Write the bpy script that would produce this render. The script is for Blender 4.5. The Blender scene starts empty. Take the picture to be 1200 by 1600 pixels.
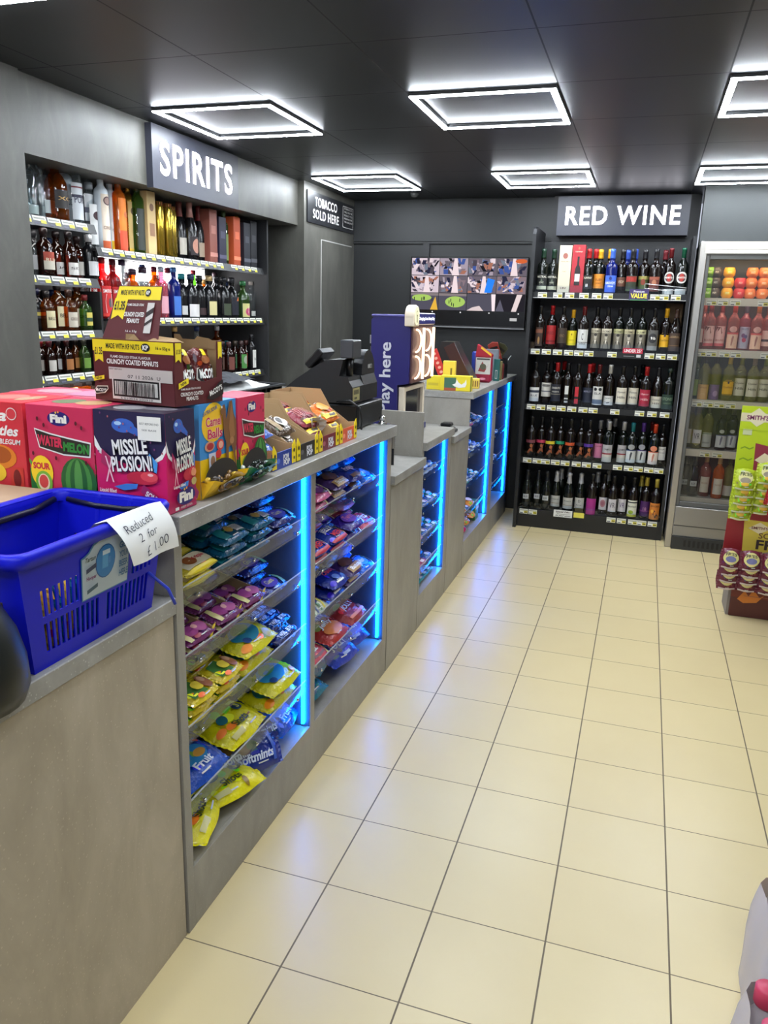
import bpy, math, random
from mathutils import Vector, Matrix
random.seed(7)
SC = bpy.context.scene
COL = SC.collection
PI = math.pi

# ------------------------------------------------------------------ camera
CAM = Vector((0.686, -1.417, 1.548))
CR = Matrix(((0.9495046, -0.1032198, 0.2962882), (0.3125462, 0.2284206, -0.9220298), (0.0274934, 0.9680753, 0.2491473)))
FPX = 1219.3
cd = bpy.data.cameras.new('camera')
co = bpy.data.objects.new('camera', cd)
COL.objects.link(co)
co.matrix_world = Matrix.Translation(CAM) @ CR.to_4x4()
cd.sensor_fit = 'VERTICAL'
cd.sensor_height = 24.0
cd.lens = 24.0 * FPX / 1600.0
cd.clip_start = 0.02
SC.camera = co


def at(u, v, ax, val):
    """point of the place seen at photo pixel (u, v) on the plane axis = val"""
    d = CR @ Vector(((u - 600) / FPX, -(v - 800) / FPX, -1.0))
    return CAM + d * ((val - CAM[ax]) / d[ax])


# ------------------------------------------------------------------ world / exposure / light levels
SC.view_settings.view_transform = 'Standard'
SC.view_settings.look = 'None'
SC.view_settings.gamma = 1.0
SC.view_settings.use_curve_mapping = False
SC.view_settings.exposure = 0.47
SC.cycles.transparent_max_bounces = 28
SC.cycles.max_bounces = 8
SC.cycles.sample_clamp_indirect = 4.0
PANEL_W = 90.0      # ceiling light frames
BLUE_W = 55.0        # blue strips of the counter
SIGN_W = 3.0
w = bpy.data.worlds.new('world')
SC.world = w
w.use_nodes = True
w.node_tree.nodes['Background'].inputs[0].default_value = (0.80, 0.86, 1.0, 1)
w.node_tree.nodes['Background'].inputs[1].default_value = 0.55  # ambient fill added to stand in for shop-front daylight behind the camera


# ------------------------------------------------------------------ materials
def lin(c):
    def f(x):
        x /= 255.0
        return x / 12.92 if x <= 0.04045 else ((x + 0.055) / 1.055) ** 2.4
    return (f(c[0]), f(c[1]), f(c[2]), 1)


MC = {}


def nt(name):
    m = bpy.data.materials.new(name)
    m.use_nodes = True
    t = m.node_tree
    t.nodes.clear()
    o = t.nodes.new('ShaderNodeOutputMaterial')
    return m, t, o


def P(c, rough=0.5, metal=0.0, spec=0.5, coat=0.0, bump=0.0, bscale=60.0):
    k = ('P', c, rough, metal, spec, coat, bump, bscale)
    if k in MC:
        return MC[k]
    m, t, o = nt('surface')
    b = t.nodes.new('ShaderNodeBsdfPrincipled')
    b.inputs['Base Color'].default_value = lin(c)
    b.inputs['Roughness'].default_value = rough
    b.inputs['Metallic'].default_value = metal
    b.inputs['Specular IOR Level'].default_value = spec
    b.inputs['Coat Weight'].default_value = coat
    if bump:
        tc = t.nodes.new('ShaderNodeTexCoord')
        n = t.nodes.new('ShaderNodeTexNoise')
        n.inputs['Scale'].default_value = bscale
        n.inputs['Detail'].default_value = 3
        t.links.new(tc.outputs['Object'], n.inputs['Vector'])
        bp = t.nodes.new('ShaderNodeBump')
        bp.inputs['Strength'].default_value = bump
        bp.inputs['Distance'].default_value = 0.01
        t.links.new(n.outputs['Fac'], bp.inputs['Height'])
        t.links.new(bp.outputs['Normal'], b.inputs['Normal'])
    t.links.new(b.outputs[0], o.inputs[0])
    MC[k] = m
    return m


def EM(c, s):
    k = ('E', c, s)
    if k in MC:
        return MC[k]
    m, t, o = nt('light')
    e = t.nodes.new('ShaderNodeEmission')
    e.inputs[0].default_value = (c[0], c[1], c[2], 1)
    e.inputs[1].default_value = s
    t.links.new(e.outputs[0], o.inputs[0])
    MC[k] = m
    return m


def CLEAR(c=(255, 255, 255), gloss=0.12, rough=0.05, haze=0.0, fk=0.32):
    """clear sheet or clear coloured glass: tinted see-through with a gloss that grows at grazing angles; haze adds a thin milky layer"""
    k = ('C', c, gloss, rough, haze, fk)
    if k in MC:
        return MC[k]
    m, t, o = nt('clear')
    tr = t.nodes.new('ShaderNodeBsdfTransparent')
    tr.inputs[0].default_value = lin(c)
    g = t.nodes.new('ShaderNodeBsdfGlossy')
    g.inputs['Roughness'].default_value = rough
    lw = t.nodes.new('ShaderNodeFresnel')
    lw.inputs[0].default_value = 1.42
    mp = t.nodes.new('ShaderNodeMath')
    mp.operation = 'MULTIPLY_ADD'
    mp.inputs[1].default_value = fk
    mp.inputs[2].default_value = gloss * .5
    mp.use_clamp = True
    t.links.new(lw.outputs[0], mp.inputs[0])
    mx = t.nodes.new('ShaderNodeMixShader')
    t.links.new(mp.outputs[0], mx.inputs[0])
    last = tr.outputs[0]
    if haze:
        df = t.nodes.new('ShaderNodeBsdfDiffuse')
        df.inputs[0].default_value = lin(c)
        mh = t.nodes.new('ShaderNodeMixShader')
        mh.inputs[0].default_value = haze
        t.links.new(tr.outputs[0], mh.inputs[1])
        t.links.new(df.outputs[0], mh.inputs[2])
        last = mh.outputs[0]
    t.links.new(last, mx.inputs[1])
    t.links.new(g.outputs[0], mx.inputs[2])
    t.links.new(mx.outputs[0], o.inputs[0])
    MC[k] = m
    return m


def math_node(t, op, a, b=None, c=None):
    n = t.nodes.new('ShaderNodeMath')
    n.operation = op
    for i, x in enumerate((a, b, c)):
        if x is None:
            continue
        if isinstance(x, (int, float)):
            n.inputs[i].default_value = x
        else:
            t.links.new(x, n.inputs[i])
    return n.outputs[0]


def concrete(base, dark, light, speck=0.5, rough=0.45, streak=True):
    k = ('K', base, dark, light, speck, rough, streak)
    if k in MC:
        return MC[k]
    m, t, o = nt('concrete_laminate')
    b = t.nodes.new('ShaderNodeBsdfPrincipled')
    b.inputs['Roughness'].default_value = rough
    tc = t.nodes.new('ShaderNodeTexCoord')
    mp = t.nodes.new('ShaderNodeMapping')
    mp.inputs['Scale'].default_value = (2.6, 2.6, 1.1) if streak else (3, 3, 3)
    t.links.new(tc.outputs['Object'], mp.inputs[0])
    n = t.nodes.new('ShaderNodeTexNoise')
    n.inputs['Scale'].default_value = 3.0
    n.inputs['Detail'].default_value = 7
    n.inputs['Roughness'].default_value = 0.62
    n.inputs['Distortion'].default_value = 0.6
    t.links.new(mp.outputs[0], n.inputs['Vector'])
    r = t.nodes.new('ShaderNodeValToRGB')
    r.color_ramp.elements[0].position = 0.28
    r.color_ramp.elements[0].color = lin(dark)
    r.color_ramp.elements[1].position = 0.72
    r.color_ramp.elements[1].color = lin(light)
    e = r.color_ramp.elements.new(0.5)
    e.color = lin(base)
    t.links.new(n.outputs['Fac'], r.inputs[0])
    v = t.nodes.new('ShaderNodeTexVoronoi')
    v.inputs['Scale'].default_value = 85
    t.links.new(tc.outputs['Object'], v.inputs['Vector'])
    sp = math_node(t, 'LESS_THAN', v.outputs['Distance'], 0.16)
    sp = math_node(t, 'MULTIPLY', sp, speck)
    n2 = t.nodes.new('ShaderNodeTexNoise')
    n2.inputs['Scale'].default_value = 90
    t.links.new(tc.outputs['Object'], n2.inputs['Vector'])
    sp = math_node(t, 'MULTIPLY', sp, n2.outputs['Fac'])
    mx = t.nodes.new('ShaderNodeMix')
    mx.data_type = 'RGBA'
    t.links.new(sp, mx.inputs[0])
    t.links.new(r.outputs[0], mx.inputs[6])
    mx.inputs[7].default_value = lin(tuple(min(255, int(x * 1.18)) for x in light))
    t.links.new(mx.outputs[2], b.inputs['Base Color'])
    t.links.new(b.outputs[0], o.inputs[0])
    MC[k] = m
    return m


def gridded(base, var, line, step, off, width, rough, bump=0.3, nscale=6.0, spec=0.5, depth=0.0015):
    """tiles in x and y: off is one joint crossing, width the joint width in metres"""
    m, t, o = nt('tiles')
    b = t.nodes.new('ShaderNodeBsdfPrincipled')
    b.inputs['Specular IOR Level'].default_value = spec
    g = t.nodes.new('ShaderNodeNewGeometry')
    s = t.nodes.new('ShaderNodeSeparateXYZ')
    t.links.new(g.outputs['Position'], s.inputs[0])
    ms = []
    cells = []
    for i in (0, 1):
        a = math_node(t, 'SUBTRACT', s.outputs[i], off[i])
        a = math_node(t, 'DIVIDE', a, step)
        cells.append(math_node(t, 'FLOOR', a))
        fr = math_node(t, 'FRACT', a)
        fr = math_node(t, 'SUBTRACT', fr, 0.5)
        fr = math_node(t, 'ABSOLUTE', fr)
        wd = width[i] if isinstance(width, tuple) else width
        ms.append(math_node(t, 'GREATER_THAN', fr, 0.5 - wd / 2 / step))
    mask = math_node(t, 'MAXIMUM', ms[0], ms[1])
    cv = t.nodes.new('ShaderNodeCombineXYZ')
    t.links.new(cells[0], cv.inputs[0])
    t.links.new(cells[1], cv.inputs[1])
    wn = t.nodes.new('ShaderNodeTexWhiteNoise')
    wn.noise_dimensions = '3D'
    t.links.new(cv.outputs[0], wn.inputs['Vector'])
    n = t.nodes.new('ShaderNodeTexNoise')
    n.inputs['Scale'].default_value = nscale
    n.inputs['Detail'].default_value = 6
    t.links.new(g.outputs['Position'], n.inputs['Vector'])
    f = math_node(t, 'MULTIPLY_ADD', wn.outputs['Value'], 0.35, math_node(t, 'MULTIPLY', n.outputs['Fac'], 0.65))
    mx = t.nodes.new('ShaderNodeMix')
    mx.data_type = 'RGBA'
    t.links.new(f, mx.inputs[0])
    mx.inputs[6].default_value = lin(base)
    mx.inputs[7].default_value = lin(var)
    m2 = t.nodes.new('ShaderNodeMix')
    m2.data_type = 'RGBA'
    t.links.new(mask, m2.inputs[0])
    t.links.new(mx.outputs[2], m2.inputs[6])
    m2.inputs[7].default_value = lin(line)
    t.links.new(m2.outputs[2], b.inputs['Base Color'])
    rr = math_node(t, 'MULTIPLY_ADD', mask, 0.4, rough)
    t.links.new(rr, b.inputs['Roughness'])
    bp = t.nodes.new('ShaderNodeBump')
    bp.inputs['Strength'].default_value = bump
    bp.inputs['Distance'].default_value = depth
    t.links.new(math_node(t, 'SUBTRACT', 1.0, mask), bp.inputs['Height'])
    t.links.new(bp.outputs[0], b.inputs['Normal'])
    t.links.new(b.outputs[0], o.inputs[0])
    return m


GREY = concrete((146, 142, 134), (134, 130, 122), (158, 154, 146), 0.4)
GREYTOP = concrete((148, 146, 141), (132, 130, 125), (164, 162, 157), 1.0, 0.35, False)
GREYWALL = concrete((84, 83, 77), (74, 73, 68), (96, 95, 88), 0.2)
BLACK = P((24, 25, 27), 0.45)
BLACKP = P((20, 20, 22), 0.3)
DARKWALL = P((19, 21, 22), 0.5, bump=0.02)
STEEL = P((176, 172, 165), 0.32, 0.9)
CHROME = P((220, 220, 222), 0.15, 1.0)
WHITE = P((236, 236, 232), 0.6)
PAPER = P((240, 240, 238), 0.8)
KRAFT = P((168, 138, 98), 0.8)
KRAFTIN = P((150, 122, 84), 0.85)
YEL = P((246, 216, 20), 0.5)
INK = P((28, 28, 32), 0.7)
ACRYL = CLEAR((246, 250, 255), 0.03, 0.1, 0.0, .16)
TICKW = P((232, 232, 220), 0.55)
TICKY = P((226, 214, 60), 0.55)


# ------------------------------------------------------------------ mesh builder
class MB:
    def __init__(self):
        self.v, self.f, self.m, self.s, self.mats = [], [], [], [], []

    def mi(self, mat):
        if mat not in self.mats:
            self.mats.append(mat)
        return self.mats.index(mat)

    def add(self, vs, fs, mat, smooth=False):
        n = len(self.v)
        self.v += [tuple(x) for x in vs]
        k = self.mi(mat)
        for f in fs:
            self.f.append([n + i for i in f])
            self.m.append(k)
            self.s.append(smooth)
        return self

    def box(self, x0, x1, y0, y1, z0, z1, mat, b=0.0, M=None, skip=()):
        if b:
            bx, by, bz = min(b, (x1 - x0) * .45), min(b, (y1 - y0) * .45), min(b, (z1 - z0) * .45)
            vs, idx = [], {}
            for i, (X, sx) in enumerate(((x0, 1), (x1, -1))):
                for j, (Y, sy) in enumerate(((y0, 1), (y1, -1))):
                    for k, (Z, sz) in enumerate(((z0, 1), (z1, -1))):
                        idx[i, j, k] = len(vs)
                        vs += [(X, Y + sy * by, Z + sz * bz), (X + sx * bx, Y, Z + sz * bz), (X + sx * bx, Y + sy * by, Z)]
            g = lambda i, j, k, a: idx[i, j, k] + a
            fs = []
            for i in (0, 1):
                q = [g(i, 0, 0, 0), g(i, 1, 0, 0), g(i, 1, 1, 0), g(i, 0, 1, 0)]
                fs.append(q if i else q[::-1])
                q = [g(0, i, 0, 1), g(1, i, 0, 1), g(1, i, 1, 1), g(0, i, 1, 1)]
                fs.append(q[::-1] if i else q)
                q = [g(0, 0, i, 2), g(1, 0, i, 2), g(1, 1, i, 2), g(0, 1, i, 2)]
                fs.append(q if i else q[::-1])
            for i in (0, 1):
                for j in (0, 1):
                    s = (i + j) % 2
                    q = [g(i, j, 0, 0), g(i, j, 1, 0), g(i, j, 1, 1), g(i, j, 0, 1)]
                    fs.append(q[::-1] if s else q)
                    q = [g(i, 0, j, 0), g(i, 1, j, 0), g(i, 1, j, 2), g(i, 0, j, 2)]
                    fs.append(q if s else q[::-1])
                    q = [g(0, i, j, 1), g(1, i, j, 1), g(1, i, j, 2), g(0, i, j, 2)]
                    fs.append(q[::-1] if s else q)
                    for k in (0, 1):
                        q = [g(i, j, k, 0), g(i, j, k, 1), g(i, j, k, 2)]
                        fs.append(q if (i + j + k) % 2 else q[::-1])
        else:
            vs = [(x0, y0, z0), (x1, y0, z0), (x1, y1, z0), (x0, y1, z0), (x0, y0, z1), (x1, y0, z1), (x1, y1, z1), (x0, y1, z1)]
            fa = {'b': [3, 2, 1, 0], 't': [4, 5, 6, 7], 'f': [0, 1, 5, 4], 'r': [1, 2, 6, 5], 'k': [2, 3, 7, 6], 'l': [3, 0, 4, 7]}
            fs = [f for k, f in fa.items() if k not in skip]
        if M:
            vs = [M @ Vector(x) for x in vs]
        return self.add(vs, fs, mat)

    def lathe(self, prof, mat, seg=16, c=(0, 0, 0), M=None, square=0.0, smooth=True, sx=1.0, sy=1.0):
        vs, fs = [], []
        for r, z in prof:
            for i in range(seg):
                a = 2 * PI * i / seg
                ca, sa = math.cos(a), math.sin(a)
                k = 1.0
                if square and r > 0.018:
                    k = (1 - square) + square / max(abs(ca), abs(sa)) * 0.92
                vs.append((c[0] + r * k * ca * sx, c[1] + r * k * sa * sy, c[2] + z))
        for j in range(len(prof) - 1):
            for i in range(seg):
                a, b = j * seg + i, j * seg + (i + 1) % seg
                fs.append([a, b, b + seg, a + seg])
        fs.append(list(range(seg))[::-1])
        fs.append([(len(prof) - 1) * seg + i for i in range(seg)])
        if M:
            vs = [M @ Vector(x) for x in vs]
        return self.add(vs, fs, mat, smooth)

    def tube(self, pts, r, mat, seg=8, closed=False):
        pts = [Vector(p) for p in pts]
        n = len(pts)
        vs, fs = [], []
        up = None
        for i, p in enumerate(pts):
            a = pts[(i - 1) % n] if (closed or i) else p
            b = pts[(i + 1) % n] if (closed or i < n - 1) else p
            t = (b - a).normalized()
            if up is None:
                up = Vector((0, 0, 1)) if abs(t.z) < 0.9 else Vector((1, 0, 0))
            x = t.cross(up)
            x = x.normalized() if x.length > 1e-6 else Vector((1, 0, 0))
            up = x.cross(t).normalized()
            for k in range(seg):
                an = 2 * PI * k / seg
                vs.append(p + x * math.cos(an) * r + up * math.sin(an) * r)
        m = n if closed else n - 1
        for i in range(m):
            for k in range(seg):
                a, b = i * seg + k, i * seg + (k + 1) % seg
                c, d = ((i + 1) % n) * seg + k, ((i + 1) % n) * seg + (k + 1) % seg
                fs.append([a, b, d, c])
        if not closed:
            fs.append([k for k in range(seg)][::-1])
            fs.append([(n - 1) * seg + k for k in range(seg)])
        return self.add(vs, fs, mat, True)

    def prism(self, poly, fn, d0, d1, mat, smooth=False):
        """poly (a, b) counter-clockwise; fn(a, b, d) -> point"""
        n = len(poly)
        vs = [fn(a, b, d0) for a, b in poly] + [fn(a, b, d1) for a, b in poly]
        fs = [list(range(n))[::-1], list(range(n, 2 * n))] + [[i, (i + 1) % n, n + (i + 1) % n, n + i] for i in range(n)]
        return self.add(vs, fs, mat, smooth)

    def obj(self, name, parent=None, loc=None, rot=None, M=None):
        me = bpy.data.meshes.new(name)
        me.from_pydata(self.v, [], self.f)
        for m in self.mats:
            me.materials.append(m)
        me.polygons.foreach_set('material_index', self.m)
        me.polygons.foreach_set('use_smooth', self.s)
        me.update()
        return link(name, me, parent, loc, rot, M)


def link(name, me, parent=None, loc=None, rot=None, M=None):
    o = bpy.data.objects.new(name, me)
    COL.objects.link(o)
    if parent is not None:
        o.parent = parent
    if M is not None:
        o.matrix_world = M
    if loc is not None:
        o.location = loc
    if rot is not None:
        o.rotation_euler = rot
    return o


def tag(o, label, cat, group=None):
    o['label'] = label
    o['category'] = cat
    if group:
        o['group'] = group
    return o


def thing(name, label, cat, loc=(0, 0, 0), rot=None, group=None):
    return tag(link(name, None, None, loc, rot), label, cat, group)


def struct(o):
    o['kind'] = 'structure'
    return o


def copy_tree(o, parent=None):
    c = o.copy()
    COL.objects.link(c)
    c.parent = parent
    for ch in [x for x in bpy.data.objects if x.parent == o] if False else list(o.children):
        copy_tree(ch, c)
    return c


def fit(d, o, place):
    a = '%s, %s from left on %s' % (d, o, place)
    return a if len(a.replace('-', ' ').split()) <= 16 else '%s, %s on %s' % (d, o, place)


ORD = 'zeroth first second third fourth fifth sixth seventh eighth ninth tenth eleventh twelfth thirteenth fourteenth fifteenth sixteenth seventeenth eighteenth nineteenth twentieth'.split()

# ------------------------------------------------------------------ flat art: texts and shapes mapped on any surface
TC = {}


def text_mesh(s, bold=0.0, shear=0.0, space=1.0, line=1.0):
    k = (s, bold, shear, space, line)
    if k in TC:
        return TC[k]
    c = bpy.data.curves.new('t', 'FONT')
    c.body = s
    c.offset = bold
    c.shear = shear
    c.space_character = space
    c.space_line = line
    c.align_x = 'CENTER'
    c.resolution_u = 3
    o = bpy.data.objects.new('t', c)
    COL.objects.link(o)
    me = o.evaluated_get(bpy.context.evaluated_depsgraph_get()).to_mesh()
    vs = [(v.co.x, v.co.y) for v in me.vertices]
    fs = [list(p.vertices) for p in me.polygons]
    bpy.data.objects.remove(o)
    bpy.data.curves.remove(c)
    if vs:
        x0, x1 = min(v[0] for v in vs), max(v[0] for v in vs)
        y0, y1 = min(v[1] for v in vs), max(v[1] for v in vs)
        vs = [((x - x0) / (x1 - x0) - .5, (y - y0) / (y1 - y0) - .5) for x, y in vs]
    TC[k] = (vs, fs)
    return TC[k]


def art(mb, fn, items, d0=0.0006, dd=0.0004, sub=1):
    """fn(u, v, d) with u, v in 0..1; items stack outward in order"""
    d = d0
    for it in items:
        k, mat = it[0], it[-1]
        if k == 'r':
            u0, v0, u1, v1 = it[1:5]
            n = m = sub
            vs = [fn(u0 + (u1 - u0) * i / n, v0 + (v1 - v0) * j / m, d) for j in range(m + 1) for i in range(n + 1)]
            fs = [[j * (n + 1) + i, j * (n + 1) + i + 1, (j + 1) * (n + 1) + i + 1, (j + 1) * (n + 1) + i] for j in range(m) for i in range(n)]
            mb.add(vs, fs, mat, sub > 1)
        elif k == 'e':
            cu, cv, ru, rv = it[1:5]
            sg = 20
            if sub > 1:
                vs = [fn(cu, cv, d)]
                for q in (0.5, 1.0):
                    vs += [fn(cu + ru * q * math.cos(2 * PI * i / sg), cv + rv * q * math.sin(2 * PI * i / sg), d) for i in range(sg)]
                fs = [[0, 1 + i, 1 + (i + 1) % sg] for i in range(sg)] + [[1 + i, 1 + sg + i, 1 + sg + (i + 1) % sg, 1 + (i + 1) % sg] for i in range(sg)]
                mb.add(vs, fs, mat, True)
            else:
                mb.add([fn(cu + ru * math.cos(2 * PI * i / sg), cv + rv * math.sin(2 * PI * i / sg), d) for i in range(sg)], [list(range(sg))], mat)
        elif k == 'p':
            pts = it[1]
            mb.add([fn(a, b, d) for a, b in pts], [list(range(len(pts)))], mat)
        elif k == 't':
            s, cu, cv, wu, hv = it[1:6]
            op = it[6] if len(it) > 7 else {}
            vs, fs = text_mesh(s, op.get('b', 0.015), op.get('sh', 0.0), op.get('sp', 1.0), op.get('ln', 1.0))
            a = op.get('rot', 0.0)
            asp = op.get('asp', 1.0)
            ca, sa = math.cos(a), math.sin(a)
            out = []
            for x, y in vs:
                X, Y = x * wu, y * hv
                arc = op.get('arc', 0.0)
                if arc:
                    Y += arc * hv * (0.25 - x * x) * 4
                out.append(fn(cu + X * ca - Y * sa / asp, cv + X * sa * asp + Y * ca, d))
            mb.add(out, fs, mat)
        d += dd


def plane_fn(O, U, V, N):
    O, U, V, N = Vector(O), Vector(U), Vector(V), Vector(N).normalized()
    return lambda u, v, d: O + U * u + V * v + N * d


def cyl_fn(r, z0, z1, half, sy=1.0, face=-PI / 2):
    return lambda u, v, d: ((r + d) * math.cos(face + (u - .5) * 2 * half), (r + d) * sy * math.sin(face + (u - .5) * 2 * half), z0 + (z1 - z0) * v)


# ------------------------------------------------------------------ the setting
FLOOR = gridded((214, 196, 148), (206, 186, 138), (108, 94, 72), 0.3, (0.0, 0.0), (0.0045, 0.003), 0.32, 0.4)
CEIL = gridded((31, 33, 36), (28, 30, 33), (44, 46, 48), 0.6, (-0.33, 1.27), 0.006, 0.42, 0.3, 2.0)
struct(MB().box(-2.3, 3.2, -4.2, 5.3, -0.06, 0.0, FLOOR).obj('floor'))
struct(MB().box(-2.3, 3.2, -4.2, 5.3, 2.4, 2.46, CEIL).obj('ceiling'))

mb = MB()
mb.box(-2.3, -1.68, -4.2, 1.257, 0, 2.4, GREYWALL)                # wall left of the spirits
mb.box(-2.3, -1.70, 1.257, 3.86, 2.11, 2.4, GREYWALL)            # bulkhead over the spirits
mb.box(-2.3, -2.16, 1.257, 3.86, 0, 2.11, DARKWALL)
mb.box(-2.3, -1.652, 3.86, 4.9, 0, 2.4, GREYWALL)
struct(mb.obj('wall_left'))
mb = MB()
mb.box(-2.0, 0.95, 4.86, 5.0, 0, 2.4, DARKWALL)
mb.box(-1.65, -0.05, 4.845, 4.865, 2.09, 2.4, P((27, 29, 30), .5))
struct(mb.obj('wall_back'))
struct(MB().box(-1.65, -0.06, 4.838, 4.86, 2.072, 2.086, P((16, 17, 18), .5)).obj('trim_1'))
struct(MB().box(-1.063, -1.012, 4.84, 4.86, 0.0, 2.072, P((17, 18, 22), .4)).obj('trim_2'))
struct(MB().box(0.955, 3.2, 4.44, 4.6, 0, 2.4, P((56, 59, 59), .6)).obj('wall_right_back'))
struct(MB().box(2.9, 3.2, -4.2, 4.5, 0, 2.4, P((120, 118, 112), .7)).obj('wall_right'))
struct(MB().box(-0.06, 0.955, 4.79, 4.862, 0, 2.4, P((26, 27, 30), .5)).obj('trim_3'))
# access door of the tobacco pillar: a thin light reveal round a grey door leaf
mb = MB()
gx = -1.651
mb.box(gx - .004, gx + .003, 4.165, 4.80, 0.05, 2.045, P((176, 176, 172), .5))
d1 = mb.obj('door_1')
struct(d1)
mb = MB()
mb.box(gx, gx + .006, 4.172, 4.793, 0.05, 2.038, GREYWALL)
struct(mb.obj('door_leaf', d1))

# ------------------------------------------------------------------ ceiling light frames
LITE = EM((0.86, 0.93, 1.0), PANEL_W)
names = {(0, 1): 'square light frame in the near left ceiling corner', (0, 2): 'square light frame right above the spirits sign',
         (0, 3): 'square light frame over the tobacco sign', (1, 2): 'square light frame in the middle of the ceiling, nearest large one',
         (1, 3): 'square light frame between the screen and the wine sign', (2, 2): 'square light frame at the right edge, nearer of two',
         (2, 3): 'square light frame above the drinks fridge'}


def light_mesh():
    mb = MB()
    s, wd, z0, z1, zm = 0.293, 0.026, -0.014, 0.0, -0.012
    hs = P((70, 72, 76), .4)
    for a, b, c, d in ((-s, s, -s, -s + wd), (-s, s, s - wd, s), (-s, -s + wd, -s + wd, s - wd), (s - wd, s, -s + wd, s - wd)):
        mb.box(a, b, c, d, zm, z1, hs)
        mb.box(a + .002, b - .002, c + .002, d - .002, z0 - .002, zm, LITE)
    return mb


lightme = None
for i, x in enumerate((-1.23, -0.03, 1.17)):
    for j, y in enumerate((-1.42, 0.38, 2.18, 3.98)):
        if (i, j) == (2, 1):
            continue
        if lightme is None:
            o = light_mesh().obj('ceiling_light')
            lightme = o.data
        else:
            o = link('ceiling_light', lightme)
        o.location = (x, y, 2.399)
        lab = names.get((i, j), 'white square light frame on the ceiling behind the viewpoint')
        tag(o, 'white ' + lab if not lab.startswith('white') else lab, 'ceiling light', 'square ceiling light frames')

tag(MB().lathe([(0.03, 0), (0.034, -.012), (0.02, -.03), (0.008, -.034)][::-1], P((60, 60, 60), .4), 14).obj('smoke_detector', None, (-1.05, 4.5, 2.4)),
    'small dark round detector under the ceiling at the back', 'detector')

# ------------------------------------------------------------------ signs
GLOW = EM((0.93, 0.91, 1.0), 4.2)
SIGNF = P((52, 54, 66), 0.4)


def sign(name, label, O, U, V, N, depth, items, back=SIGNF):
    """box sign whose face starts at O with edges U, V and outward N; items are lit letters of real thickness"""
    O, U, V, N = Vector(O), Vector(U), Vector(V), Vector(N)
    t = thing(name, label, 'sign', O + U * .5 + V * .5 - N * depth)
    mb = MB()
    q = [O, O + U, O + U + V, O + V]
    mb.add([p - N * depth for p in q] + q, [[3, 2, 1, 0], [4, 5, 6, 7], [0, 1, 5, 4], [1, 2, 6, 5], [2, 3, 7, 6], [3, 0, 4, 7]], back)
    off = -t.location
    mb.v = [tuple(Vector(p) + off) for p in mb.v]
    mb.obj('board', t)
    m2 = MB()
    art(m2, plane_fn(O + off, U, V, N), items, 0.004)
    m2.obj('lettering', t)
    return t


sign('wall_sign', 'dark lit sign reading SPIRITS above the bottle alcove', (-1.664, 2.09, 2.10), (0, .855, 0), (0, 0, .29), (1, 0, 0), .036,
     [('t', 'SPIRITS', .49, .51, .84, .56, {'b': .022, 'sp': 1.14}, GLOW)])
sign('wall_sign', 'dark lit sign reading RED WINE above the wine rack', (-0.015, 4.66, 2.115), (.895, 0, 0), (0, 0, .265), (0, -1, 0), .10,
     [('t', 'RED WINE', .5, .5, .87, .48, {'b': .022, 'sp': 1.14}, GLOW)])
LETW = P((228, 228, 224), .6)
t = sign('wall_sign', 'black sign reading TOBACCO SOLD HERE on the grey pillar', (-1.642, 3.90, 2.14), (0, .92, 0), (0, 0, .21), (1, 0, 0), .01,
         [('t', 'TOBACCO', .36, .70, .46, .30, {'b': .012, 'sp': 1.1}, LETW), ('t', 'SOLD HERE', .36, .30, .54, .30, {'b': .012, 'sp': 1.1}, LETW)]
         + [('r', *q, LETW) for q in ((.72, .15, .725, .87), (.955, .15, .96, .87), (.72, .865, .96, .88), (.72, .14, .96, .155))]
         + [('t', s, .84, .80 - .115 * k, .19, .06, {'b': .0}, LETW) for k, s in enumerate(('TOBACCO', 'WILL ONLY BE', 'SOLD TO', 'PERSONS OVER', 'THE AGE OF 18'))],
         P((30, 31, 35), .4))

# ------------------------------------------------------------------ security screen on the back wall
t = thing('security_monitor', 'wide wall monitor showing a grid of camera pictures', 'monitor', (-0.68, 4.80, 1.70))
MB().box(-.468, .462, -.0, .035, -.262, .272, P((14, 14, 15), .3), .004).obj('housing', t)
mb = MB()
rs = random.Random(3)


def scr(c):
    c = lin(c)
    return EM((c[0], c[1], c[2]), 1.0)


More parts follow.
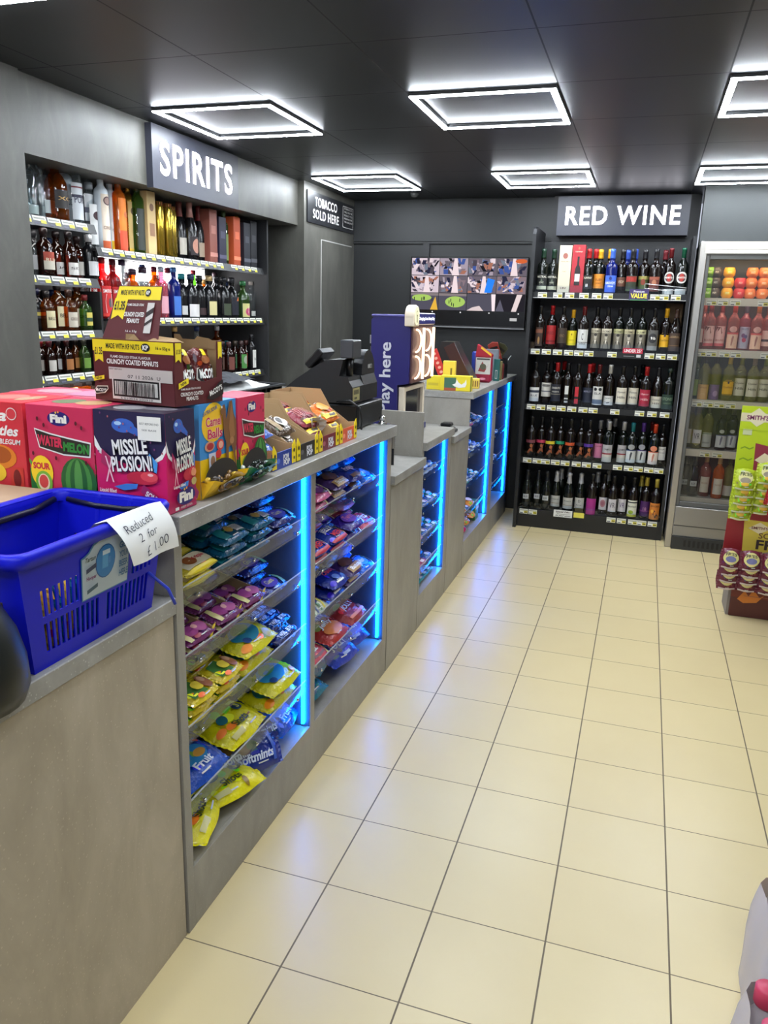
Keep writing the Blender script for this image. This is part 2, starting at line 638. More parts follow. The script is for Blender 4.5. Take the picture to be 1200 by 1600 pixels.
fn = plane_fn((-.458, -.001, -.243), (.913, 0, 0), (0, 0, .503), (0, -1, 0))
mb.add([fn(0, 0, 0), fn(1, 0, 0), fn(1, 1, 0), fn(0, 1, 0)], [[0, 1, 2, 3]], P((8, 8, 10), .2))
pal = [(150, 138, 150), (190, 175, 185), (70, 64, 74), (40, 40, 60), (120, 104, 112), (96, 88, 98), (60, 80, 140), (150, 100, 84), (206, 190, 196), (30, 28, 34), (104, 112, 128)]
for r in range(3):
    for c in range(4):
        u0, v0 = c * .25 + .002, 1 - (r + 1) * .262 + .012
        uw, vh = .245, .252
        it = [('r', u0, v0, u0 + uw, v0 + vh, scr(rs.choice(pal[:2] + pal[4:6])))]
        if r == 2:
            it = [('r', u0, v0, u0 + uw, v0 + vh, scr((74, 72, 84) if c < 3 else (34, 32, 38)))]
            if c < 2:
                it += [('r', u0, v0 + vh * .85, u0 + uw, v0 + vh, scr((120, 110, 112))), ('e', u0 + uw * (.4 if c == 0 else .6), v0 + vh * (.72 if c == 0 else .5), uw * .36, vh * (.2 if c == 0 else .33), scr((150, 180, 90)))]
                if c == 0:
                    it += [('p', [(u0 + uw * .72, v0), (u0 + uw, v0), (u0 + uw * .9, v0 + vh * .8)], scr((206, 160, 60)))]
                for q in range(5):
                    x, y = u0 + uw * rs.uniform(.1, .8), v0 + vh * rs.uniform(.15, .6)
                    it.append(('r', x, y, x + .007, y + .05, scr((40, 36, 46))))
            elif c == 2:
                it += [('p', [(u0, v0), (u0 + uw * .6, v0), (u0 + uw * .45, v0 + vh * .3), (u0 + uw * .2, v0 + vh * .2)], scr((196, 180, 180))), ('p', [(u0 + uw * .9, v0), (u0 + uw, v0), (u0 + uw, v0 + vh), (u0 + uw * .85, v0 + vh)], scr((220, 205, 210)))]
            else:
                it += [('p', [(u0 + uw * .55, v0), (u0 + uw * .72, v0), (u0 + uw * .9, v0 + vh), (u0 + uw * .72, v0 + vh)], scr((206, 190, 190))), ('p', [(u0, v0), (u0 + uw * .3, v0), (u0 + uw * .15, v0 + vh * .7)], scr((84, 82, 96)))]
        else:
            for q in range(40):
                x, y = u0 + uw * rs.uniform(0, .8), v0 + vh * rs.uniform(0, .75)
                a, b = uw * rs.uniform(.06, .17), vh * rs.uniform(.1, .4)
                sk = uw * rs.uniform(-.15, .15)
                cl = lambda x: min(u0 + uw, max(u0, x))
                ct = lambda y: min(v0 + vh, y)
                it.append(('p', [(cl(x), y), (cl(x + a), y), (cl(x + a + sk), ct(y + b)), (cl(x + sk), ct(y + b))], scr(rs.choice(pal))))
            if rs.random() < .7:
                it.append(('p', [(u0 + uw * .45, v0), (u0 + uw * .7, v0), (u0 + uw * .62, v0 + vh), (u0 + uw * .52, v0 + vh)], scr((214, 196, 200))))
            if (r, c) == (1, 2):
                it.append(('p', [(u0 + uw * .6, v0 + .01), (u0 + uw * .85, v0 + .01), (u0 + uw * .95, v0 + vh * .8), (u0 + uw * .7, v0 + vh * .9)], scr((40, 120, 220))))
            if (r, c) == (0, 3):
                it.append(('e', u0 + uw * .8, v0 + vh * .85, uw * .2, vh * .13, scr((190, 90, 50))))
        art(mb, fn, it, .0006, .00012)
for c in range(4):
    art(mb, fn, [('e', c * .25 + .2, .195, .006, .010, scr((220, 220, 220)))], .001)
    if c:
        art(mb, fn, [('r', c * .25, .01, c * .25 + .002, .2, scr((40, 40, 44)))], .001)
art(mb, fn, [('r', .88, .085, .94, .13, scr((170, 170, 170)))], .001)
mb.obj('screen', t)
MB().box(-.46, .46, -.003, 0, -.262, -.252, P((120, 120, 122), .3)).obj('lower_bezel', t)

# ------------------------------------------------------------------ bottles
PROF = {
    'claret': [(.030, 0), (.0365, .004), (.0370, .05), (.0370, .182), (.0345, .200), (.024, .216), (.0155, .231), (.0142, .24), (.0138, .288), (.0150, .289), (.0150, .300), (.012, .302)],
    'burgundy': [(.032, 0), (.0395, .004), (.0400, .05), (.0400, .150), (.037, .175), (.028, .205), (.019, .228), (.0152, .25), (.0140, .285), (.0152, .287), (.0152, .298), (.012, .300)],
    'sparkling': [(.034, 0), (.0425, .005), (.0430, .05), (.0430, .150), (.039, .182), (.028, .215), (.019, .24), (.0160, .27), (.0150, .292), (.0172, .294), (.0172, .312), (.010, .318)],
    'port': [(.032, 0), (.0380, .004), (.0385, .05), (.0385, .170), (.0370, .188), (.0280, .200), (.0165, .208), (.0160, .225), (.0175, .24), (.0155, .27), (.0165, .272), (.0165, .292), (.012, .294)],
    'vodka': [(.034, 0), (.0395, .004), (.0400, .05), (.0400, .190), (.037, .207), (.022, .222), (.0160, .230), (.0155, .27), (.0175, .271), (.0175, .297), (.012, .299)],
    'tall': [(.028, 0), (.0335, .004), (.0340, .05), (.0335, .255), (.0300, .270), (.0200, .282), (.0150, .290), (.0150, .315), (.0175, .316), (.0175, .345), (.012, .347)],
    'flask': [(.030, 0), (.0360, .004), (.0365, .03), (.0365, .110), (.034, .126), (.022, .142), (.0135, .150), (.0132, .168), (.0155, .169), (.0155, .192), (.010, .193)],
    'gin': [(.036, 0), (.0450, .005), (.0455, .03), (.0450, .120), (.0420, .150), (.0280, .175), (.0165, .188), (.0160, .212), (.0200, .213), (.0200, .245), (.014, .247)],
    'mini': [(.022, 0), (.0270, .003), (.0275, .03), (.0275, .085), (.025, .100), (.015, .116), (.0105, .124), (.0105, .142), (.0130, .143), (.0130, .160), (.009, .161)],
}
DG = P((14, 18, 14), .07, 0, .6)        # dark green-black wine glass
DB = P((20, 13, 10), .07, 0, .6)
GLASS = {'dg': DG, 'db': DB, 'blue': P((16, 28, 96), .08), 'clear': CLEAR((240, 246, 248), .14, .03, .03), 'amber': CLEAR((214, 124, 40), .14, .03, .06), 'dark': CLEAR((90, 40, 20), .14, .03, .1),
         'green': CLEAR((120, 170, 80), .14, .03, .1), 'rose': CLEAR((238, 150, 140), .1, .03, .2), 'white': CLEAR((222, 216, 130), .1, .03, .15), 'gold': P((190, 150, 62), .22, .85),
         'red': CLEAR((220, 40, 40), .12, .03, .25), 'frost': P((214, 222, 228), .35), 'blk': P((16, 16, 18), .2), 'orangeg': CLEAR((250, 130, 30), .12, .03, .3), 'pinkg': CLEAR((232, 130, 150), .12, .03, .2)}
BM, LM, CM = {}, {}, {}


def body_mesh(kind, glass):
    k = (kind, glass)
    if k not in BM:
        mb = MB()
        mb.lathe(PROF[kind], GLASS[glass], 18)
        me = mb.obj('tmp')
        BM[k] = me.data
        bpy.data.objects.remove(me)
    return BM[k]


def cap_mesh(kind, col, low):
    k = (kind, col, low)
    if k not in CM:
        pr = PROF[kind]
        top = pr[-1][1]
        rad = lambda z: max([r0 + (r1 - r0) * (z - a) / max(b - a, 1e-6) for (r0, a), (r1, b) in zip(pr, pr[1:]) if a <= z <= b] or [pr[-1][0]])
        zs = [low] + [z for r, z in pr if low < z < top] + [top - .0005]
        mb = MB()
        mb.lathe([(rad(z) + .0007, z) for z in zs] + [(rad(top - .001) * .8, top + .0012)], P(col, .35, .25 if sum(col) > 300 else .1), 14)
        o = mb.obj('tmp')
        CM[k] = o.data
        bpy.data.objects.remove(o)
    return CM[k]


def label_mesh(kind, key, z0, z1, half, items):
    k = (kind, key)
    if k not in LM:
        pr = PROF[kind]
        r = max(rr for rr, z in pr) + .0004
        mb = MB()
        fn = cyl_fn(r, z0, z1, half)
        n = 10
        if items and items[0][0] == 'r':
            bg = items[0][-1]
            u0, v0, u1, v1 = items[0][1:5]
            vs = [fn(u0 + (u1 - u0) * i / n, v, 0) for v in (v0, v1) for i in range(n + 1)]
            mb.add(vs, [[i, i + 1, n + 2 + i, n + 1 + i] for i in range(n)], bg, True)
            rest = items[1:]
        else:
            rest = items
        for it in rest:
            if it[0] == 'r':
                u0, v0, u1, v1 = it[1:5]
                m = max(1, int(round((u1 - u0) * n)))
                dd = .0004 + .0002 * rest.index(it)
                vs = [fn(u0 + (u1 - u0) * i / m, v, dd) for v in (v0, v1) for i in range(m + 1)]
                mb.add(vs, [[i, i + 1, m + 2 + i, m + 1 + i] for i in range(m)], it[-1], True)
            elif it[0] == 'p':
                art(mb, fn, [it], .0006 + .0003 * rest.index(it))
            else:
                art(mb, fn, [it], .0006 + .0003 * rest.index(it), sub=2)
        o = mb.obj('tmp')
        LM[k] = o.data
        bpy.data.objects.remove(o)
    return LM[k]


def bottle(kind, glass, cap, lab, label, group, loc, rz=0.0, name='wine_bottle', cat='bottle', scale=1.0, cap_low=None):
    """lab: (key, z0, z1, half, items) or None"""
    o = link(name, body_mesh(kind, glass), None, loc, (0, 0, rz))
    o.scale = (scale,) * 3
    tag(o, label, cat, group)
    if cap:
        top = PROF[kind][-1][1]
        c = link('cap', cap_mesh(kind, cap, cap_low if cap_low else top - (.062 if kind in ('claret', 'burgundy', 'port') else .085 if kind == 'sparkling' else .03)), o)
    if lab:
        link('front_label', label_mesh(kind, *lab), o)
    return o


def lb(key, bg, z0=.04, z1=.13, half=1.15, txt=(), band=None, ext=()):
    """a paper label: bg colour, lines of text (string, v, width, height, colour), optional coloured bands (v0, v1, colour)"""
    it = [('r', 0, 0, 1, 1, P(bg, .55))]
    for b in (band or ()):
        it.append(('r', 0, b[0], 1, b[1], P(b[2], .55)))
    for s, v, wd, h, c in txt:
        it.append(('t', s, .5, v, wd, h, {'b': .01}, P(c, .6)))
    it += list(ext)
    return (key, z0, z1, half, it)


def ell(cu, cv, ru, rv, c):
    return ('e', cu, cv, ru, rv, P(c, .5))


def pol(pts, c):
    return ('p', pts, P(c, .5))


def portrait(c=(70, 66, 60), l=(186, 176, 156)):
    return (ell(.5, .58, .12, .14, l), pol([(.24, 0), (.76, 0), (.70, .30), (.58, .42), (.42, .42), (.30, .30)], c), pol([(.42, .42), (.5, .2), (.58, .42)], (226, 218, 200)), ell(.5, .68, .125, .07, (50, 46, 42)))


# ------------------------------------------------------------------ wine rack
RACK = thing('wine_rack', 'black five-shelf wine rack against the back wall', 'shelf unit', (0.40, 4.55, 0))
RX = 0.40
BK = P((22, 23, 26), .4)


def rel(mb, t):
    mb.v = [(x - t.location[0], y - t.location[1], z - t.location[2]) for x, y, z in mb.v]
    return mb


mb = MB()
pts = [(4.285, 0), (4.78, 0), (4.78, 2.14), (4.33, 2.14), (4.30, 2.125), (4.285, 2.09)]
mb.prism(pts, lambda a, b, d: (d, a, b), -.128, -.104, BK)
rel(mb, RACK).obj('side_panel', RACK)
mb = MB()
mb.prism([(4.35, 0), (4.78, 0), (4.78, 2.08), (4.35, 2.08)], lambda a, b, d: (d, a, b), .912, .934, BK)
rel(mb, RACK).obj('side_panel', RACK)
rel(MB().box(-.104, .912, 4.765, 4.78, 0, 2.08, BK), RACK).obj('back_panel', RACK)
rel(MB().box(-.104, .912, 4.345, 4.38, 0, .098, BK), RACK).obj('plinth', RACK)
ZS = [1.69, 1.30, 0.905, 0.51, 0.12]
LR = [(838, 1071), (829, 1057), (822, 1048), (815, 1038), (810, 1028)]


def ticket(mb, x0, x1, y, z0, z1):
    """one shelf-edge price card facing -y"""
    mb.box(x0, x1, y - .0015, y, z0, z1, TICKW)
    h = z1 - z0
    fn = plane_fn((x0, y - .0015, z0), (x1 - x0, 0, 0), (0, 0, h), (0, -1, 0))
    art(mb, fn, [('r', .55, .1, .97, .62, TICKY), ('r', .06, .66, .94, .84, P((150, 150, 140), .6)), ('r', .06, .12, .42, .28, P((60, 60, 90), .6)), ('r', .60, .22, .92, .48, P((120, 108, 40), .6))], .0005, .0002)


tick_px = [[50, 75, 94, 117, 137, 155, 208, 227, 240, 258], [36, 54, 72, 90, 106, 122, 158, 215, 232, 249], [29, 45, 62, 78, 95, 113, 129, 163, 201, 220, 239], [22, 38, 52, 68, 84, 102, 118, 135, 167, 184, 199, 215, 230], [17, 32, 157, 173, 190, 204, 220]]
for k, z in enumerate(ZS):
    mb = MB()
    mb.box(-.103, .911, 4.345, 4.765, z - .005, z + .016, BK)
    mb.box(-.103, .911, 4.335, 4.345, z - .022, z + .020, BK)
    if k == 0:
        mb.box(-.103, .911, 4.333, 4.336, z - .022, z - .018, P((200, 200, 196), .3, .6))
    sh = rel(mb, RACK).obj('shelf', RACK)
    mb = MB()
    mb.box(-.10, .908, 4.349, 4.351, z + .0165, z + .066, ACRYL)
    rel(mb, RACK).obj('riser', sh)
    for q in tick_px[k]:
        mb = MB()
        x = at(800 + q, 0, 1, 4.335)
        L, Rr = LR[k]
        xx = -.09 + (800 + q - L) / (Rr - L) * .99
        ticket(mb, xx - .031, xx + .031, 4.334, z - .019, z + .017)
        rel(mb, RACK).obj('price_ticket', sh)

C = dict(red=(176, 30, 34), dred=(96, 22, 28), yel=(238, 178, 40), blue=(40, 70, 170), blk=(26, 26, 30), grn=(28, 84, 58), white=(226, 224, 216), cream=(222, 210, 182), teal=(20, 110, 120), purp=(70, 40, 120), silv=(180, 180, 184), orr=(196, 62, 32), gold=(190, 150, 70))
SHN = ['top', 'second', 'middle', 'fourth', 'bottom']
W1 = [
    (846, 'port', 'dg', (20, 50, 34), lb('a1', (28, 30, 28), .02, .125, 1.0, [('MISTRAL', .82, .9, .14, (230, 226, 210)), ('PORT', .45, .4, .1, (190, 188, 170))], [(0, .22, (196, 192, 160))], [pol([(.3, .3), (.7, .3), (.5, .72)], (90, 100, 84))]), 'dark port bottle with black and cream label'),
    (862, 'port', 'dg', (20, 50, 34), lb('a1', (28, 30, 28)), 'dark port bottle with black and cream label'),
    None, None,
    (919, 'port', 'dg', C['red'], lb('a5', (34, 32, 30), .03, .12, 1.1, [('TAWNY', .8, .8, .16, (220, 214, 190)), ('II', .25, .14, .2, (230, 230, 230))], None), 'red-capped port bottle with black label'),
    (937, 'port', 'dg', C['yel'], lb('a6', (222, 140, 44), .035, .13, 1.1, [('RUBY', .6, .5, .16, (120, 60, 20)), ('PORT', .35, .4, .1, (120, 60, 20))], None), 'yellow-capped port bottle with orange label'),
    (956, 'port', 'blue', (70, 110, 210), lb('a7', (58, 96, 196), .01, .12, 1.2, [('HARVEYS', .55, .8, .16, (230, 236, 250)), ('CREAM', .35, .4, .1, (230, 236, 250))], None, [ell(.5, .82, .1, .1, (24, 40, 110))]), 'blue sherry bottle with bright blue label'),
    (972, 'port', 'db', C['blk'], lb('a8', (110, 70, 52), .05, .11, .8, [('VSOP', .5, .6, .3, (220, 200, 170))], None), 'dark fortified wine bottle with small brown label'),
    (988, 'port', 'db', C['blk'], lb('a9', (44, 52, 34), .02, .12, 1.0, [('I II', .75, .4, .2, (190, 50, 40))], [(.6, .95, (150, 44, 34)), (0, .1, (70, 90, 50))]), 'dark fortified wine bottle with red and green label'),
    (1006, 'port', 'db', C['blk'], lb('a10', (70, 86, 44), .02, .12, .95, [], [(.78, 1, (160, 150, 80))], [ell(.5, .62, .2, .2, (140, 60, 40))]), 'dark fortified wine bottle with green label'),
    (1023, 'port', 'db', C['blk'], lb('a11', (104, 52, 44), .02, .115, .95, [], [(.8, 1, (150, 80, 60))], [ell(.5, .6, .2, .2, (170, 110, 80))]), 'dark fortified wine bottle with brick red label'),
    (1045, 'claret', 'db', (120, 34, 40), ('mart', .0, .16, 1.15, [('r', .0, .02, 1, .24, P((206, 206, 196), .5)), ell(.5, .70, .42, .235, (216, 212, 204)), ell(.5, .70, .3, .17, (60, 54, 60)), ell(.5, .70, .19, .16, (180, 60, 50)), ('t', 'MARTINI', .5, .70, .62, .07, {'b': .03}, P((240, 236, 226), .5))]), 'vermouth bottle with round white label and red cap'),
    (1069, 'claret', 'dg', (24, 96, 70), ('mart', .0, .16, 1.15, []), 'vermouth bottle with round white label and green cap'),
]
crimes = lambda k, top: lb('cr' + k, (128, 120, 104), .02, .155, 1.05, [('19 CRIMES', .86, .75, .1, (60, 56, 50))], [(.78, 1, top)], portrait())
W2 = [
    (839, 'claret', 'db', C['blk'], lb('b1', (54, 34, 26), .02, .15, .7, [], [(.7, .9, (120, 70, 50))], [ell(.5, .3, .14, .2, (150, 110, 60))]), 'dark wine bottle with narrow brown label'),
    (857, 'claret', 'db', C['red'], lb('b2', (168, 36, 36), .035, .165, 1.1, [('RED', .6, .6, .16, (110, 20, 22))], [(.12, .2, (120, 20, 24))]), 'red-labelled wine bottle with red capsule'),
    (876, 'claret', 'db', C['blk'], lb('b3', (58, 44, 32), .045, .15, 1.0, [('VINO', .5, .5, .2, (120, 96, 66))]), 'dark wine bottle with dim brown label'),
    (891, 'claret', 'dg', C['yel'], lb('b4', (236, 214, 38), .035, .145, 1.1, [('VERDE', .35, .5, .1, (190, 160, 20))], None, [ell(.5, .75, .06, .06, (160, 120, 20))]), 'dark wine bottle with lemon yellow label and yellow capsule'),
    (909, 'claret', 'db', C['dred'], lb('b5', (206, 206, 200), .015, .145, 1.15, [('C', .62, .14, .36, (30, 30, 34)), ('wine', .25, .5, .1, (70, 70, 74))], [(.30, .33, (70, 70, 74))]), 'maroon-capsuled wine bottle with white script label'),
    (929, 'claret', 'db', C['blk'], crimes('a', (196, 186, 160)), 'wine bottle with grey portrait label in profile'),
    (946, 'claret', 'db', C['blk'], crimes('b', (206, 196, 172)), 'wine bottle with grey portrait label'),
    (964, 'claret', 'dg', C['blk'], crimes('c', (196, 192, 140)), 'wine bottle with portrait label topped yellowish'),
    (981, 'claret', 'dg', C['blk'], crimes('d', (186, 176, 140)), 'wine bottle with portrait label topped cream'),
    (999, 'claret', 'dg', C['blk'], crimes('e', (214, 208, 160)), 'wine bottle with portrait label topped pale yellow'),
    (1017, 'claret', 'db', C['blk'], lb('b11', (92, 90, 86), .02, .155, 1.05, [('1978', .58, .4, .12, (220, 216, 206))], [(0, .22, (150, 146, 136))], [ell(.5, .6, .36, .24, (44, 44, 46)), ('t', '91b', .55, .6, .4, .14, {'b': .02}, P((230, 228, 220), .5))]), 'wine bottle with dark grey photographic label'),
    (1035, 'claret', 'db', C['yel'], ('b12', .035, .145, 1.05, [('r', 0, .08, 1, .82, P((240, 182, 40), .5)), pol([(.1, .82), (.9, .82), (.7, .94), (.3, .94)], (240, 182, 40)), pol([(.15, 0), (.85, 0), (1, .1), (0, .1)], (240, 182, 40)), ('t', 'Casillero', .5, .5, .8, .12, {'b': .0}, P((120, 50, 30), .5)), ell(.5, .78, .08, .08, (60, 40, 60))]), 'wine bottle with orange-yellow shield label and yellow capsule'),
    (1054, 'burgundy', 'db', (60, 40, 30), lb('b13', (70, 52, 40), .02, .14, 1.0, [('RESERVA', .8, .7, .1, (170, 140, 100))], [(.3, .34, (120, 90, 60)), (.74, .76, (150, 120, 80))]), 'large dark bottle in front of an open brown carton'),
]
W3 = [
    (831, 'claret', 'db', C['blk'], lb('c1', (208, 206, 202), .02, .12, 1.1, [('BLUE', .42, .6, .14, (60, 60, 90))], [(.62, .8, (44, 50, 66))]), 'dark wine bottle with white and navy label'),
    (849, 'claret', 'db', C['blk'], lb('c2', (206, 202, 192), .055, .155, 1.1, [('DADA', .8, .5, .14, (50, 50, 60))], [(.34, .42, (90, 90, 100))], [ell(.5, .8, .4, .1, (120, 116, 110))]), 'dark wine bottle with high white label'),
    (866, 'claret', 'db', C['red'], lb('c3', (26, 28, 40), .03, .15, 1.1, [('TRIVENTO', .78, .8, .12, (220, 214, 200)), ('RESERVE', .56, .6, .08, (200, 196, 186))], [(.4, .42, (180, 170, 150))]), 'red-capsuled wine bottle with dark navy label'),
    (883, 'claret', 'db', C['blk'], lb('c4', (218, 216, 210), .02, .14, .35, [('V', .2, .5, .1, (40, 40, 40))], [(.28, .5, (24, 24, 26)), (.1, .2, (24, 24, 26))]), 'dark wine bottle with narrow white stripe label'),
    (900, 'claret', 'db', C['blk'], lb('c5', (190, 36, 50), .02, .14, .35, [], [(.28, .42, (24, 24, 26))]), 'dark wine bottle with narrow red stripe label'),
    (917, 'burgundy', 'db', C['red'], lb('c6', (36, 40, 56), .03, .135, 1.1, [('MERLOT', .75, .7, .12, (150, 150, 170))], None), 'red-capsuled wine bottle with dark blue label'),
    (933, 'claret', 'db', C['dred'], lb('c7', (208, 206, 200), .02, .15, 1.1, [('ISLA', .62, .6, .12, (60, 60, 70))], [(.06, .3, (96, 110, 130))], [ell(.3, .85, .14, .09, (30, 30, 34)), ell(.7, .85, .14, .09, (30, 30, 34))]), 'maroon-capsuled wine bottle with white and blue label'),
    (950, 'claret', 'db', (214, 212, 206), lb('c8', (222, 220, 214), .02, .085, 1.1, [('HAWK', .75, .5, .16, (60, 60, 60))], None, [pol([(.2, .4), (.5, .3), (.8, .55), (.6, .25), (.4, .2)], (30, 30, 34))]), 'white-capsuled wine bottle with low white bird label'),
    (970, 'claret', 'db', C['blk'], lb('c9', (216, 208, 188), .035, .15, 1.15, [('Oyster', .72, .7, .14, (40, 40, 44)), ('Hills', .42, .6, .14, (40, 40, 44))], None), 'wine bottle with cream script label and black capsule'),
    (988, 'claret', 'db', C['blk'], lb('c9', (216, 208, 188)), 'wine bottle with cream script label and black capsule'),
    (1006, 'claret', 'db', C['red'], lb('c11', (166, 34, 58), .03, .145, 1.15, [('Oyster', .72, .7, .14, (230, 190, 190)), ('Hills', .42, .6, .14, (230, 190, 190))], None), 'red-capsuled wine bottle with crimson script label'),
    (1024, 'burgundy', 'db', C['blk'], lb('c12', (214, 206, 186), .02, .10, 1.15, [('Oyster', .7, .6, .16, (40, 40, 44)), ('Hills', .4, .5, .16, (40, 40, 44))], None), 'sloping wine bottle with low cream label'),
    (1042, 'vodka', 'dg', (30, 44, 34), lb('c13', (34, 56, 44), .02, .12, 1.1, [('STONES', .7, .8, .2, (130, 150, 120)), ('GINGER', .4, .6, .1, (110, 130, 100))], None), 'dark green bottle with embossed pale lettering'),
]
kang = [pol([(.2, .1), (.45, .32), (.62, .5), (.85, .62), (.7, .38), (.78, .14), (.55, .22), (.4, .06)], (150, 76, 40)), ell(.6, .5, .12, .1, (170, 96, 50))]
yt = lambda k, c: ('yt' + k, .02, .155, 1.1, [('r', .02, .66, .98, .82, P(c, .4))] + kang)
W4 = [
    (824, 'claret', 'db', C['blk'], yt('a', (120, 60, 70)), 'dark bottle with dusky pink band and animal emblem'),
    (840, 'claret', 'db', C['blk'], yt('b', (196, 60, 90)), 'dark bottle with pink band and leaping animal emblem'),
    (856, 'claret', 'db', C['blk'], yt('c', (214, 196, 50)), 'dark bottle with yellow band and leaping animal emblem'),
    (871, 'claret', 'db', C['blk'], yt('d', (40, 150, 110)), 'dark bottle with green band and leaping animal emblem'),
    (888, 'claret', 'db', C['blk'], yt('e', (206, 84, 44)), 'dark bottle with orange band and leaping animal emblem'),
    (904, 'claret', 'db', C['blk'], yt('f', (40, 36, 44)), 'dark bottle with black band and leaping animal emblem'),
    (918, 'claret', 'db', C['blk'], yt('g', (84, 50, 140)), 'dark bottle with purple band and leaping animal emblem'),
    (934, 'claret', 'db', (120, 120, 124), lb('d8', (190, 110, 140), .03, .135, 1.0, [('JAM', .8, .5, .1, (120, 50, 80))]), 'wine bottle with mauve pink label'),
    (948, 'claret', 'dg', C['silv'], lb('d9', (176, 172, 172), .01, .135, 1.05, [('CAMPO', .74, .6, .1, (80, 76, 80))], [(.44, .52, (140, 40, 50)), (0, .44, (200, 194, 180))]), 'silver-capsuled wine bottle with grey label and red stripe'),
    (971, 'claret', 'dg', C['silv'], lb('d9', (176, 172, 172)), 'silver-capsuled wine bottle with grey label and red stripe'),
    (985, 'claret', 'dg', C['teal'], ('bf1', .02, .16, 1.05, [('r', 0, 0, 1, .62, P((206, 206, 200), .5)), ('r', 0, .6, 1, .64, P((60, 80, 120), .5)), ell(.5, .80, .3, .14, (150, 150, 146)), pol([(.42, .12), (.5, .12), (.62, .5), (.5, .56), (.42, .4)], (60, 60, 66))]), 'teal-capsuled wine bottle with white footprint label'),
    (1001, 'claret', 'dg', C['purp'], ('bf2', .02, .16, 1.05, [('r', 0, 0, 1, .62, P((206, 206, 200), .5)), ('r', 0, .6, 1, .64, P((80, 60, 130), .5)), ell(.5, .80, .3, .14, (150, 150, 156)), pol([(.42, .12), (.5, .12), (.62, .5), (.5, .56), (.42, .4)], (60, 60, 66))]), 'purple-capsuled wine bottle with white footprint label'),
    (1019, 'claret', 'dg', C['orr'], ('bf3', .02, .16, 1.05, [('r', 0, 0, 1, .62, P((222, 206, 190), .5)), ('r', 0, .6, 1, .64, P((196, 90, 60), .5)), ell(.5, .80, .3, .14, (214, 130, 96)), pol([(.42, .12), (.5, .12), (.62, .5), (.5, .56), (.42, .4)], (190, 120, 100))]), 'orange-capsuled wine bottle with peach footprint label'),
    (1036, 'claret', 'db', C['blk'], lb('d14', (206, 202, 194), .05, .145, .95, [('RIOJA', .8, .6, .12, (70, 60, 60)), ('CRIANZA', .55, .7, .08, (90, 80, 80))], None), 'dark wine bottle with plain high white label'),
]
vr = lambda k, c: ('vr' + k, .02, .13, .8, [('r', 0, .16, 1, 1, P((206, 200, 202), .5)), pol([(0, .16), (.5, 0), (1, .16)], (206, 200, 202)), ('t', 'VR', .5, .6, .62, .36, {'b': .0}, P(c, .5))])
W5 = [
    (818, 'sparkling', 'dg', C['blk'], ('e1', .08, .12, .55, [('r', 0, 0, 1, 1, P((186, 188, 190), .5)), ('t', '8.25', .5, .5, .6, .4, P((40, 40, 44), .5))]), 'dark sparkling bottle with small grey neck ticket'),
    (835, 'sparkling', 'dg', C['blk'], ('e1', .08, .12, .55, []), 'dark sparkling bottle with small grey neck ticket'),
    (850, 'sparkling', 'dg', C['blk'], ('e1', .08, .12, .55, []), 'dark sparkling bottle with small grey neck ticket'),
    (865, 'sparkling', 'dg', C['silv'], lb('e4', (190, 188, 180), .03, .12, 1.0, [('Prosecco', .7, .7, .14, (70, 70, 70))], [(.3, .34, (140, 120, 80))]), 'silver-foiled sparkling wine bottle with grey label'),
    (886, 'sparkling', 'dg', C['silv'], lb('e4', (190, 188, 180)), 'silver-foiled sparkling wine bottle with grey label'),
    (904, 'sparkling', 'dg', C['silv'], lb('e6', (200, 196, 186), .03, .12, 1.0, [('D', .7, .2, .24, (60, 60, 66)), ('brut', .35, .5, .1, (60, 60, 66))], None), 'silver-foiled sparkling wine bottle with pale lettered label'),
    (923, 'claret', 'db', C['blk'], lb('e7', (166, 40, 130), .0, .12, 1.1, [('BERRY', .3, .6, .12, (190, 80, 150))], [(0, .24, (190, 60, 130))]), 'dark wine bottle with bright magenta label'),
    (941, 'claret', 'db', C['blk'], ('e8', .02, .13, .8, [('r', 0, .16, 1, 1, P((206, 200, 202), .5)), pol([(0, .16), (.5, 0), (1, .16)], (206, 200, 202)), ell(.5, .6, .32, .26, (170, 120, 130)), ell(.5, .6, .2, .16, (150, 90, 104))]), 'wine bottle with pointed white label and pink picture'),
    (956, 'claret', 'db', C['blk'], vr('a', (60, 50, 70)), 'wine bottle with pointed white label lettered VR'),
    (971, 'claret', 'db', C['blk'], vr('b', (90, 60, 110)), 'wine bottle with pointed white label and violet VR letters'),
    (987, 'claret', 'db', C['blk'], lb('e11', (216, 214, 196), .015, .135, 1.0, [('Boutique', .62, .8, .14, (40, 40, 44))], [(.84, .92, (40, 40, 44)), (0, .14, (200, 196, 60))], [ell(.4, .28, .24, .12, (150, 170, 50))]), 'dark wine bottle with white label and yellow fruit'),
    (1006, 'claret', 'db', (190, 170, 70), lb('e12', (74, 34, 92), .02, .13, 1.0, [('18', .5, .3, .2, (180, 130, 160))], [(.3, .4, (120, 60, 120))]), 'yellow-capped wine bottle with violet label'),
    (1022, 'claret', 'db', (190, 170, 70), lb('e13', (206, 122, 44), .01, .13, 1.1, [('SANGRIA', .82, .8, .12, (60, 30, 20))], None, [pol([(.15, .15), (.4, .35), (.5, .6), (.7, .35), (.88, .2), (.6, .1)], (60, 30, 30)), ell(.3, .5, .12, .1, (230, 170, 60))]), 'yellow-capped wine bottle with orange figure label'),
]
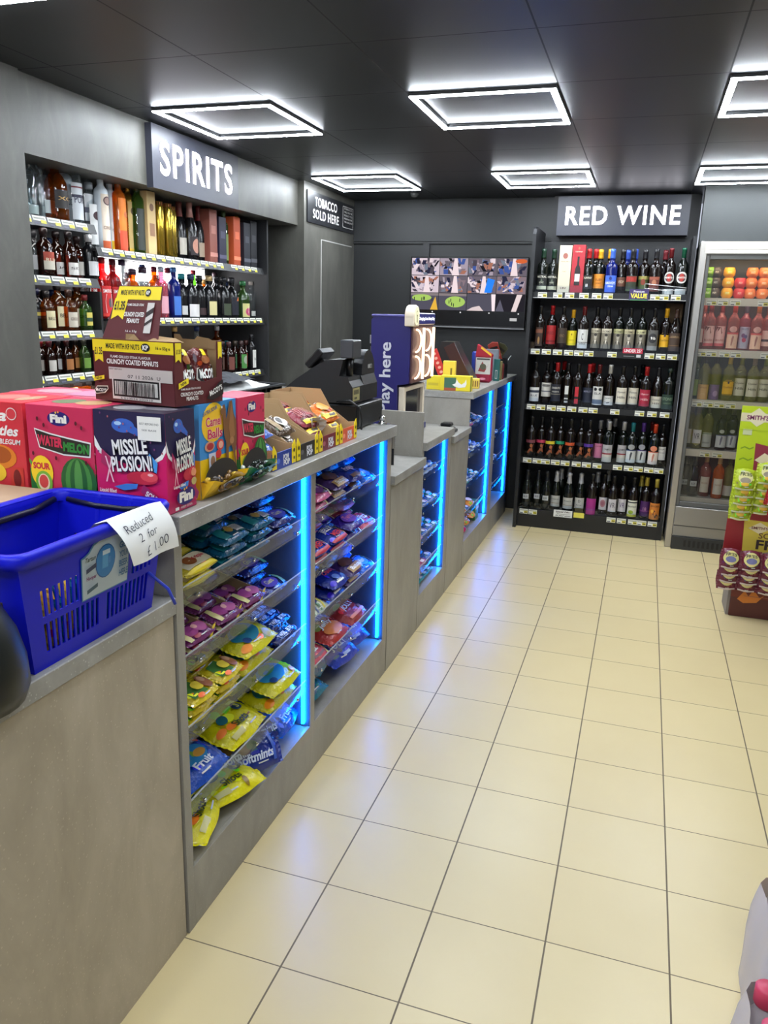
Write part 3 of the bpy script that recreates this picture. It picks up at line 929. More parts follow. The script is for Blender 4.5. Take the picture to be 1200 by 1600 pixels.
for k, row in enumerate((W1, W2, W3, W4, W5)):
    L, Rr = LR[k]
    z = ZS[k] + .0172
    for n, it in enumerate(row):
        if it is None:
            continue
        px, kind, gl, cap, lab, lab_t = it
        x = -.09 + (px - L) / (Rr - L) * .99
        x = max(-.062, min(.868, x))
        y = 4.396 + (.034 if n % 2 else 0)
        sc = .92 if (k == 1 and n == 3) or kind == 'sparkling' else 1.0
        bottle(kind, gl, cap, lab, fit(lab_t, ORD[n + 1], SHN[k] + ' rack shelf'), 'bottles on the %s shelf of the wine rack' % SHN[k], (x, y, z), 0, scale=sc)
# second row of the top shelf, only necks and caps show
for n, (px, cap, gl, d) in enumerate([(928, C['red'], 'dg', 'red'), (933, C['yel'], 'dg', 'yellow'), (951, C['yel'], 'dg', 'amber yellow'), (978, (60, 90, 190), 'blue', 'blue'), (990, (60, 90, 190), 'blue', 'bright blue'), (1037, (110, 34, 40), 'db', 'dark red')]):
    x = -.09 + (px - 838) / 233 * .99
    bottle('port', gl, cap, None, 'dark bottle with %s cap, %s along back row of top rack shelf' % (d, ORD[n + 1]), 'back row on the top shelf of the wine rack', (x, 4.512 + .085 * (n % 2), ZS[0] + .0172), 0, scale=1.03)
# more bottles stand behind the front ones of the lower shelves
for k, pxs in ((2, [(858, C['blk']), (872, C['red']), (921, C['red']), (999, C['blk'])]), (3, [(945, C['silv']), (955, C['silv']), (1014, C['dred'])]), (4, [(870, C['silv']), (881, C['silv']), (929, C['silv']), (945, C['silv']), (998, (190, 170, 70))])):
    L, Rr = LR[k]
    for n, (px, cap) in enumerate(pxs):
        x = -.09 + (px - L) / (Rr - L) * .99
        bottle('claret' if k < 4 else 'sparkling', 'dg', cap, None, 'dark wine bottle behind others, %s in back row of %s rack shelf' % (ORD[n + 1], SHN[k]), 'back row on the %s shelf of the wine rack' % SHN[k], (x, 4.515 + .09 * (n % 2), ZS[k] + .0172), scale=.94 if k == 4 else 1.0)


def tube_box(name, label, w_, d_, h, col, items, loc, rz=0.0, cat='box', group=None, side=None):
    mb = MB()
    mb.box(-w_ / 2, w_ / 2, -d_ / 2, d_ / 2, 0, h, P(col, .5), .0015)
    art(mb, plane_fn((-w_ / 2, -d_ / 2, 0), (w_, 0, 0), (0, 0, h), (0, -1, 0)), items, .0004, .0003)
    return tag(mb.obj(name, None, loc, (0, 0, rz)), label, cat, group)


tube_box('gift_carton', 'tall cream carton lettered LBV on the top rack shelf', .083, .083, .315, (214, 200, 168),
         [('t', 'LBV', .5, .1, .5, .045, P((110, 70, 60), .6)), ell(.5, .78, .2, .06, (150, 90, 80)), ('t', "TAYLOR'S", .5, .66, .7, .02, P((120, 80, 70), .6)), ('t', 'PORT', .5, .45, .3, .02, P((150, 110, 90), .6))], (.097, 4.40, ZS[0] + .0172))
tube_box('gift_carton', 'tall red carton with a bottle picture on the top rack shelf', .085, .085, .318, (168, 38, 48),
         [('t', 'TAWNY', .5, .86, .6, .03, P((230, 190, 170), .6)), ('e', .5, .38, .24, .22, P((30, 22, 24), .5)), ('r', .42, .5, .58, .76, P((30, 22, 24), .5)), ('r', .3, .22, .7, .40, P((206, 196, 190), .5)), ('r', .28, .16, .72, .24, P((30, 22, 24), .5)), ell(.5, .93, .08, .03, (230, 90, 70))], (.186, 4.40, ZS[0] + .0172))
mb = MB()
mb.box(-.055, .055, -.06, .06, 0, .335, P((120, 96, 68), .7), skip=('f',))
tag(mb.obj('open_carton', None, (.848, 4.505, ZS[1] + .0172)), 'open brown carton behind the last bottle on the second rack shelf', 'box')
# shelf talkers
mb = MB()
fn = plane_fn((.545, 4.328, 1.664), (.125, 0, 0), (0, 0, .075), (0, -1, .0))
mb.box(.545, .67, 4.328, 4.330, 1.664, 1.739, P((60, 44, 96), .5))
art(mb, fn, [('t', 'Premium', .5, .8, .55, .2, {'b': .01}, P((240, 236, 240), .5)), ('t', 'VALUE', .5, .42, .86, .42, {'b': .04}, P((236, 220, 70), .5)), ('r', .04, .02, .96, .1, P((70, 140, 80), .5))])
tag(mb.obj('shelf_talker'), 'purple card reading VALUE on the top rack shelf edge', 'sign')
mb = MB()
mb.box(.54, .672, 4.325, 4.327, 1.277, 1.348, P((20, 20, 22), .5))
fn = plane_fn((.54, 4.325, 1.277), (.132, 0, 0), (0, 0, .071), (0, -1, 0))
art(mb, fn, [('r', 0, .5, 1, 1, P((186, 34, 60), .5)), ('t', 'UNDER 25?', .5, .75, .86, .3, {'b': .02}, P((240, 238, 236), .5)), ('r', .06, .2, .6, .26, P((130, 130, 130), .5)), ('r', .7, .14, .92, .4, P((200, 200, 200), .5))])
tag(mb.obj('shelf_talker'), 'red and black card reading UNDER 25? on the second rack shelf edge', 'sign')
mb = MB()
mb.box(.165, .30, 4.322, 4.324, .105, .158, WHITE)
fn = plane_fn((.165, 4.322, .105), (.135, 0, 0), (0, 0, .053), (0, -1, 0))
art(mb, fn, [('t', 'Special Offer', .5, .72, .8, .28, {'sh': .3}, P((70, 40, 50), .5)), ('r', .18, .42, .88, .46, INK), ('t', 'All your wines', .5, .2, .84, .26, {'sh': .3}, P((40, 40, 60), .5))])
tag(mb.obj('handwritten_notice'), 'white handwritten card on the bottom rack shelf edge', 'sign')
mb = MB()
mb.box(.31, .385, 4.326, 4.328, .112, .15, P((232, 220, 90), .5))
mb.box(.315, .375, 4.327, 4.33, .152, .185, P((60, 56, 30), .5))
tag(mb.obj('shelf_talker'), 'small yellow and black tag beside the handwritten card', 'sign')
mb = MB()
mb.tube([(.64, 4.327, 1.775), (.905, 4.327, 1.752)], .003, CLEAR((255, 255, 255), .3, .1, .35), 6)
mb.tube([(.64, 4.327, 1.775), (.64, 4.327, 1.745), (.76, 4.327, 1.735), (.905, 4.327, 1.738)], .003, CLEAR((255, 255, 255), .3, .1, .35), 6)
rel(mb, RACK).obj('loose_trim', RACK)

# ------------------------------------------------------------------ drinks fridge
FR = thing('drinks_fridge', 'tall steel glass-door drinks fridge beside the wine rack', 'fridge', (1.75, 4.4, 0))
FX0, FX1 = 0.955, 2.55
FGREY = P((88, 88, 86), .45)
FIN = P((96, 92, 88), .6)
STEELM = P((150, 148, 144), .38, .7)
mb = MB()
mb.box(FX0, FX0 + .042, 4.20, 4.75, 0.0, 2.035, STEEL, .003)
rel(mb, FR).obj('side_panel', FR)
rel(MB().box(FX1 - .04, FX1, 4.20, 4.75, 0.0, 2.035, STEEL, .003), FR).obj('side_panel', FR)
mb = MB()
mb.box(FX0 + .042, FX1 - .04, 4.17, 4.72, 0.0, .09, P((40, 41, 42), .5))
for i in range(46):
    x = FX0 + .12 + i * .03
    mb.box(x, x + .016, 4.167, 4.171, .025, .07, P((14, 14, 14), .6))
rel(mb, FR).obj('vent_plinth', FR)
mb = MB()
mb.box(FX0 + .042, FX1 - .04, 4.19, 4.72, .09, .165, STEELM, .003)
mb.box(FX0 + .042, FX1 - .04, 4.185, 4.72, .168, .30, STEELM, .003)
rel(mb, FR).obj('lower_panel', FR)
rel(MB().box(FX0 + .042, FX1 - .04, 4.70, 4.72, .30, 1.95, FIN), FR).obj('back_panel', FR)
rel(MB().box(FX0 + .042, FX1 - .04, 4.22, 4.72, 1.95, 2.03, FGREY), FR).obj('top_panel', FR)
mb = MB()
mb.box(FX0 + .03, FX1 - .03, 4.195, 4.24, 1.962, 2.035, EM((1.0, .97, .9), .85), .004)
can = rel(mb, FR).obj('lit_canopy', FR)
mb = MB()
mb.box(FX0 + .03, FX1 - .03, 4.190, 4.196, 1.985, 1.989, STEEL)
mb.box(FX0 + .03, FX1 - .03, 4.190, 4.196, 1.960, 1.964, STEEL)
rel(mb, FR).obj('canopy_trim', FR)
# glass doors in dark frames
for x0, x1 in ((FX0 + .042, FX0 + .79), (FX0 + .80, FX1 - .045)):
    mb = MB()
    for a, b, c, d in ((x0, x0 + .022, .30, 1.955), (x1 - .022, x1, .30, 1.955), (x0 + .022, x1 - .022, .30, .335), (x0 + .022, x1 - .022, 1.925, 1.955)):
        mb.box(a, b, 4.205, 4.235, c, d, FGREY, .003)
    fr = rel(mb, FR).obj('glass_door', FR)
    rel(MB().box(x0 + .022, x1 - .022, 4.217, 4.221, .335, 1.925, CLEAR((240, 240, 238), .03, .03, .01)), FR).obj('pane', fr)
FZ = [1.685, 1.356, 1.021, 0.683, 0.345]
for k, z in enumerate(FZ):
    mb = MB()
    mb.box(FX0 + .045, FX1 - .045, 4.30, 4.69, z - .004, z + .006, CLEAR((226, 226, 220), .1, .1, .35) if k else P((210, 200, 184), .4))
    mb.box(FX0 + .045, FX1 - .045, 4.285, 4.30, z - .042, z + .006, P((206, 196, 182), .4))
    sh = rel(mb, FR).obj('shelf', FR)
    for q in {0: (.03, .10, .175, .34, .42), 1: (.005, .07, .15, .22, .40), 2: (.02, .09, .16, .23), 3: (.11, .19), 4: ()}[k]:
        mb = MB()
        ticket(mb, FX0 + .05 + q, FX0 + .112 + q, 4.284, z - .040, z - .006)
        rel(mb, FR).obj('price_ticket', sh)
# warm strip lamps inside the cabinet
mb = MB()
mb.box(FX0 + .06, FX1 - .06, 4.26, 4.285, 1.93, 1.945, EM((1.0, .76, .5), 16.0))
rel(mb, FR).obj('strip_lamp', FR)
mb = MB()
mb.box(FX0 + .06, FX1 - .06, 4.305, 4.32, 1.655, 1.665, EM((1.0, .5, .42), 9.0))
mb.box(FX0 + .06, FX1 - .06, 4.305, 4.32, 1.33, 1.338, EM((1.0, .86, .6), 1.2))
rel(mb, FR).obj('strip_lamp', FR)
PX0 = FX0 + .042
pot_cols = [((120, 176, 40), 'lime green'), ((70, 60, 54), 'dark brown'), ((250, 176, 24), 'amber yellow'), ((214, 46, 60), 'red'), ((232, 124, 60), 'orange'), ((232, 124, 60), 'orange'), ((220, 100, 70), 'coral')]
pot_x = [1098, 1116, 1136, 1155, 1172, 1191]
potm = {}
for i, px in enumerate(pot_x):
    col, cn = pot_cols[i]
    x = max(PX0 + .042, at(px, 455, 1, 4.36)[0])
    for lv in range(3):
        if lv == 2 and i == 3:
            continue
        key = col
        if key not in potm:
            mb = MB()
            mb.lathe([(.024, 0), (.037, .018), (.037, .044), (.030, .062), (.028, .064)], P(col, .35), 14)
            art(mb, cyl_fn(.0375, .012, .052, .6), [('r', .15, .3, .85, .72, P(tuple(min(255, int(c * 1.15 + 25)) for c in col), .5)), ('t', 'POT', .5, .52, .45, .3, {'b': .02}, P((250, 240, 220), .5))], .0006, .0005, 3)
            o = mb.obj('fruit_pot')
            potm[key] = o.data
        else:
            o = link('fruit_pot', potm[key])
        o.location = (x, 4.36, FZ[0] + .0068 + lv * .0652)
        tag(o, '%s pot, %s of its stack, %s stack from left on top fridge shelf' % (cn, ('lowest', 'second', 'topmost')[lv], ORD[i + 1]), 'pot', 'pots on the top fridge shelf')
FB = [
    (1, 1090, 'claret', 'rose', (200, 120, 110), lb('f1', (226, 206, 196)), 'rose wine bottle with pale label'),
    (1, 1106, 'claret', 'rose', (150, 60, 60), lb('f2', (226, 180, 172), .02, .15, 1.0, [('BLUSH', .3, .7, .1, (150, 60, 70))], [(0, .14, (206, 90, 96))], [pol([(.1, .75), (.3, .95), (.25, .7), (.5, .95), (.6, .6), (.9, .9), (.9, 1), (.1, 1)], (110, 50, 50))]), 'rose wine bottle with branch-patterned pink label'),
    (1, 1124, 'claret', 'rose', (150, 60, 60), lb('f2', (226, 180, 172)), 'rose wine bottle with branch-patterned pink label'),
    (1, 1143, 'claret', 'rose', (190, 70, 60), ('f4', .01, .16, 1.05, [('r', 0, 0, 1, .66, P((236, 196, 170), .5)), ('r', 0, .60, 1, .68, P((214, 84, 80), .5)), ell(.5, .82, .3, .13, (214, 160, 150)), pol([(.42, .12), (.5, .12), (.62, .5), (.5, .56), (.42, .4)], (170, 110, 100))]), 'rose wine bottle with peach footprint label'),
    (1, 1162, 'claret', 'pinkg', (110, 110, 130), lb('f5', (176, 176, 196), .01, .15, .95, [('FRUITS', .9, .6, .08, (90, 90, 120))], None, [ell(.4, .6, .16, .1, (110, 60, 110)), ell(.5, .4, .18, .11, (180, 60, 90)), ell(.62, .55, .14, .09, (90, 80, 130))]), 'pink wine bottle with lilac fruit label'),
    (1, 1180, 'claret', 'rose', (190, 120, 60), ('f4', .01, .16, 1.05, []), 'rose wine bottle with peach footprint label'),
    (1, 1197, 'claret', 'rose', (200, 110, 100), lb('f7', (232, 190, 178), .03, .13, 1.0, [], [(.3, .45, (60, 40, 50))]), 'rose wine bottle with round pink label'),
    (2, 1083, 'claret', 'green', (90, 110, 50), lb('f8', (130, 150, 60), .02, .13, .8), 'green wine bottle with lime label'),
    (2, 1099, 'claret', 'white', (70, 60, 50), lb('f9', (206, 160, 90), .0, .1, 1.05, [('GOLD', .8, .6, .1, (150, 100, 50))], None, [pol([(.2, .1), (.8, .1), (.6, .4), (.4, .4)], (226, 200, 140))]), 'white wine bottle with tan orange label'),
    (2, 1117, 'claret', 'white', (70, 60, 60), lb('f10', (120, 92, 140), .0, .1, 1.05, [], None, [ell(.6, .4, .2, .2, (170, 140, 180))]), 'white wine bottle with violet label'),
    (2, 1137, 'claret', 'white', (206, 170, 40), ('b12', .035, .145, 1.05, []), 'white wine bottle with golden shield label'),
    (2, 1156, 'claret', 'white', (150, 150, 40), lb('c9', (216, 208, 188)), 'white wine bottle with cream script label and olive capsule'),
    (2, 1175, 'claret', 'white', (150, 130, 110), lb('c9', (216, 208, 188)), 'white wine bottle with cream script label and tan capsule'),
    (2, 1194, 'claret', 'white', (150, 160, 40), lb('c9', (216, 208, 188)), 'white wine bottle with cream script label and lime capsule'),
    (3, 1070, 'claret', 'white', (120, 110, 100), lb('f15', (196, 190, 176), .03, .13, .9), 'white wine bottle with plain ivory label'),
    (3, 1087, 'claret', 'white', (110, 100, 90), vr('a', (60, 50, 70)), 'white wine bottle with pointed white label'),
    (3, 1103, 'claret', 'white', (110, 110, 110), lb('f17', (186, 186, 178), .01, .11, 1.0, [('PINOT', .3, .6, .12, (90, 90, 90))], [(.9, .96, (100, 110, 90))]), 'white wine bottle with grey leafy label'),
    (3, 1125, 'claret', 'dg', (80, 80, 90), ('bf4', .02, .16, 1.05, [('r', 0, 0, 1, .58, P((196, 198, 200), .5)), ('r', 0, .56, 1, .6, P((90, 90, 140), .5)), pol([(.42, .12), (.5, .12), (.62, .5), (.5, .56), (.42, .4)], (110, 110, 130)), ell(.5, .78, .2, .09, (170, 170, 160))]), 'dark wine bottle with white footprint label'),
    (3, 1142, 'claret', 'dg', (80, 80, 90), ('bf4', .02, .16, 1.05, []), 'dark wine bottle with white footprint label'),
    (4, 1067, 'sparkling', 'dg', (60, 60, 60), ('e1', .08, .12, .55, []), 'dark sparkling bottle with small neck ticket'),
    (4, 1080, 'sparkling', 'dg', (60, 60, 60), ('e1', .08, .12, .55, []), 'dark sparkling bottle with small neck ticket'),
    (4, 1098, 'claret', 'rose', (206, 170, 130), lb('f22', (214, 204, 190), .03, .14, .85, [('ROSE', .6, .6, .1, (150, 110, 100))]), 'pale rose bottle with tall white label'),
    (4, 1118, 'claret', 'orangeg', (206, 170, 130), lb('f22', (214, 204, 190)), 'amber bottle with tall white label'),
    (4, 1135, 'claret', 'white', (90, 110, 60), lb('f24', (196, 190, 180), .02, .09, .95), 'white wine bottle with low pale label'),
]
fsh = ['top', 'second', 'third', 'fourth', 'bottom']
cnt = {}
FVY = [455, 530, 600, 690, 775]
for k, px, kind, gl, cap, lab, d in FB:
    cnt[k] = cnt.get(k, 0) + 1
    x = max(PX0 + .045, at(px, FVY[k], 1, 4.36)[0])
    bottle(kind, gl, cap, lab, fit(d, ORD[cnt[k]], fsh[k] + ' fridge shelf'), 'bottles on the %s fridge shelf' % fsh[k], (x, 4.35 + .036 * (cnt[k] % 2), FZ[k] + .0068), scale=.93 if kind == 'sparkling' else 1.0)

# ------------------------------------------------------------------ spirits alcove
SP = thing('bottle_shelving', 'black stepped bottle shelving inside the grey spirits alcove', 'shelf unit', (-1.95, 2.55, 0))
SHB = P((30, 31, 33), .45)
rel(MB().box(-2.158, -2.14, 1.27, 3.84, .997, 2.105, P((70, 70, 70), .5)), SP).obj('back_panel', SP)
rel(MB().box(-2.14, -1.79, 1.80, 1.815, .997, 1.60, SHB), SP).obj('divider', SP)
rel(MB().box(-2.14, -1.76, 3.50, 3.52, .997, 2.105, P((34, 35, 37), .5)), SP).obj('end_panel', SP)
LSH = [('upper left', 1.885, 1.275, 1.79), ('second left', 1.645, 1.275, 1.79), ('third left', 1.412, 1.275, 1.80), ('fourth left', 1.222, 1.275, 1.80), ('lowest left', 1.030, 1.275, 1.80),
       ('upper right', 1.790, 1.79, 3.49), ('middle right', 1.470, 1.85, 3.49), ('lower right', 1.132, 1.82, 3.49)]
SL = EM((1.0, .97, .94), 6.0)


def ticketx(mb, y0, y1, x, z0, z1, tilt=.012):
    fn = lambda u, v, d: (x + d + tilt * (1 - v), y0 + (y1 - y0) * u, z0 + (z1 - z0) * v)
    art(mb, fn, [('r', 0, 0, 1, 1, TICKW), ('r', .55, .1, .97, .6, TICKY), ('r', .06, .66, .9, .84, P((150, 150, 140), .6)), ('r', .06, .12, .42, .3, P((80, 80, 100), .6))], .001, .0004)


for nm, z, y0, y1 in LSH:
    mb = MB()
    mb.box(-2.14, -1.79, y0, y1, z - .006, z + .006, SHB)
    mb.add([(-1.79, y0, z + .012), (-1.775, y0, z - .03), (-1.79, y0, z - .03), (-1.79, y1, z + .012), (-1.775, y1, z - .03), (-1.79, y1, z - .03)], [[0, 1, 4, 3], [1, 2, 5, 4], [0, 2, 1], [3, 4, 5], [2, 0, 3, 5]], SHB)
    sh = rel(mb, SP).obj('shelf', SP)
    yy = y0 + .03 if 'left' in nm else y0 + .04
    i = 0
    while yy + .085 < y1:
        if not (nm == 'upper right' and 2.95 < yy < 3.04) and not (nm == 'lower right' and yy < 2.3):
            mb = MB()
            ticketx(mb, yy, yy + .078, -1.7895, z - .028, z + .010)
            rel(mb, SP).obj('price_ticket', sh)
        yy += .088
    if nm != 'lowest left':
        mb = MB()
        if nm == 'upper right':
            mb.box(-2.13, -2.115, 1.92, 2.42, z - .118, z - .012, EM((1.0, .98, 1.0), 9.0))
            mb.box(-2.13, -2.115, 2.50, 3.30, z - .112, z - .012, EM((1.0, .98, 1.0), 9.0))
        else:
            mb.box(-1.835, -1.815, y0 + .08, y1 - .08, z - .016, z - .008, SL)
        rel(mb, SP).obj('strip_lamp', sh)
rel(MB().box(-2.13, -2.115, 1.35, 1.75, 1.02, 1.17, EM((1.0, .98, .96), 3.0)), SP).obj('strip_lamp', SP)

# back counter below the alcove
BC = thing('back_counter', 'grey staff counter under the spirits shelves', 'counter', (-1.5, 2.55, 0))
rel(MB().box(-2.14, -1.10, 1.265, 3.84, .955, .995, GREYTOP, .003), BC).obj('worktop', BC)
rel(MB().box(-2.10, -1.14, 1.28, 3.83, .0, .955, GREYWALL), BC).obj('cabinet', BC)

sk = lambda key, bg, z0=.02, z1=.1, txt='', tc=(40, 40, 44), hh=1.0, band=None: lb(key, bg, z0, z1, hh, [(txt, .55, .75, .2, tc)] if txt else (), band)


def srow(nm, z, items, depth=-1.84, shift=0):
    i = 0
    for it in items:
        px, v, kind, gl, cap, lab, d = it[:7]
        sc = it[7] if len(it) > 7 else 1.0
        i += 1
        dx = depth - (.04 if i % 2 else 0)
        y = at(px, v, 0, dx)[1]
        if nm == 'middle right':
            y = max(y, 1.862)
        if nm == 'third left':
            y = min(y, 1.752)
        bottle(kind, gl, cap, lab, fit(d, ORD[i] if shift == 0 else ORD[i] + ' of dark end', nm + ' spirits shelf'), 'bottles on the %s spirits shelf' % nm, (dx, y, z + .0068), PI / 2, 'spirit_bottle', 'bottle', sc)


xs0 = lambda c: c / 3.81                    # columns of the first alcove crop
xs1 = lambda c: 130 + c / 3.81
srow('upper left', 1.885, [
    (xs0(172), 320, 'vodka', 'clear', (190, 194, 196), sk('s1', (206, 216, 210), .02, .06), 'clear spirit bottle with pale low label', .95),
    (xs0(212), 320, 'vodka', 'clear', (30, 30, 34), None, 'unlabelled clear spirit bottle', .95),
    (xs0(262), 320, 'gin', 'clear', (60, 30, 30), sk('s2', (196, 206, 206), .03, .08), 'squat clear bottle with dark stopper', 1.08),
    (xs0(340), 325, 'gin', 'amber', (50, 24, 20), sk('s3', (40, 36, 34), .05, .12, 'XO', (200, 160, 90)), 'amber brandy bottle with dark label', 1.1),
    (xs0(385), 325, 'vodka', 'frost', (206, 208, 212), sk('s4', (226, 228, 230), .02, .16, 'VODKA', (60, 60, 80)), 'frosted white vodka bottle'),
    (xs0(438), 325, 'vodka', 'clear', (190, 190, 196), sk('s5', (200, 204, 208), .02, .17, 'PURE', (70, 70, 90), 1.0, [(.6, .68, (40, 36, 60)), (.86, .9, (120, 40, 50))]), 'vodka bottle with large silver label', 1.05),
    (xs0(505), 330, 'vodka', 'clear', (206, 208, 214), sk('s6', (206, 208, 210), .03, .15, '', (0, 0, 0), .9, [(.3, .5, (90, 90, 110))]), 'clear vodka bottle with white label'),
], -1.86)
srow('second left', 1.645, [
    (xs0(205), 405, 'flask', 'clear', (60, 60, 64), sk('t1', (206, 206, 206), .03, .09), 'small clear bottle with white label'),
    (xs0(268), 405, 'flask', 'dark', (40, 24, 24), sk('t2', (170, 70, 50), .03, .1, 'RUM', (230, 210, 180), 1.0, [(0, .5, (206, 198, 180))]), 'dark rum flask with red and white label', 1.05),
    (xs0(342), 410, 'gin', 'dark', (30, 22, 24), sk('t3', (206, 202, 196), .02, .085, 'JAM', (60, 40, 40)), 'round dark bottle with white star label', .82),
    (xs0(415), 412, 'gin', 'dark', (30, 22, 24), sk('t4', (214, 210, 204), .02, .085, 'SD', (60, 40, 40)), 'round dark bottle with plain white label', .82),
    (xs0(465), 415, 'flask', 'dark', (40, 24, 24), sk('t5', (196, 190, 180), .02, .08), 'narrow dark bottle with cream label'),
    (xs0(535), 415, 'flask', 'blk', (206, 206, 206), sk('t6', (206, 206, 206), .02, .08), 'black bottle with white cap', 1.05),
], -1.84)
bells = lambda k: sk(k, (226, 214, 170), .02, .1, "BELL'S", (60, 50, 40), .95)
srow('third left', 1.412, [
    (xs0(222), 490, 'flask', 'blk', (20, 24, 60), sk('u1', (60, 60, 70), .06, .1, '', (0, 0, 0), 1.0, [(.3, .7, (206, 190, 90))]), 'navy flask with yellow band', .95),
    (xs0(282), 492, 'flask', 'amber', (30, 26, 26), bells('u2'), 'amber whisky flask with cream arched label', .9),
    (xs0(350), 492, 'flask', 'amber', (30, 26, 26), bells('u2'), 'amber whisky bottle with larger cream label', 1.1),
    (xs0(415), 495, 'flask', 'amber', (60, 36, 26), sk('u3', (206, 196, 178), .02, .09, 'GROUSE', (80, 40, 30)), 'amber whisky flask with bird label', .95),
    (xs0(470), 495, 'flask', 'amber', (60, 36, 26), sk('u3', (206, 196, 178)), 'amber whisky bottle with bird label', 1.12),
    (xs0(546), 500, 'flask', 'green', (120, 30, 30), sk('u5', (206, 190, 90), .03, .1, '', (0, 0, 0), .7, [(.3, .6, (40, 70, 50))]), 'green bottle with yellow oval label', .85),
], -1.84)
minis = [((120, 20, 30), 'dark', (196, 190, 180), 'dark red'), ((90, 24, 34), 'dark', (206, 200, 190), 'wine red'), ((40, 36, 40), 'dark', (206, 206, 206), 'black'), ((60, 20, 20), 'dark', (170, 110, 60), 'maroon'), ((40, 30, 30), 'amber', (180, 120, 60), 'brown'), ((60, 60, 50), 'green', (110, 150, 60), 'leafy green'), ((90, 90, 90), 'orangeg', (230, 110, 40), 'orange'), ((60, 50, 50), 'dark', (210, 206, 200), 'grey')]
srow('fourth left', 1.222, [(xs0(245 + 52 * i), 560, 'mini', g, c, sk('m%d' % i, l, .02, .07), '%s miniature spirit bottle' % n, .95 + .1 * (i > 5)) for i, (c, g, l, n) in enumerate(minis)], -1.84)
srow('upper right', 1.790, [
    (xs0(545), 370, 'vodka', 'clear', (206, 206, 210), lb('v1', (226, 226, 224), .02, .2, .95, (), None, [ell(.5, .72, .3, .11, (60, 30, 36))]), 'white vodka bottle with dark roundel'),
    (xs0(615), 375, 'tall', 'frost', (190, 190, 190), lb('v2', (222, 206, 186), .0, .25, .95, [('CIROC', .4, .8, .06, (140, 110, 100))], [(0, .16, (196, 84, 36))], [ell(.5, .88, .34, .08, (70, 40, 44)), ell(.5, .88, .26, .06, (150, 120, 110))]), 'tall frosted bottle fading to orange'),
    (xs0(668), 378, 'tall', 'frost', (170, 110, 70), lb('v3', (240, 238, 230), .0, .25, .95, [('CIROC', .4, .8, .06, (150, 150, 140))], [(0, .2, (250, 206, 30))], [ell(.62, .82, .24, .07, (80, 86, 70))]), 'tall white bottle fading to yellow'),
    (xs0(718), 380, 'tall', 'orangeg', (170, 90, 40), lb('v4', (236, 130, 40), .0, .25, .95, [], [(0, .4, (230, 84, 50))], [ell(.6, .7, .22, .06, (200, 110, 60))]), 'tall orange bottle'),
    (xs0(772), 384, 'tall', 'gold', (90, 70, 40), lb('v5', (214, 186, 116), .0, .25, .95, [], [(0, .1, (240, 200, 60))], [ell(.5, .82, .3, .08, (110, 84, 54))]), 'tall gold bottle with brown roundel'),
    (xs0(828), 388, 'tall', 'green', (30, 30, 34), sk('v6', (60, 66, 60), .02, .22), 'tall dark green bottle'),
], -1.84)
# boxes and foil tubes on the same shelf
gift = [(378, (206, 178, 124), 'tan', .31), (425, (198, 164, 60), 'gold', .28), (455, (198, 164, 60), 'gold', .275), (482, (198, 164, 60), 'gold', .275), (507, (190, 160, 60), 'gold', .275), (530, (200, 170, 70), 'gold', .275)]
for i, (c, col, n, h) in enumerate(gift):
    y = at(xs1(c), 395, 0, -1.83 - .05 * (i % 2))[1]
    mb = MB()
    if n == 'tan':
        mb.box(-.04, .04, -.036, .036, 0, h, P(col, .6), .002)
        art(mb, plane_fn((.04, -.036, 0), (0, .072, 0), (0, 0, h), (1, 0, 0)), [('r', .2, .3, .8, .5, P((160, 120, 90), .6)), ell(.5, .75, .25, .06, (120, 84, 60))])
    else:
        mb.lathe([(.028, 0), (.03, .003), (.03, h - .03), (.026, h - .02), (.026, h), (.02, h + .002)], P(col, .2, .9), 14)
        mb.lathe([(.0262, h - .018), (.0262, h + .001), (.01, h + .003)], P((150, 84, 50), .3, .5), 12)
    tag(mb.obj('gift_carton' if n == 'tan' else 'foil_gift_tube', None, (-1.83 - .05 * (i % 2), y, 1.7968)), 'tan spirits carton beside the gold tubes' if n == 'tan' else 'shiny gold bottle tube, %s from left on upper right spirits shelf' % ORD[i], 'box', None if n == 'tan' else 'gold tubes on the spirits shelf')
srow('upper right', 1.790, [
    (xs1(578), 400, 'sparkling', 'blk', (110, 50, 44), sk('w1', (206, 200, 186), .03, .12), 'champagne bottle with white label'),
    (xs1(640), 402, 'sparkling', 'blk', (170, 120, 110), lb('w2', (40, 30, 34), .03, .13, 1.0, (), None, [ell(.5, .5, .35, .4, (196, 140, 120))]), 'champagne bottle with pink oval label'),
    (xs1(692), 404, 'sparkling', 'blk', (120, 40, 40), sk('w3', (196, 176, 150), .03, .11), 'champagne bottle with cream label'),
    (xs1(837), 410, 'tall', 'green', (60, 80, 40), sk('w4', (120, 140, 70), .03, .2), 'tall olive green liqueur bottle', .9),
    (xs1(915), 415, 'tall', 'blk', (206, 180, 90), sk('w5', (60, 60, 40), .03, .2), 'tall black bottle with gold stopper', .9),
], -1.84, 1)
for c, col, n, h in ((745, (150, 84, 70), 'brick red', .30), (800, (36, 34, 60), 'midnight blue', .27), (885, (196, 84, 44), 'orange', .29), (945, (34, 36, 46), 'black', .27), (985, (24, 25, 30), 'blue-black', .29)):
    y = at(xs1(c), 408, 0, -1.84)[1]
    mb = MB().box(-.04, .04, -.042, .042, 0, h, P(col, .5), .002)
    art(mb, plane_fn((.04, -.042, 0), (0, .084, 0), (0, 0, h), (1, 0, 0)), [('r', .2, .55, .8, .7, P(tuple(min(255, c + 40) for c in col), .5)), ('r', 0, .12, 1, .2, P(tuple(min(255, c + 60) for c in col), .5))])
    tag(mb.obj('gift_carton', None, (-1.84, y, 1.7968)), 'tall %s spirits carton on the upper right shelf' % n, 'box')
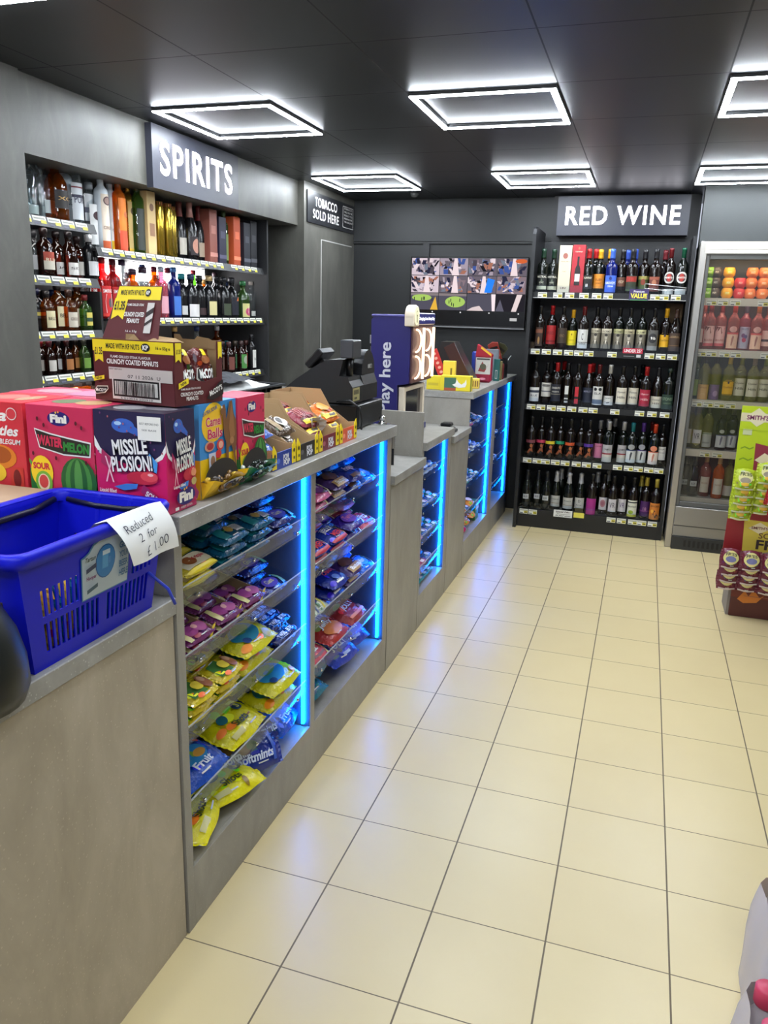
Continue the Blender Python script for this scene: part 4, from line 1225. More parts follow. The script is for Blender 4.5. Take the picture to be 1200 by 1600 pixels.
smir = lambda k: lb(k, (206, 40, 40), .01, .16, 1.05, [('SMIRNOFF', .84, .85, .12, (240, 236, 230))], [(.0, .1, (230, 60, 50))], [pol([(.22, .12), (.78, .12), (.82, .5), (.74, .74), (.26, .74), (.18, .5)], (222, 218, 212)), ell(.5, .45, .12, .16, (90, 84, 84))])
srow('middle right', 1.470, [
    (xs1(60), 470, 'vodka', 'clear', (150, 24, 28), smir('x1'), 'clear vodka bottle with red label', .95),
    (xs1(122), 472, 'vodka', 'red', (170, 26, 30), smir('x1'), 'red vodka bottle with red label', .95),
    (xs1(185), 475, 'vodka', 'red', (120, 30, 44), smir('x1'), 'red vodka bottle with maroon cap', .95),
    (xs1(240), 475, 'vodka', 'clear', (60, 40, 70), smir('x1'), 'clear vodka bottle with violet cap', .95),
    (xs1(300), 478, 'gin', 'orangeg', (60, 40, 60), sk('x2', (222, 206, 190), .03, .1), 'orange gin bottle'),
    (xs1(362), 480, 'gin', 'clear', (54, 36, 54), sk('x3', (206, 206, 210), .03, .1), 'round clear gin bottle with plum stopper', 1.05),
    (xs1(430), 482, 'vodka', 'orangeg', (120, 30, 60), sk('x4', (226, 150, 90), .03, .13), 'apricot gin bottle with crimson cap', .9),
    (xs1(470), 484, 'vodka', 'pinkg', (170, 176, 190), sk('x5', (206, 150, 160), .03, .13), 'pink gin bottle with silver cap', .9),
    (xs1(510), 485, 'vodka', 'clear', (150, 40, 60), sk('x6', (60, 60, 90), .03, .13), 'gin bottle with navy label', .9),
    (xs1(545), 487, 'vodka', 'blue', (60, 110, 170), sk('x7', (60, 110, 190), .02, .13), 'blue gin bottle', .92),
    (xs1(590), 488, 'gin', 'blk', (20, 130, 140), sk('x8', (206, 204, 200), .02, .07), 'round black bottle with teal stopper'),
    (xs1(645), 490, 'gin', 'blk', (40, 60, 90), sk('x9', (214, 210, 206), .01, .08, '', (0, 0, 0), 1.2), 'round black bottle with wide white label'),
    (xs1(695), 490, 'gin', 'blk', (30, 30, 34), sk('x10', (60, 40, 40), .02, .06), 'plain round dark bottle'),
    (xs1(752), 491, 'gin', 'blk', (200, 170, 120), sk('x11', (206, 194, 140), .02, .1), 'dark bottle with buff label'),
    (xs1(797), 492, 'vodka', 'blk', (40, 40, 44), sk('x12', (206, 206, 200), .02, .11, '', (0, 0, 0), .7), 'narrow black bottle with white label', .85),
    (xs1(838), 492, 'gin', 'blk', (30, 30, 34), sk('x13', (60, 70, 50), .02, .09), 'dark bottle with olive label'),
    (xs1(885), 493, 'gin', 'blk', (50, 50, 54), lb('x14', (24, 26, 40), .02, .13, 1.0, (), None, [pol([(.1, .72), (.5, .98), (.9, .72), (.6, .78), (.4, .78)], (230, 120, 40))]), 'black liqueur bottle with orange stag-like mark', 1.02),
    (xs1(952), 494, 'gin', 'green', (40, 110, 60), lb('x15', (206, 200, 130), .01, .1, 1.1, (), None, [ell(.5, .4, .3, .3, (186, 70, 110)), ('r', .44, .2, .5, .8, P((230, 220, 200), .5))]), 'green bottle with pale yellow and pink label', .95),
    (xs1(1000), 495, 'vodka', 'clear', (190, 180, 170), sk('x16', (206, 206, 200), .02, .06), 'clear slim bottle with low label', .8),
], -1.84)
srow('lower right', 1.132, [
    (xs1(640), 570, 'flask', 'clear', (60, 90, 140), sk('y1', (80, 110, 160), .02, .1), 'blue-labelled small bottle'),
    (xs1(690), 570, 'flask', 'pinkg', (120, 60, 80), sk('y2', (150, 160, 190), .02, .1), 'lilac small bottle'),
    (xs1(740), 572, 'flask', 'pinkg', (170, 120, 110), sk('y3', (190, 150, 150), .02, .1), 'rosy small bottle'),
    (xs1(790), 573, 'flask', 'clear', (150, 110, 80), sk('y4', (170, 140, 120), .02, .1), 'tan small bottle'),
    (xs1(830), 574, 'flask', 'dark', (60, 40, 40), sk('y5', (90, 60, 50), .02, .1), 'brown small bottle'),
    (xs1(868), 575, 'flask', 'dark', (70, 40, 40), sk('y6', (110, 60, 50), .02, .1), 'red-brown small bottle'),
    (xs1(906), 576, 'flask', 'dark', (60, 50, 40), lb('y7', (56, 110, 66), .02, .11, 1.0, (), None, [ell(.5, .6, .3, .3, (190, 190, 180))]), 'small bottle with green label'),
    (xs1(942), 577, 'flask', 'dark', (60, 40, 40), lb('y8', (70, 130, 60), .02, .11, 1.0, (), None, [ell(.5, .6, .3, .3, (150, 160, 140))]), 'small bottle with bright green label'),
    (xs1(972), 577, 'flask', 'dark', (70, 40, 36), lb('y9', (160, 60, 50), .02, .11, 1.0, (), None, [ell(.5, .6, .3, .3, (190, 150, 140))]), 'small bottle with red label'),
    (xs1(1003), 578, 'vodka', 'blk', (30, 30, 34), lb('y10', (206, 204, 196), .02, .17, .8, [('No 7', .5, .5, .16, (40, 40, 44))]), 'black bottle with tall white label', .78),
], -1.84)
# second rows in the alcove: only shoulders, necks and caps show between the front bottles
for nm, z, y0, y1, kinds, gls, n in (('upper left', 1.885, 1.34, 1.75, ('vodka', 'gin'), ('clear', 'frost', 'clear'), 5), ('second left', 1.645, 1.34, 1.75, ('flask',), ('dark', 'clear', 'amber'), 5),
                                     ('third left', 1.412, 1.34, 1.75, ('flask',), ('amber', 'dark'), 5), ('fourth left', 1.222, 1.34, 1.75, ('mini',), ('dark', 'amber', 'orangeg'), 6),
                                     ('middle right', 1.470, 1.95, 3.40, ('vodka', 'gin'), ('clear', 'dark', 'green', 'amber', 'clear', 'blk'), 12), ('lower right', 1.132, 2.4, 3.40, ('flask', 'vodka'), ('dark', 'amber', 'clear'), 9)):
    for i in range(n):
        kd = kinds[i % len(kinds)]
        gl = gls[i % len(gls)]
        cp = ((60, 40, 50), (150, 40, 50), (190, 190, 194), (40, 60, 110), (190, 150, 90), (30, 110, 120), (110, 40, 70))[(i * 3 + n) % 7]
        nmg = {'clear': 'clear', 'frost': 'frosted', 'dark': 'dark brown', 'amber': 'amber', 'green': 'green', 'blk': 'black', 'orangeg': 'orange'}[gl]
        bottle(kd, gl, cp, None, '%s bottle, %s from left in back row of %s spirits shelf' % (nmg, ORD[i + 1], nm), 'back row on the %s spirits shelf' % nm, (-2.02, y0 + (y1 - y0) * i / (n - 1), z + .0068), PI / 2, 'spirit_bottle', 'bottle', .95)

# boxed drinks glowing on the lowest left shelf
for i, (c, col, n) in enumerate(((360, (240, 200, 50), 'yellow'), (425, (250, 170, 20), 'amber'), (500, (248, 120, 24), 'orange'), (560, (150, 120, 100), 'brown'), (610, (206, 90, 40), 'rust red'))):
    y = at(xs0(c), 598, 0, -1.84)[1]
    mb = MB().box(-.035, .035, -.03, .03, 0, .125, CLEAR(col, .08, .2, .5), .003)
    mb.box(-.02, .02, -.015, .015, .125, .142, P((60, 44, 40), .4))
    tag(mb.obj('liqueur_bottle', None, (-1.86, y, 1.0368)), '%s square liqueur bottle on the lowest left spirits shelf' % n, 'bottle', 'square bottles on the lowest left shelf')

# ------------------------------------------------------------------ the counter run
XF = -0.262         # front plane of the counter run
BLUE = EM((0.001, 0.19, 1.0), BLUE_W)
BAYIN = concrete((66, 70, 80), (58, 62, 72), (76, 80, 90), 0.1)  # darker, bluer grey: bay shade and blue glow put into the colour
KICK = GREY


def tray(t, y0, y1, z, depth=.31, rise=.085, lip=.045):
    """one sloping clear tray with a front lip and three screws"""
    x0, x1 = XF - .012, XF - .012 - depth
    mb = MB()
    mb.add([(x0, y0, z), (x0, y1, z), (x1, y1, z + rise), (x1, y0, z + rise), (x0, y0, z + .004), (x0, y1, z + .004), (x1, y1, z + rise + .004), (x1, y0, z + rise + .004)],
           [[3, 2, 1, 0], [4, 5, 6, 7], [0, 1, 5, 4], [1, 2, 6, 5], [2, 3, 7, 6], [3, 0, 4, 7]], ACRYL)
    tr = rel(mb, t).obj('clear_tray', t)
    mb = MB()
    mb.box(x0, x0 + .004, y0, y1, z - .004, z + lip, ACRYL)
    mb.box(x0 - .0005, x0 + .0045, y0, y1, z + lip - .0012, z + lip, CLEAR((255, 255, 255), .25, .1, .3))
    rel(mb, t).obj('front_lip', tr)
    for k in (.1, .5, .9):
        mb = MB()
        y = y0 + (y1 - y0) * k
        mb.lathe([(.0055, 0), (.0055, .003), (.003, .005)], CHROME, 10, M=Matrix.Translation((x0 + .004, y, z + .008)) @ Matrix.Rotation(PI / 2, 4, 'Y'))
        rel(mb, t).obj('screw', tr)


def bay(t, y0, y1, ztop, tiers, wall=None, zb=.175):
    rel(MB().box(XF - .40, XF - .385, y0, y1, zb, ztop, BAYIN), t).obj('back_panel', t)
    for z in tiers:
        tray(t, y0 + .004, y1 - .004, z)
    rel(MB().box(XF - .385, XF - .002, wall - .0005, wall + .0005, zb + .001, ztop - .001, BAYIN), t).obj('side_shade_sheet', t)  # thin sheet added over the grey side wall, bay shade in its colour
    mb = MB()
    mb.box(XF - .028, XF - .019, wall - .011, wall - .0006, zb + .012, ztop - .004, BLUE)
    rel(mb, t).obj('blue_light_strip', t)


def counter(name, label, y0, y1, loc_z=0):
    return thing(name, label, 'counter', (XF - .2, (y0 + y1) / 2, 0))


# main sweet counter
MC_ = counter('sweet_counter', 'grey sweet counter with two open bays and blue light strips, nearest to the viewer', .02, 1.61)
rel(MB().box(XF - .56, XF + .02, .012, 1.615, 1.057, 1.10, GREYTOP, .002), MC_).obj('worktop', MC_)
rel(MB().box(XF - .56, XF, .016, .046, 0, 1.057, GREY), MC_).obj('end_panel', MC_)
rel(MB().box(XF - .40, XF, .781, .817, .175, 1.057, GREY), MC_).obj('divider', MC_)
rel(MB().box(XF - .40, XF, 1.558, 1.61, .175, 1.057, GREY), MC_).obj('end_panel', MC_)
rel(MB().box(XF - .40, XF - .012, .046, 1.61, 0, .172, KICK), MC_).obj('base_shelf', MC_)
rel(MB().box(XF - .012, XF, .046, 1.61, 0, .176, KICK, .001), MC_).obj('plinth', MC_)
rel(MB().box(XF - .56, XF - .40, .046, 1.61, 0, 1.057, GREY), MC_).obj('staff_side_panel', MC_)
bay(MC_, .046, .768, 1.055, [.872, .70, .512, .31], .781)
bay(MC_, .818, 1.545, 1.055, [.872, .69, .505, .325], 1.558)
# near low desk
ND = counter('front_desk', 'plain grey low desk in the foreground carrying the blue basket', -1.2, .01)
rel(MB().box(XF - .70, XF + .004, -1.6, .011, .872, .912, GREYTOP, .002), ND).obj('worktop', ND)
rel(MB().box(XF - .66, XF - .004, -1.58, .008, 0, .872, concrete((170, 159, 140), (156, 145, 127), (184, 173, 154), 0.5)), ND).obj('front_panel', ND)
# low step-down cabinet
L1 = counter('low_cabinet', 'plain grey low cabinet beyond the sweet counter, below the upright panel', 1.62, 2.11)
rel(MB().box(XF - .5, XF + .018, 1.617, 2.112, .845, .885, GREYTOP, .002), L1).obj('worktop', L1)
rel(MB().box(XF - .48, XF, 1.62, 2.11, .0, .845, GREY), L1).obj('front_panel', L1)
rel(MB().box(XF - .215, XF, 2.092, 2.110, .885, 1.096, GREY, .001), L1).obj('upright_panel', L1)
# kiosk cabinet with a bay
K1 = counter('kiosk_cabinet', 'grey cabinet with one blue-lit bay under the lottery display', 2.115, 2.69)
rel(MB().box(XF - .56, XF + .018, 2.114, 2.688, .912, .952, GREYTOP, .002), K1).obj('worktop', K1)
rel(MB().box(XF - .40, XF, 2.114, 2.132, .0, .912, GREY), K1).obj('end_panel', K1)
rel(MB().box(XF - .40, XF, 2.622, 2.688, .0, .912, GREY), K1).obj('end_panel', K1)
rel(MB().box(XF - .40, XF, 2.132, 2.622, .0, .175, KICK), K1).obj('plinth', K1)
rel(MB().box(XF - .56, XF - .40, 2.114, 2.688, .0, .912, GREY), K1).obj('staff_side_panel', K1)
bay(K1, 2.134, 2.609, .91, [.755, .58, .425, .27], 2.622)
# low cabinet two
L2 = counter('low_cabinet', 'plain grey low cabinet between the kiosk cabinet and the far counter', 2.69, 3.12)
rel(MB().box(XF - .5, XF + .018, 2.692, 3.128, .862, .90, GREYTOP, .002), L2).obj('worktop', L2)
rel(MB().box(XF - .48, XF, 2.694, 3.126, .0, .862, GREY), L2).obj('front_panel', L2)
# far counter
F1 = counter('far_counter', 'grey far counter with yellow boxes and two blue-lit bays', 3.13, 4.75)
rel(MB().box(XF - .56, XF + .02, 3.128, 4.76, 1.06, 1.10, GREYTOP, .002), F1).obj('worktop', F1)
rel(MB().box(XF - .54, XF, 3.132, 3.15, 0, 1.06, GREY), F1).obj('end_panel', F1)
rel(MB().box(XF - .40, XF, 3.91, 4.03, .175, 1.06, GREY), F1).obj('divider', F1)
rel(MB().box(XF - .40, XF, 4.67, 4.75, .0, 1.06, P((40, 44, 56), .4)), F1).obj('end_panel', F1)
rel(MB().box(XF - .40, XF, 3.15, 4.67, 0, .175, KICK), F1).obj('plinth', F1)
rel(MB().box(XF - .54, XF - .40, 3.15, 4.75, 0, 1.06, GREY), F1).obj('staff_side_panel', F1)
bay(F1, 3.152, 3.896, 1.058, [.86, .69, .50, .31], 3.91)
bay(F1, 4.035, 4.656, 1.058, [.86, .69, .50, .31], 4.67)


# ------------------------------------------------------------------ sweet packs
PM = {}


def pack_mesh(key, w_, l_, th, col, items, seed=1, shine=.25, flat=.55):
    """a pillow bag: width along x with crimped ends, length along y, artwork on top"""
    if key in PM:
        return PM[key]
    r = random.Random(seed)
    ph = [r.uniform(0, 6.28) for _ in range(6)]

    def hgt(u, v):
        a = 1 - abs(2 * u - 1) ** 3
        b = 1 - abs(2 * v - 1) ** 4
        s = (max(a, 0) ** .6) * (max(b, 0) ** .6)
        e = .96 + .10 * math.sin(9 * u + ph[0]) * math.sin(7 * v + ph[1]) + .05 * math.sin(21 * u + ph[2]) * math.sin(16 * v + ph[3])
        return th * .5 * s * e

    def warp(u, v):
        k = .02 * math.sin(2 * PI * v + ph[4])
        return (u - .5) * w_ * (.95 - .05 * math.cos(2 * PI * v)) + k * w_ * .2, (v - .5) * l_ * (.94 - .05 * math.cos(2 * PI * u))
    mb = MB()
    nu, nv = 16, 12
    mat = P(col, shine, 0, .5, .15, .6, 70)
    for sgn in (1, -1):
        vs, fs = [], []
        for j in range(nv + 1):
            for i in range(nu + 1):
                u, v = i / nu, j / nv
                x, y = warp(u, v)
                vs.append((x, y, th * .5 + sgn * hgt(u, v) * (1 if sgn > 0 else .8)))
        for j in range(nv):
            for i in range(nu):
                a = j * (nu + 1) + i
                q = [a, a + 1, a + nu + 2, a + nu + 1]
                fs.append(q if sgn > 0 else q[::-1])
        mb.add(vs, fs, mat, True)
    # crimped ends
    for s in (-1, 1):
        vs, fs = [], []
        n = 14
        for i in range(n + 1):
            v = i / n
            x, y = warp(0 if s < 0 else 1, v)
            z = th * .5 + .0012 * (-1) ** i
            vs += [(x, y, z), (x + s * .009, y, z)]
        for i in range(n):
            q = [2 * i, 2 * i + 1, 2 * i + 3, 2 * i + 2]
            fs.append(q if s > 0 else q[::-1])
        mb.add(vs, fs, mat)

    def fn(u, v, d):
        x, y = warp(u, v)
        return (x, y, th * .5 + hgt(u, v) + d)
    extra = []
    for q in range(9):
        cc = tuple(max(0, min(255, int(x * r.choice((.55, .75, 1.25, 1.5)) + r.uniform(-10, 26)))) for x in col)
        if q % 3:
            extra.append(('e', r.uniform(.1, .9), r.uniform(.12, .88), r.uniform(.03, .11), r.uniform(.04, .13), P(cc, .35)))
        else:
            uu, vv = r.uniform(.05, .75), r.uniform(.1, .8)
            extra.append(('r', uu, vv, uu + r.uniform(.06, .2), vv + r.uniform(.03, .1), P(cc, .35)))
    for q in range(2):
        uu, vv = r.uniform(.1, .6), r.uniform(.08, .16) if q else r.uniform(.82, .9)
        extra.append(('r', uu, vv, uu + .22, vv + .03, P((206, 206, 204), .4)))
    art(mb, fn, extra + items, .0011, .00035, 5)
    o = mb.obj('tmp')
    PM[key] = o.data
    bpy.data.objects.remove(o)
    return PM[key]


W_ = (238, 236, 232)
X = lambda s, u, v, w_, h, c, **k: ('t', s, u, v, w_, h, dict({'b': .03}, **k), P(c, .4))
R_ = lambda a, b, c, d, col: ('r', a, b, c, d, P(col, .35))
EL = lambda a, b, c, d, col: ('e', a, b, c, d, P(col, .35))
barc = [R_(.56, .25, .92, .8, W_)] + [R_(.585 + i * .03, .32, .598 + i * .03, .73, (20, 20, 24)) for i in range(11)]
# key: (kind words, w, l, th, colour, art)
PK = {
    'teal': ('teal snack bar with barcode', .135, .062, .030, (10, 84, 118), barc + [EL(.40, .55, .10, .24, (160, 130, 50)), R_(.03, .1, .22, .9, (14, 110, 120))]),
    'purp': ('purple chocolate bag', .145, .075, .03, (40, 40, 110), [EL(.45, .5, .26, .32, (84, 50, 140)), X('Giant', .45, .55, .3, .26, (226, 206, 140)), R_(.78, .1, .96, .9, (120, 150, 70))]),
    'bisc': ('yellow and cream biscuit pack', .14, .075, .028, (206, 186, 60), [R_(.08, .18, .92, .82, (226, 216, 186)), EL(.35, .5, .16, .24, (150, 84, 40)), X('Krispie', .62, .5, .36, .22, (196, 50, 60)), R_(.0, .0, 1, .14, (230, 206, 30))]),
    'berry': ('plum coloured fruit snack pack', .125, .07, .026, (110, 40, 92), [EL(.3, .5, .2, .3, (150, 60, 120)), EL(.62, .45, .2, .28, (176, 90, 140)), R_(.03, .06, .14, .94, (206, 190, 130)), EL(.5, .55, .08, .12, (230, 170, 160))]),
    'navyp': ('navy and purple sweet bag', .15, .085, .035, (30, 40, 104), [EL(.5, .5, .32, .3, (96, 60, 150)), X('Oreo', .5, .5, .4, .28, W_), R_(.9, .0, 1, 1, (190, 196, 130))]),
    'yelgr': ('yellow and green wafer pack', .115, .085, .026, (222, 196, 30), [('p', [(.08, .15), (.62, .15), (.5, .85), (.08, .85)], P((70, 120, 50), .35)), EL(.5, .5, .16, .2, (236, 206, 60)), EL(.8, .5, .18, .34, (150, 90, 50)), EL(.78, .62, .1, .14, (196, 150, 110))]),
    'yelteal': ('yellow and teal sweet bag', .20, .13, .05, (216, 206, 20), [EL(.4, .55, .3, .34, (40, 130, 150)), EL(.4, .66, .2, .16, (80, 140, 50)), EL(.25, .3, .08, .1, (30, 60, 110)), R_(.1, .8, .3, .92, (30, 40, 70))]),
    'twix': ('navy chocolate bar with white lettering', .14, .034, .022, (22, 26, 84), [X('TWIRL', .3, .5, .34, .5, W_, sh=.2), X('BITES', .7, .5, .3, .5, W_, sh=.2), R_(.93, 0, 1, 1, (170, 40, 60))]),
    'yelbig': ('large yellow sweet bag', .21, .15, .055, (228, 216, 16), [EL(.72, .62, .10, .12, (34, 60, 70)), EL(.3, .6, .1, .12, (40, 110, 120)), X('Shots', .5, .34, .34, .18, (60, 66, 20)), X('S', .72, .62, .07, .14, (230, 220, 60)), R_(.1, .08, .36, .2, (200, 190, 120))]),
    'bluefr': ('blue fruit sweet bag', .19, .14, .05, (20, 74, 176), [EL(.5, .55, .28, .26, (40, 130, 190)), EL(.42, .6, .14, .12, (120, 160, 60)), EL(.62, .5, .12, .1, (206, 150, 60)), EL(.85, .8, .05, .06, (200, 40, 50)), X('Fruit', .5, .28, .4, .18, (226, 230, 240))]),
    'navyb': ('dark blue mint bag', .18, .12, .045, (24, 44, 128), [EL(.35, .62, .12, .16, (110, 40, 40)), EL(.5, .66, .1, .12, (60, 100, 60)), X('Softmints', .5, .34, .72, .24, (210, 216, 236), sh=.2), R_(.84, .1, .9, .9, (60, 90, 180))]),
    'pinkb': ('pink and purple sweet bag', .15, .10, .035, (206, 96, 140), [EL(.45, .5, .28, .32, (110, 50, 130)), R_(.80, 0, .9, 1, (226, 214, 140)), X('Curly', .45, .5, .34, .22, (236, 220, 236))]),
    'brownb': ('brown and purple chocolate bag', .15, .105, .038, (70, 46, 110), [EL(.42, .62, .30, .26, (92, 54, 34)), R_(.1, .04, .9, .34, (170, 130, 80)), X('Buttons', .5, .2, .6, .18, W_)]),
    'crunch': ('royal blue chocolate bag', .15, .105, .036, (26, 40, 140), [X('Fudge', .5, .6, .52, .34, (226, 196, 206), sh=.15), R_(.12, .1, .55, .26, (120, 80, 50)), R_(.7, .06, .8, .2, W_)]),
    'chew': ('blue chew bag with red letters', .145, .10, .03, (36, 60, 160), [X('JELLY', .46, .66, .62, .28, W_), X('MEN', .56, .34, .5, .26, (222, 60, 70)), R_(.86, 0, .95, 1, (226, 206, 60)), R_(.0, .0, .9, .12, (196, 60, 80))]),
    'twirl': ('shiny purple chocolate bag', .155, .10, .036, (54, 30, 130), [EL(.45, .5, .3, .3, (110, 60, 170)), X('Twirl', .45, .55, .42, .28, (226, 130, 150)), R_(.84, 0, .95, 1, (206, 196, 120))]),
    'rosy': ('salmon pink sweet bag', .15, .10, .034, (214, 90, 104), [X('Fizz', .5, .5, .4, .32, W_), EL(.5, .5, .02, .02, W_), R_(.2, .1, .8, .2, (110, 40, 60)), R_(.9, 0, 1, 1, (190, 190, 100))]),
    'sky': ('bright blue sweet bag', .145, .10, .034, (24, 96, 210), [EL(.5, .5, .3, .3, (70, 150, 236)), X('Mint', .5, .5, .4, .26, W_), R_(.88, 0, .96, 1, (210, 216, 150))]),
    'malt': ('dark blue bag with red lettering', .15, .115, .04, (22, 44, 150), [X('Crunchy', .52, .64, .58, .24, (230, 70, 90), sh=.15), EL(.45, .32, .14, .13, (100, 130, 210)), R_(.2, .08, .6, .14, W_)]),
    'stripy': ('striped white and green sweet bag', .15, .11, .034, (206, 212, 190), [R_(.06, .0, .16, 1, (60, 120, 70)), R_(.28, .0, .36, 1, (40, 60, 120)), R_(.48, 0, .56, 1, (60, 120, 70)), R_(.68, 0, .76, 1, (226, 206, 60)), EL(.5, .5, .2, .2, (50, 70, 130))]),
    'red': ('red and orange jelly bag', .19, .13, .05, (176, 44, 40), [EL(.5, .34, .34, .24, (226, 130, 50)), X('Jelly', .46, .60, .52, .24, W_, sh=.1), EL(.2, .7, .12, .14, (150, 160, 60))]),
    'redb': ('brick red jelly bag', .19, .13, .05, (160, 50, 48), [X('JOLLY', .5, .55, .5, .26, W_, sh=.1), EL(.25, .8, .16, .1, (120, 140, 60)), R_(.1, .1, .9, .2, (206, 90, 60))]),
    'jolly': ('blue jelly bag', .21, .15, .055, (34, 60, 180), [EL(.5, .72, .3, .18, (80, 160, 230)), X('JOLLY', .5, .48, .6, .26, W_, sh=.1), EL(.84, .68, .07, .09, (230, 180, 60)), R_(.36, .14, .62, .22, (150, 170, 226))]),
    'greent': ('green and teal mint bag', .20, .13, .05, (20, 110, 130), [EL(.5, .6, .28, .28, (60, 130, 60)), ('p', [(.1, .2), (.3, .3), (.25, .5), (.06, .4)], P((226, 220, 170), .4)), R_(.78, .5, .95, .8, (210, 206, 120)), EL(.45, .6, .1, .12, (110, 70, 60))]),
    'gum': ('white chewing gum pack', .07, .03, .02, (206, 216, 232), [R_(.1, .2, .5, .8, (40, 70, 150)), R_(.55, .2, .9, .8, (110, 130, 180))]),
    'gumg': ('green chewing gum pack', .075, .034, .02, (50, 140, 130), [R_(.1, .2, .55, .8, (206, 220, 226)), R_(.6, .2, .9, .8, (30, 70, 120))]),
    'pinkg': ('pink sweet tube', .085, .034, .024, (206, 100, 140), [R_(.1, .2, .5, .8, (226, 206, 220)), R_(.6, .2, .9, .8, (120, 60, 130))]),
    'mixb': ('small mixed blue sweet pack', .085, .05, .026, (60, 100, 180), [EL(.4, .5, .2, .3, (206, 210, 226)), R_(.7, .1, .9, .9, (226, 150, 120))]),
    'orng': ('orange sweet bag', .12, .08, .04, (226, 140, 60), [EL(.5, .5, .3, .3, (240, 200, 150)), R_(.8, 0, .9, 1, (206, 206, 200))]),
    'magenta': ('magenta sweet box', .10, .07, .045, (190, 40, 100), [EL(.5, .5, .3, .3, (226, 100, 140))]),
}


def pack(key, label, group, M, seed=0, cat='sweets'):
    nm, w_, l_, th, col, items = PK[key]
    o = link('snack_bar' if l_ < .07 else 'sweet_bag', pack_mesh(key + str(seed), w_, l_, th, col, items, seed * 7 + len(key) + ord(key[1])))
    o.matrix_world = M
    return tag(o, label, cat, group)


def slope_M(y, x, z, jit=0.0, extra=0.0, rise=.085, depth=.31):
    """local x along the counter (+y), local y uphill (-x), local z the slope's normal"""
    a = math.atan(rise / depth) + extra
    c, s = math.cos(a), math.sin(a)
    m = Matrix(((0, -c, s, x), (1, 0, 0, y), (0, s, c, z), (0, 0, 0, 1)))
    return m @ Matrix.Rotation(jit, 4, 'Z')


rp = random.Random(11)


def lanes(bayname, tiers, y0, zs, depth=.30):
    xf = XF - .019
    for ti, (z, lanes_) in enumerate(zip(zs, tiers)):
        tn = ('top', 'second', 'third', 'fourth')[ti] + ' tray'
        y = y0
        for li, (key, lay) in enumerate(lanes_):
            nm, w_, l_, th = PK[key][:4]
            y += w_ / 2 + .018
            n = int((depth + .012) / l_)
            i = 0
            for q in range(lay):
                for r in range(n):
                    if q and q == lay - 1 and n > 2 and (r + li) % 4 == 3:
                        continue
                    s = l_ * .5 + .003 + r * l_ * 1.005
                    xx = xf - s
                    zz = z + .007 + (xf + .006 - xx) * .274
                    i += 1
                    m = slope_M(y + rp.uniform(-.003, .003), xx + .274 * q * th * 1.1, zz + q * th * 1.1, rp.uniform(-.03, .03))
                    nth = ORD[i] if i < len(ORD) else 'last'
                    pack(key, '%s, %s of %s lane on %s, %s' % (nm, nth, ORD[li + 1], tn, bayname), '%s in the %s' % (nm, bayname), m, rp.randint(0, 1))
            y += w_ / 2


lanes('nearest bay', [
    [('bisc', 2), ('teal', 3), ('teal', 3), ('purp', 3)],
    [('berry', 2), ('berry', 2), ('berry', 2), ('purp', 2)],
    [('yelgr', 3), ('yelgr', 3), ('yelteal', 2), ('twix', 3)],
    [('bluefr', 1), ('yelbig', 1), ('yelteal', 2)],
], .075, [.872, .70, .512, .31])
lanes('second bay', [
    [('pinkb', 2), ('brownb', 2), ('crunch', 2), ('sky', 2)],
    [('chew', 2), ('chew', 2), ('twirl', 2), ('rosy', 2)],
    [('stripy', 1), ('malt', 2), ('brownb', 2), ('sky', 2)],
    [('rosy', 1), ('red', 1), ('redb', 1)],
], .84, [.872, .69, .505, .325])
lanes('kiosk bay', [
    [('gum', 1), ('gum', 1), ('gum', 1), ('gum', 1)],
    [('gumg', 1), ('mixb', 1), ('mixb', 1), ('gumg', 1)],
    [('pinkg', 1), ('mixb', 1), ('mixb', 1), ('gumg', 1)],
    [('pinkg', 1), ('pinkg', 1), ('mixb', 1)],
], 2.15, [.755, .58, .425, .27], .16)
lanes('far counter bay', [
    [('mixb', 2), ('pinkg', 1), ('mixb', 2), ('gum', 1), ('mixb', 1)],
    [('gum', 1), ('mixb', 1), ('gum', 2), ('mixb', 1), ('gum', 1)],
    [('gumg', 1), ('gumg', 1), ('gum', 1), ('mixb', 1), ('gumg', 1)],
    [('orng', 1), ('mixb', 1), ('orng', 1)],
], 3.17, [.86, .69, .50, .31], .15)
lanes('last bay', [[('mixb', 1)], [('mixb', 1), ('gum', 1)], [('gum', 1), ('mixb', 1)], [('mixb', 1)]], 4.12, [.86, .69, .50, .31], .11)


def loose(key, y, x, z, rz, pitch, roll, label, group, seed=0):
    m = Matrix.Translation((x, y, z)) @ Matrix.Rotation(rz, 4, 'Z') @ Matrix.Rotation(pitch, 4, 'X') @ Matrix.Rotation(roll, 4, 'Y')
    pack(key, label, group, m, seed)


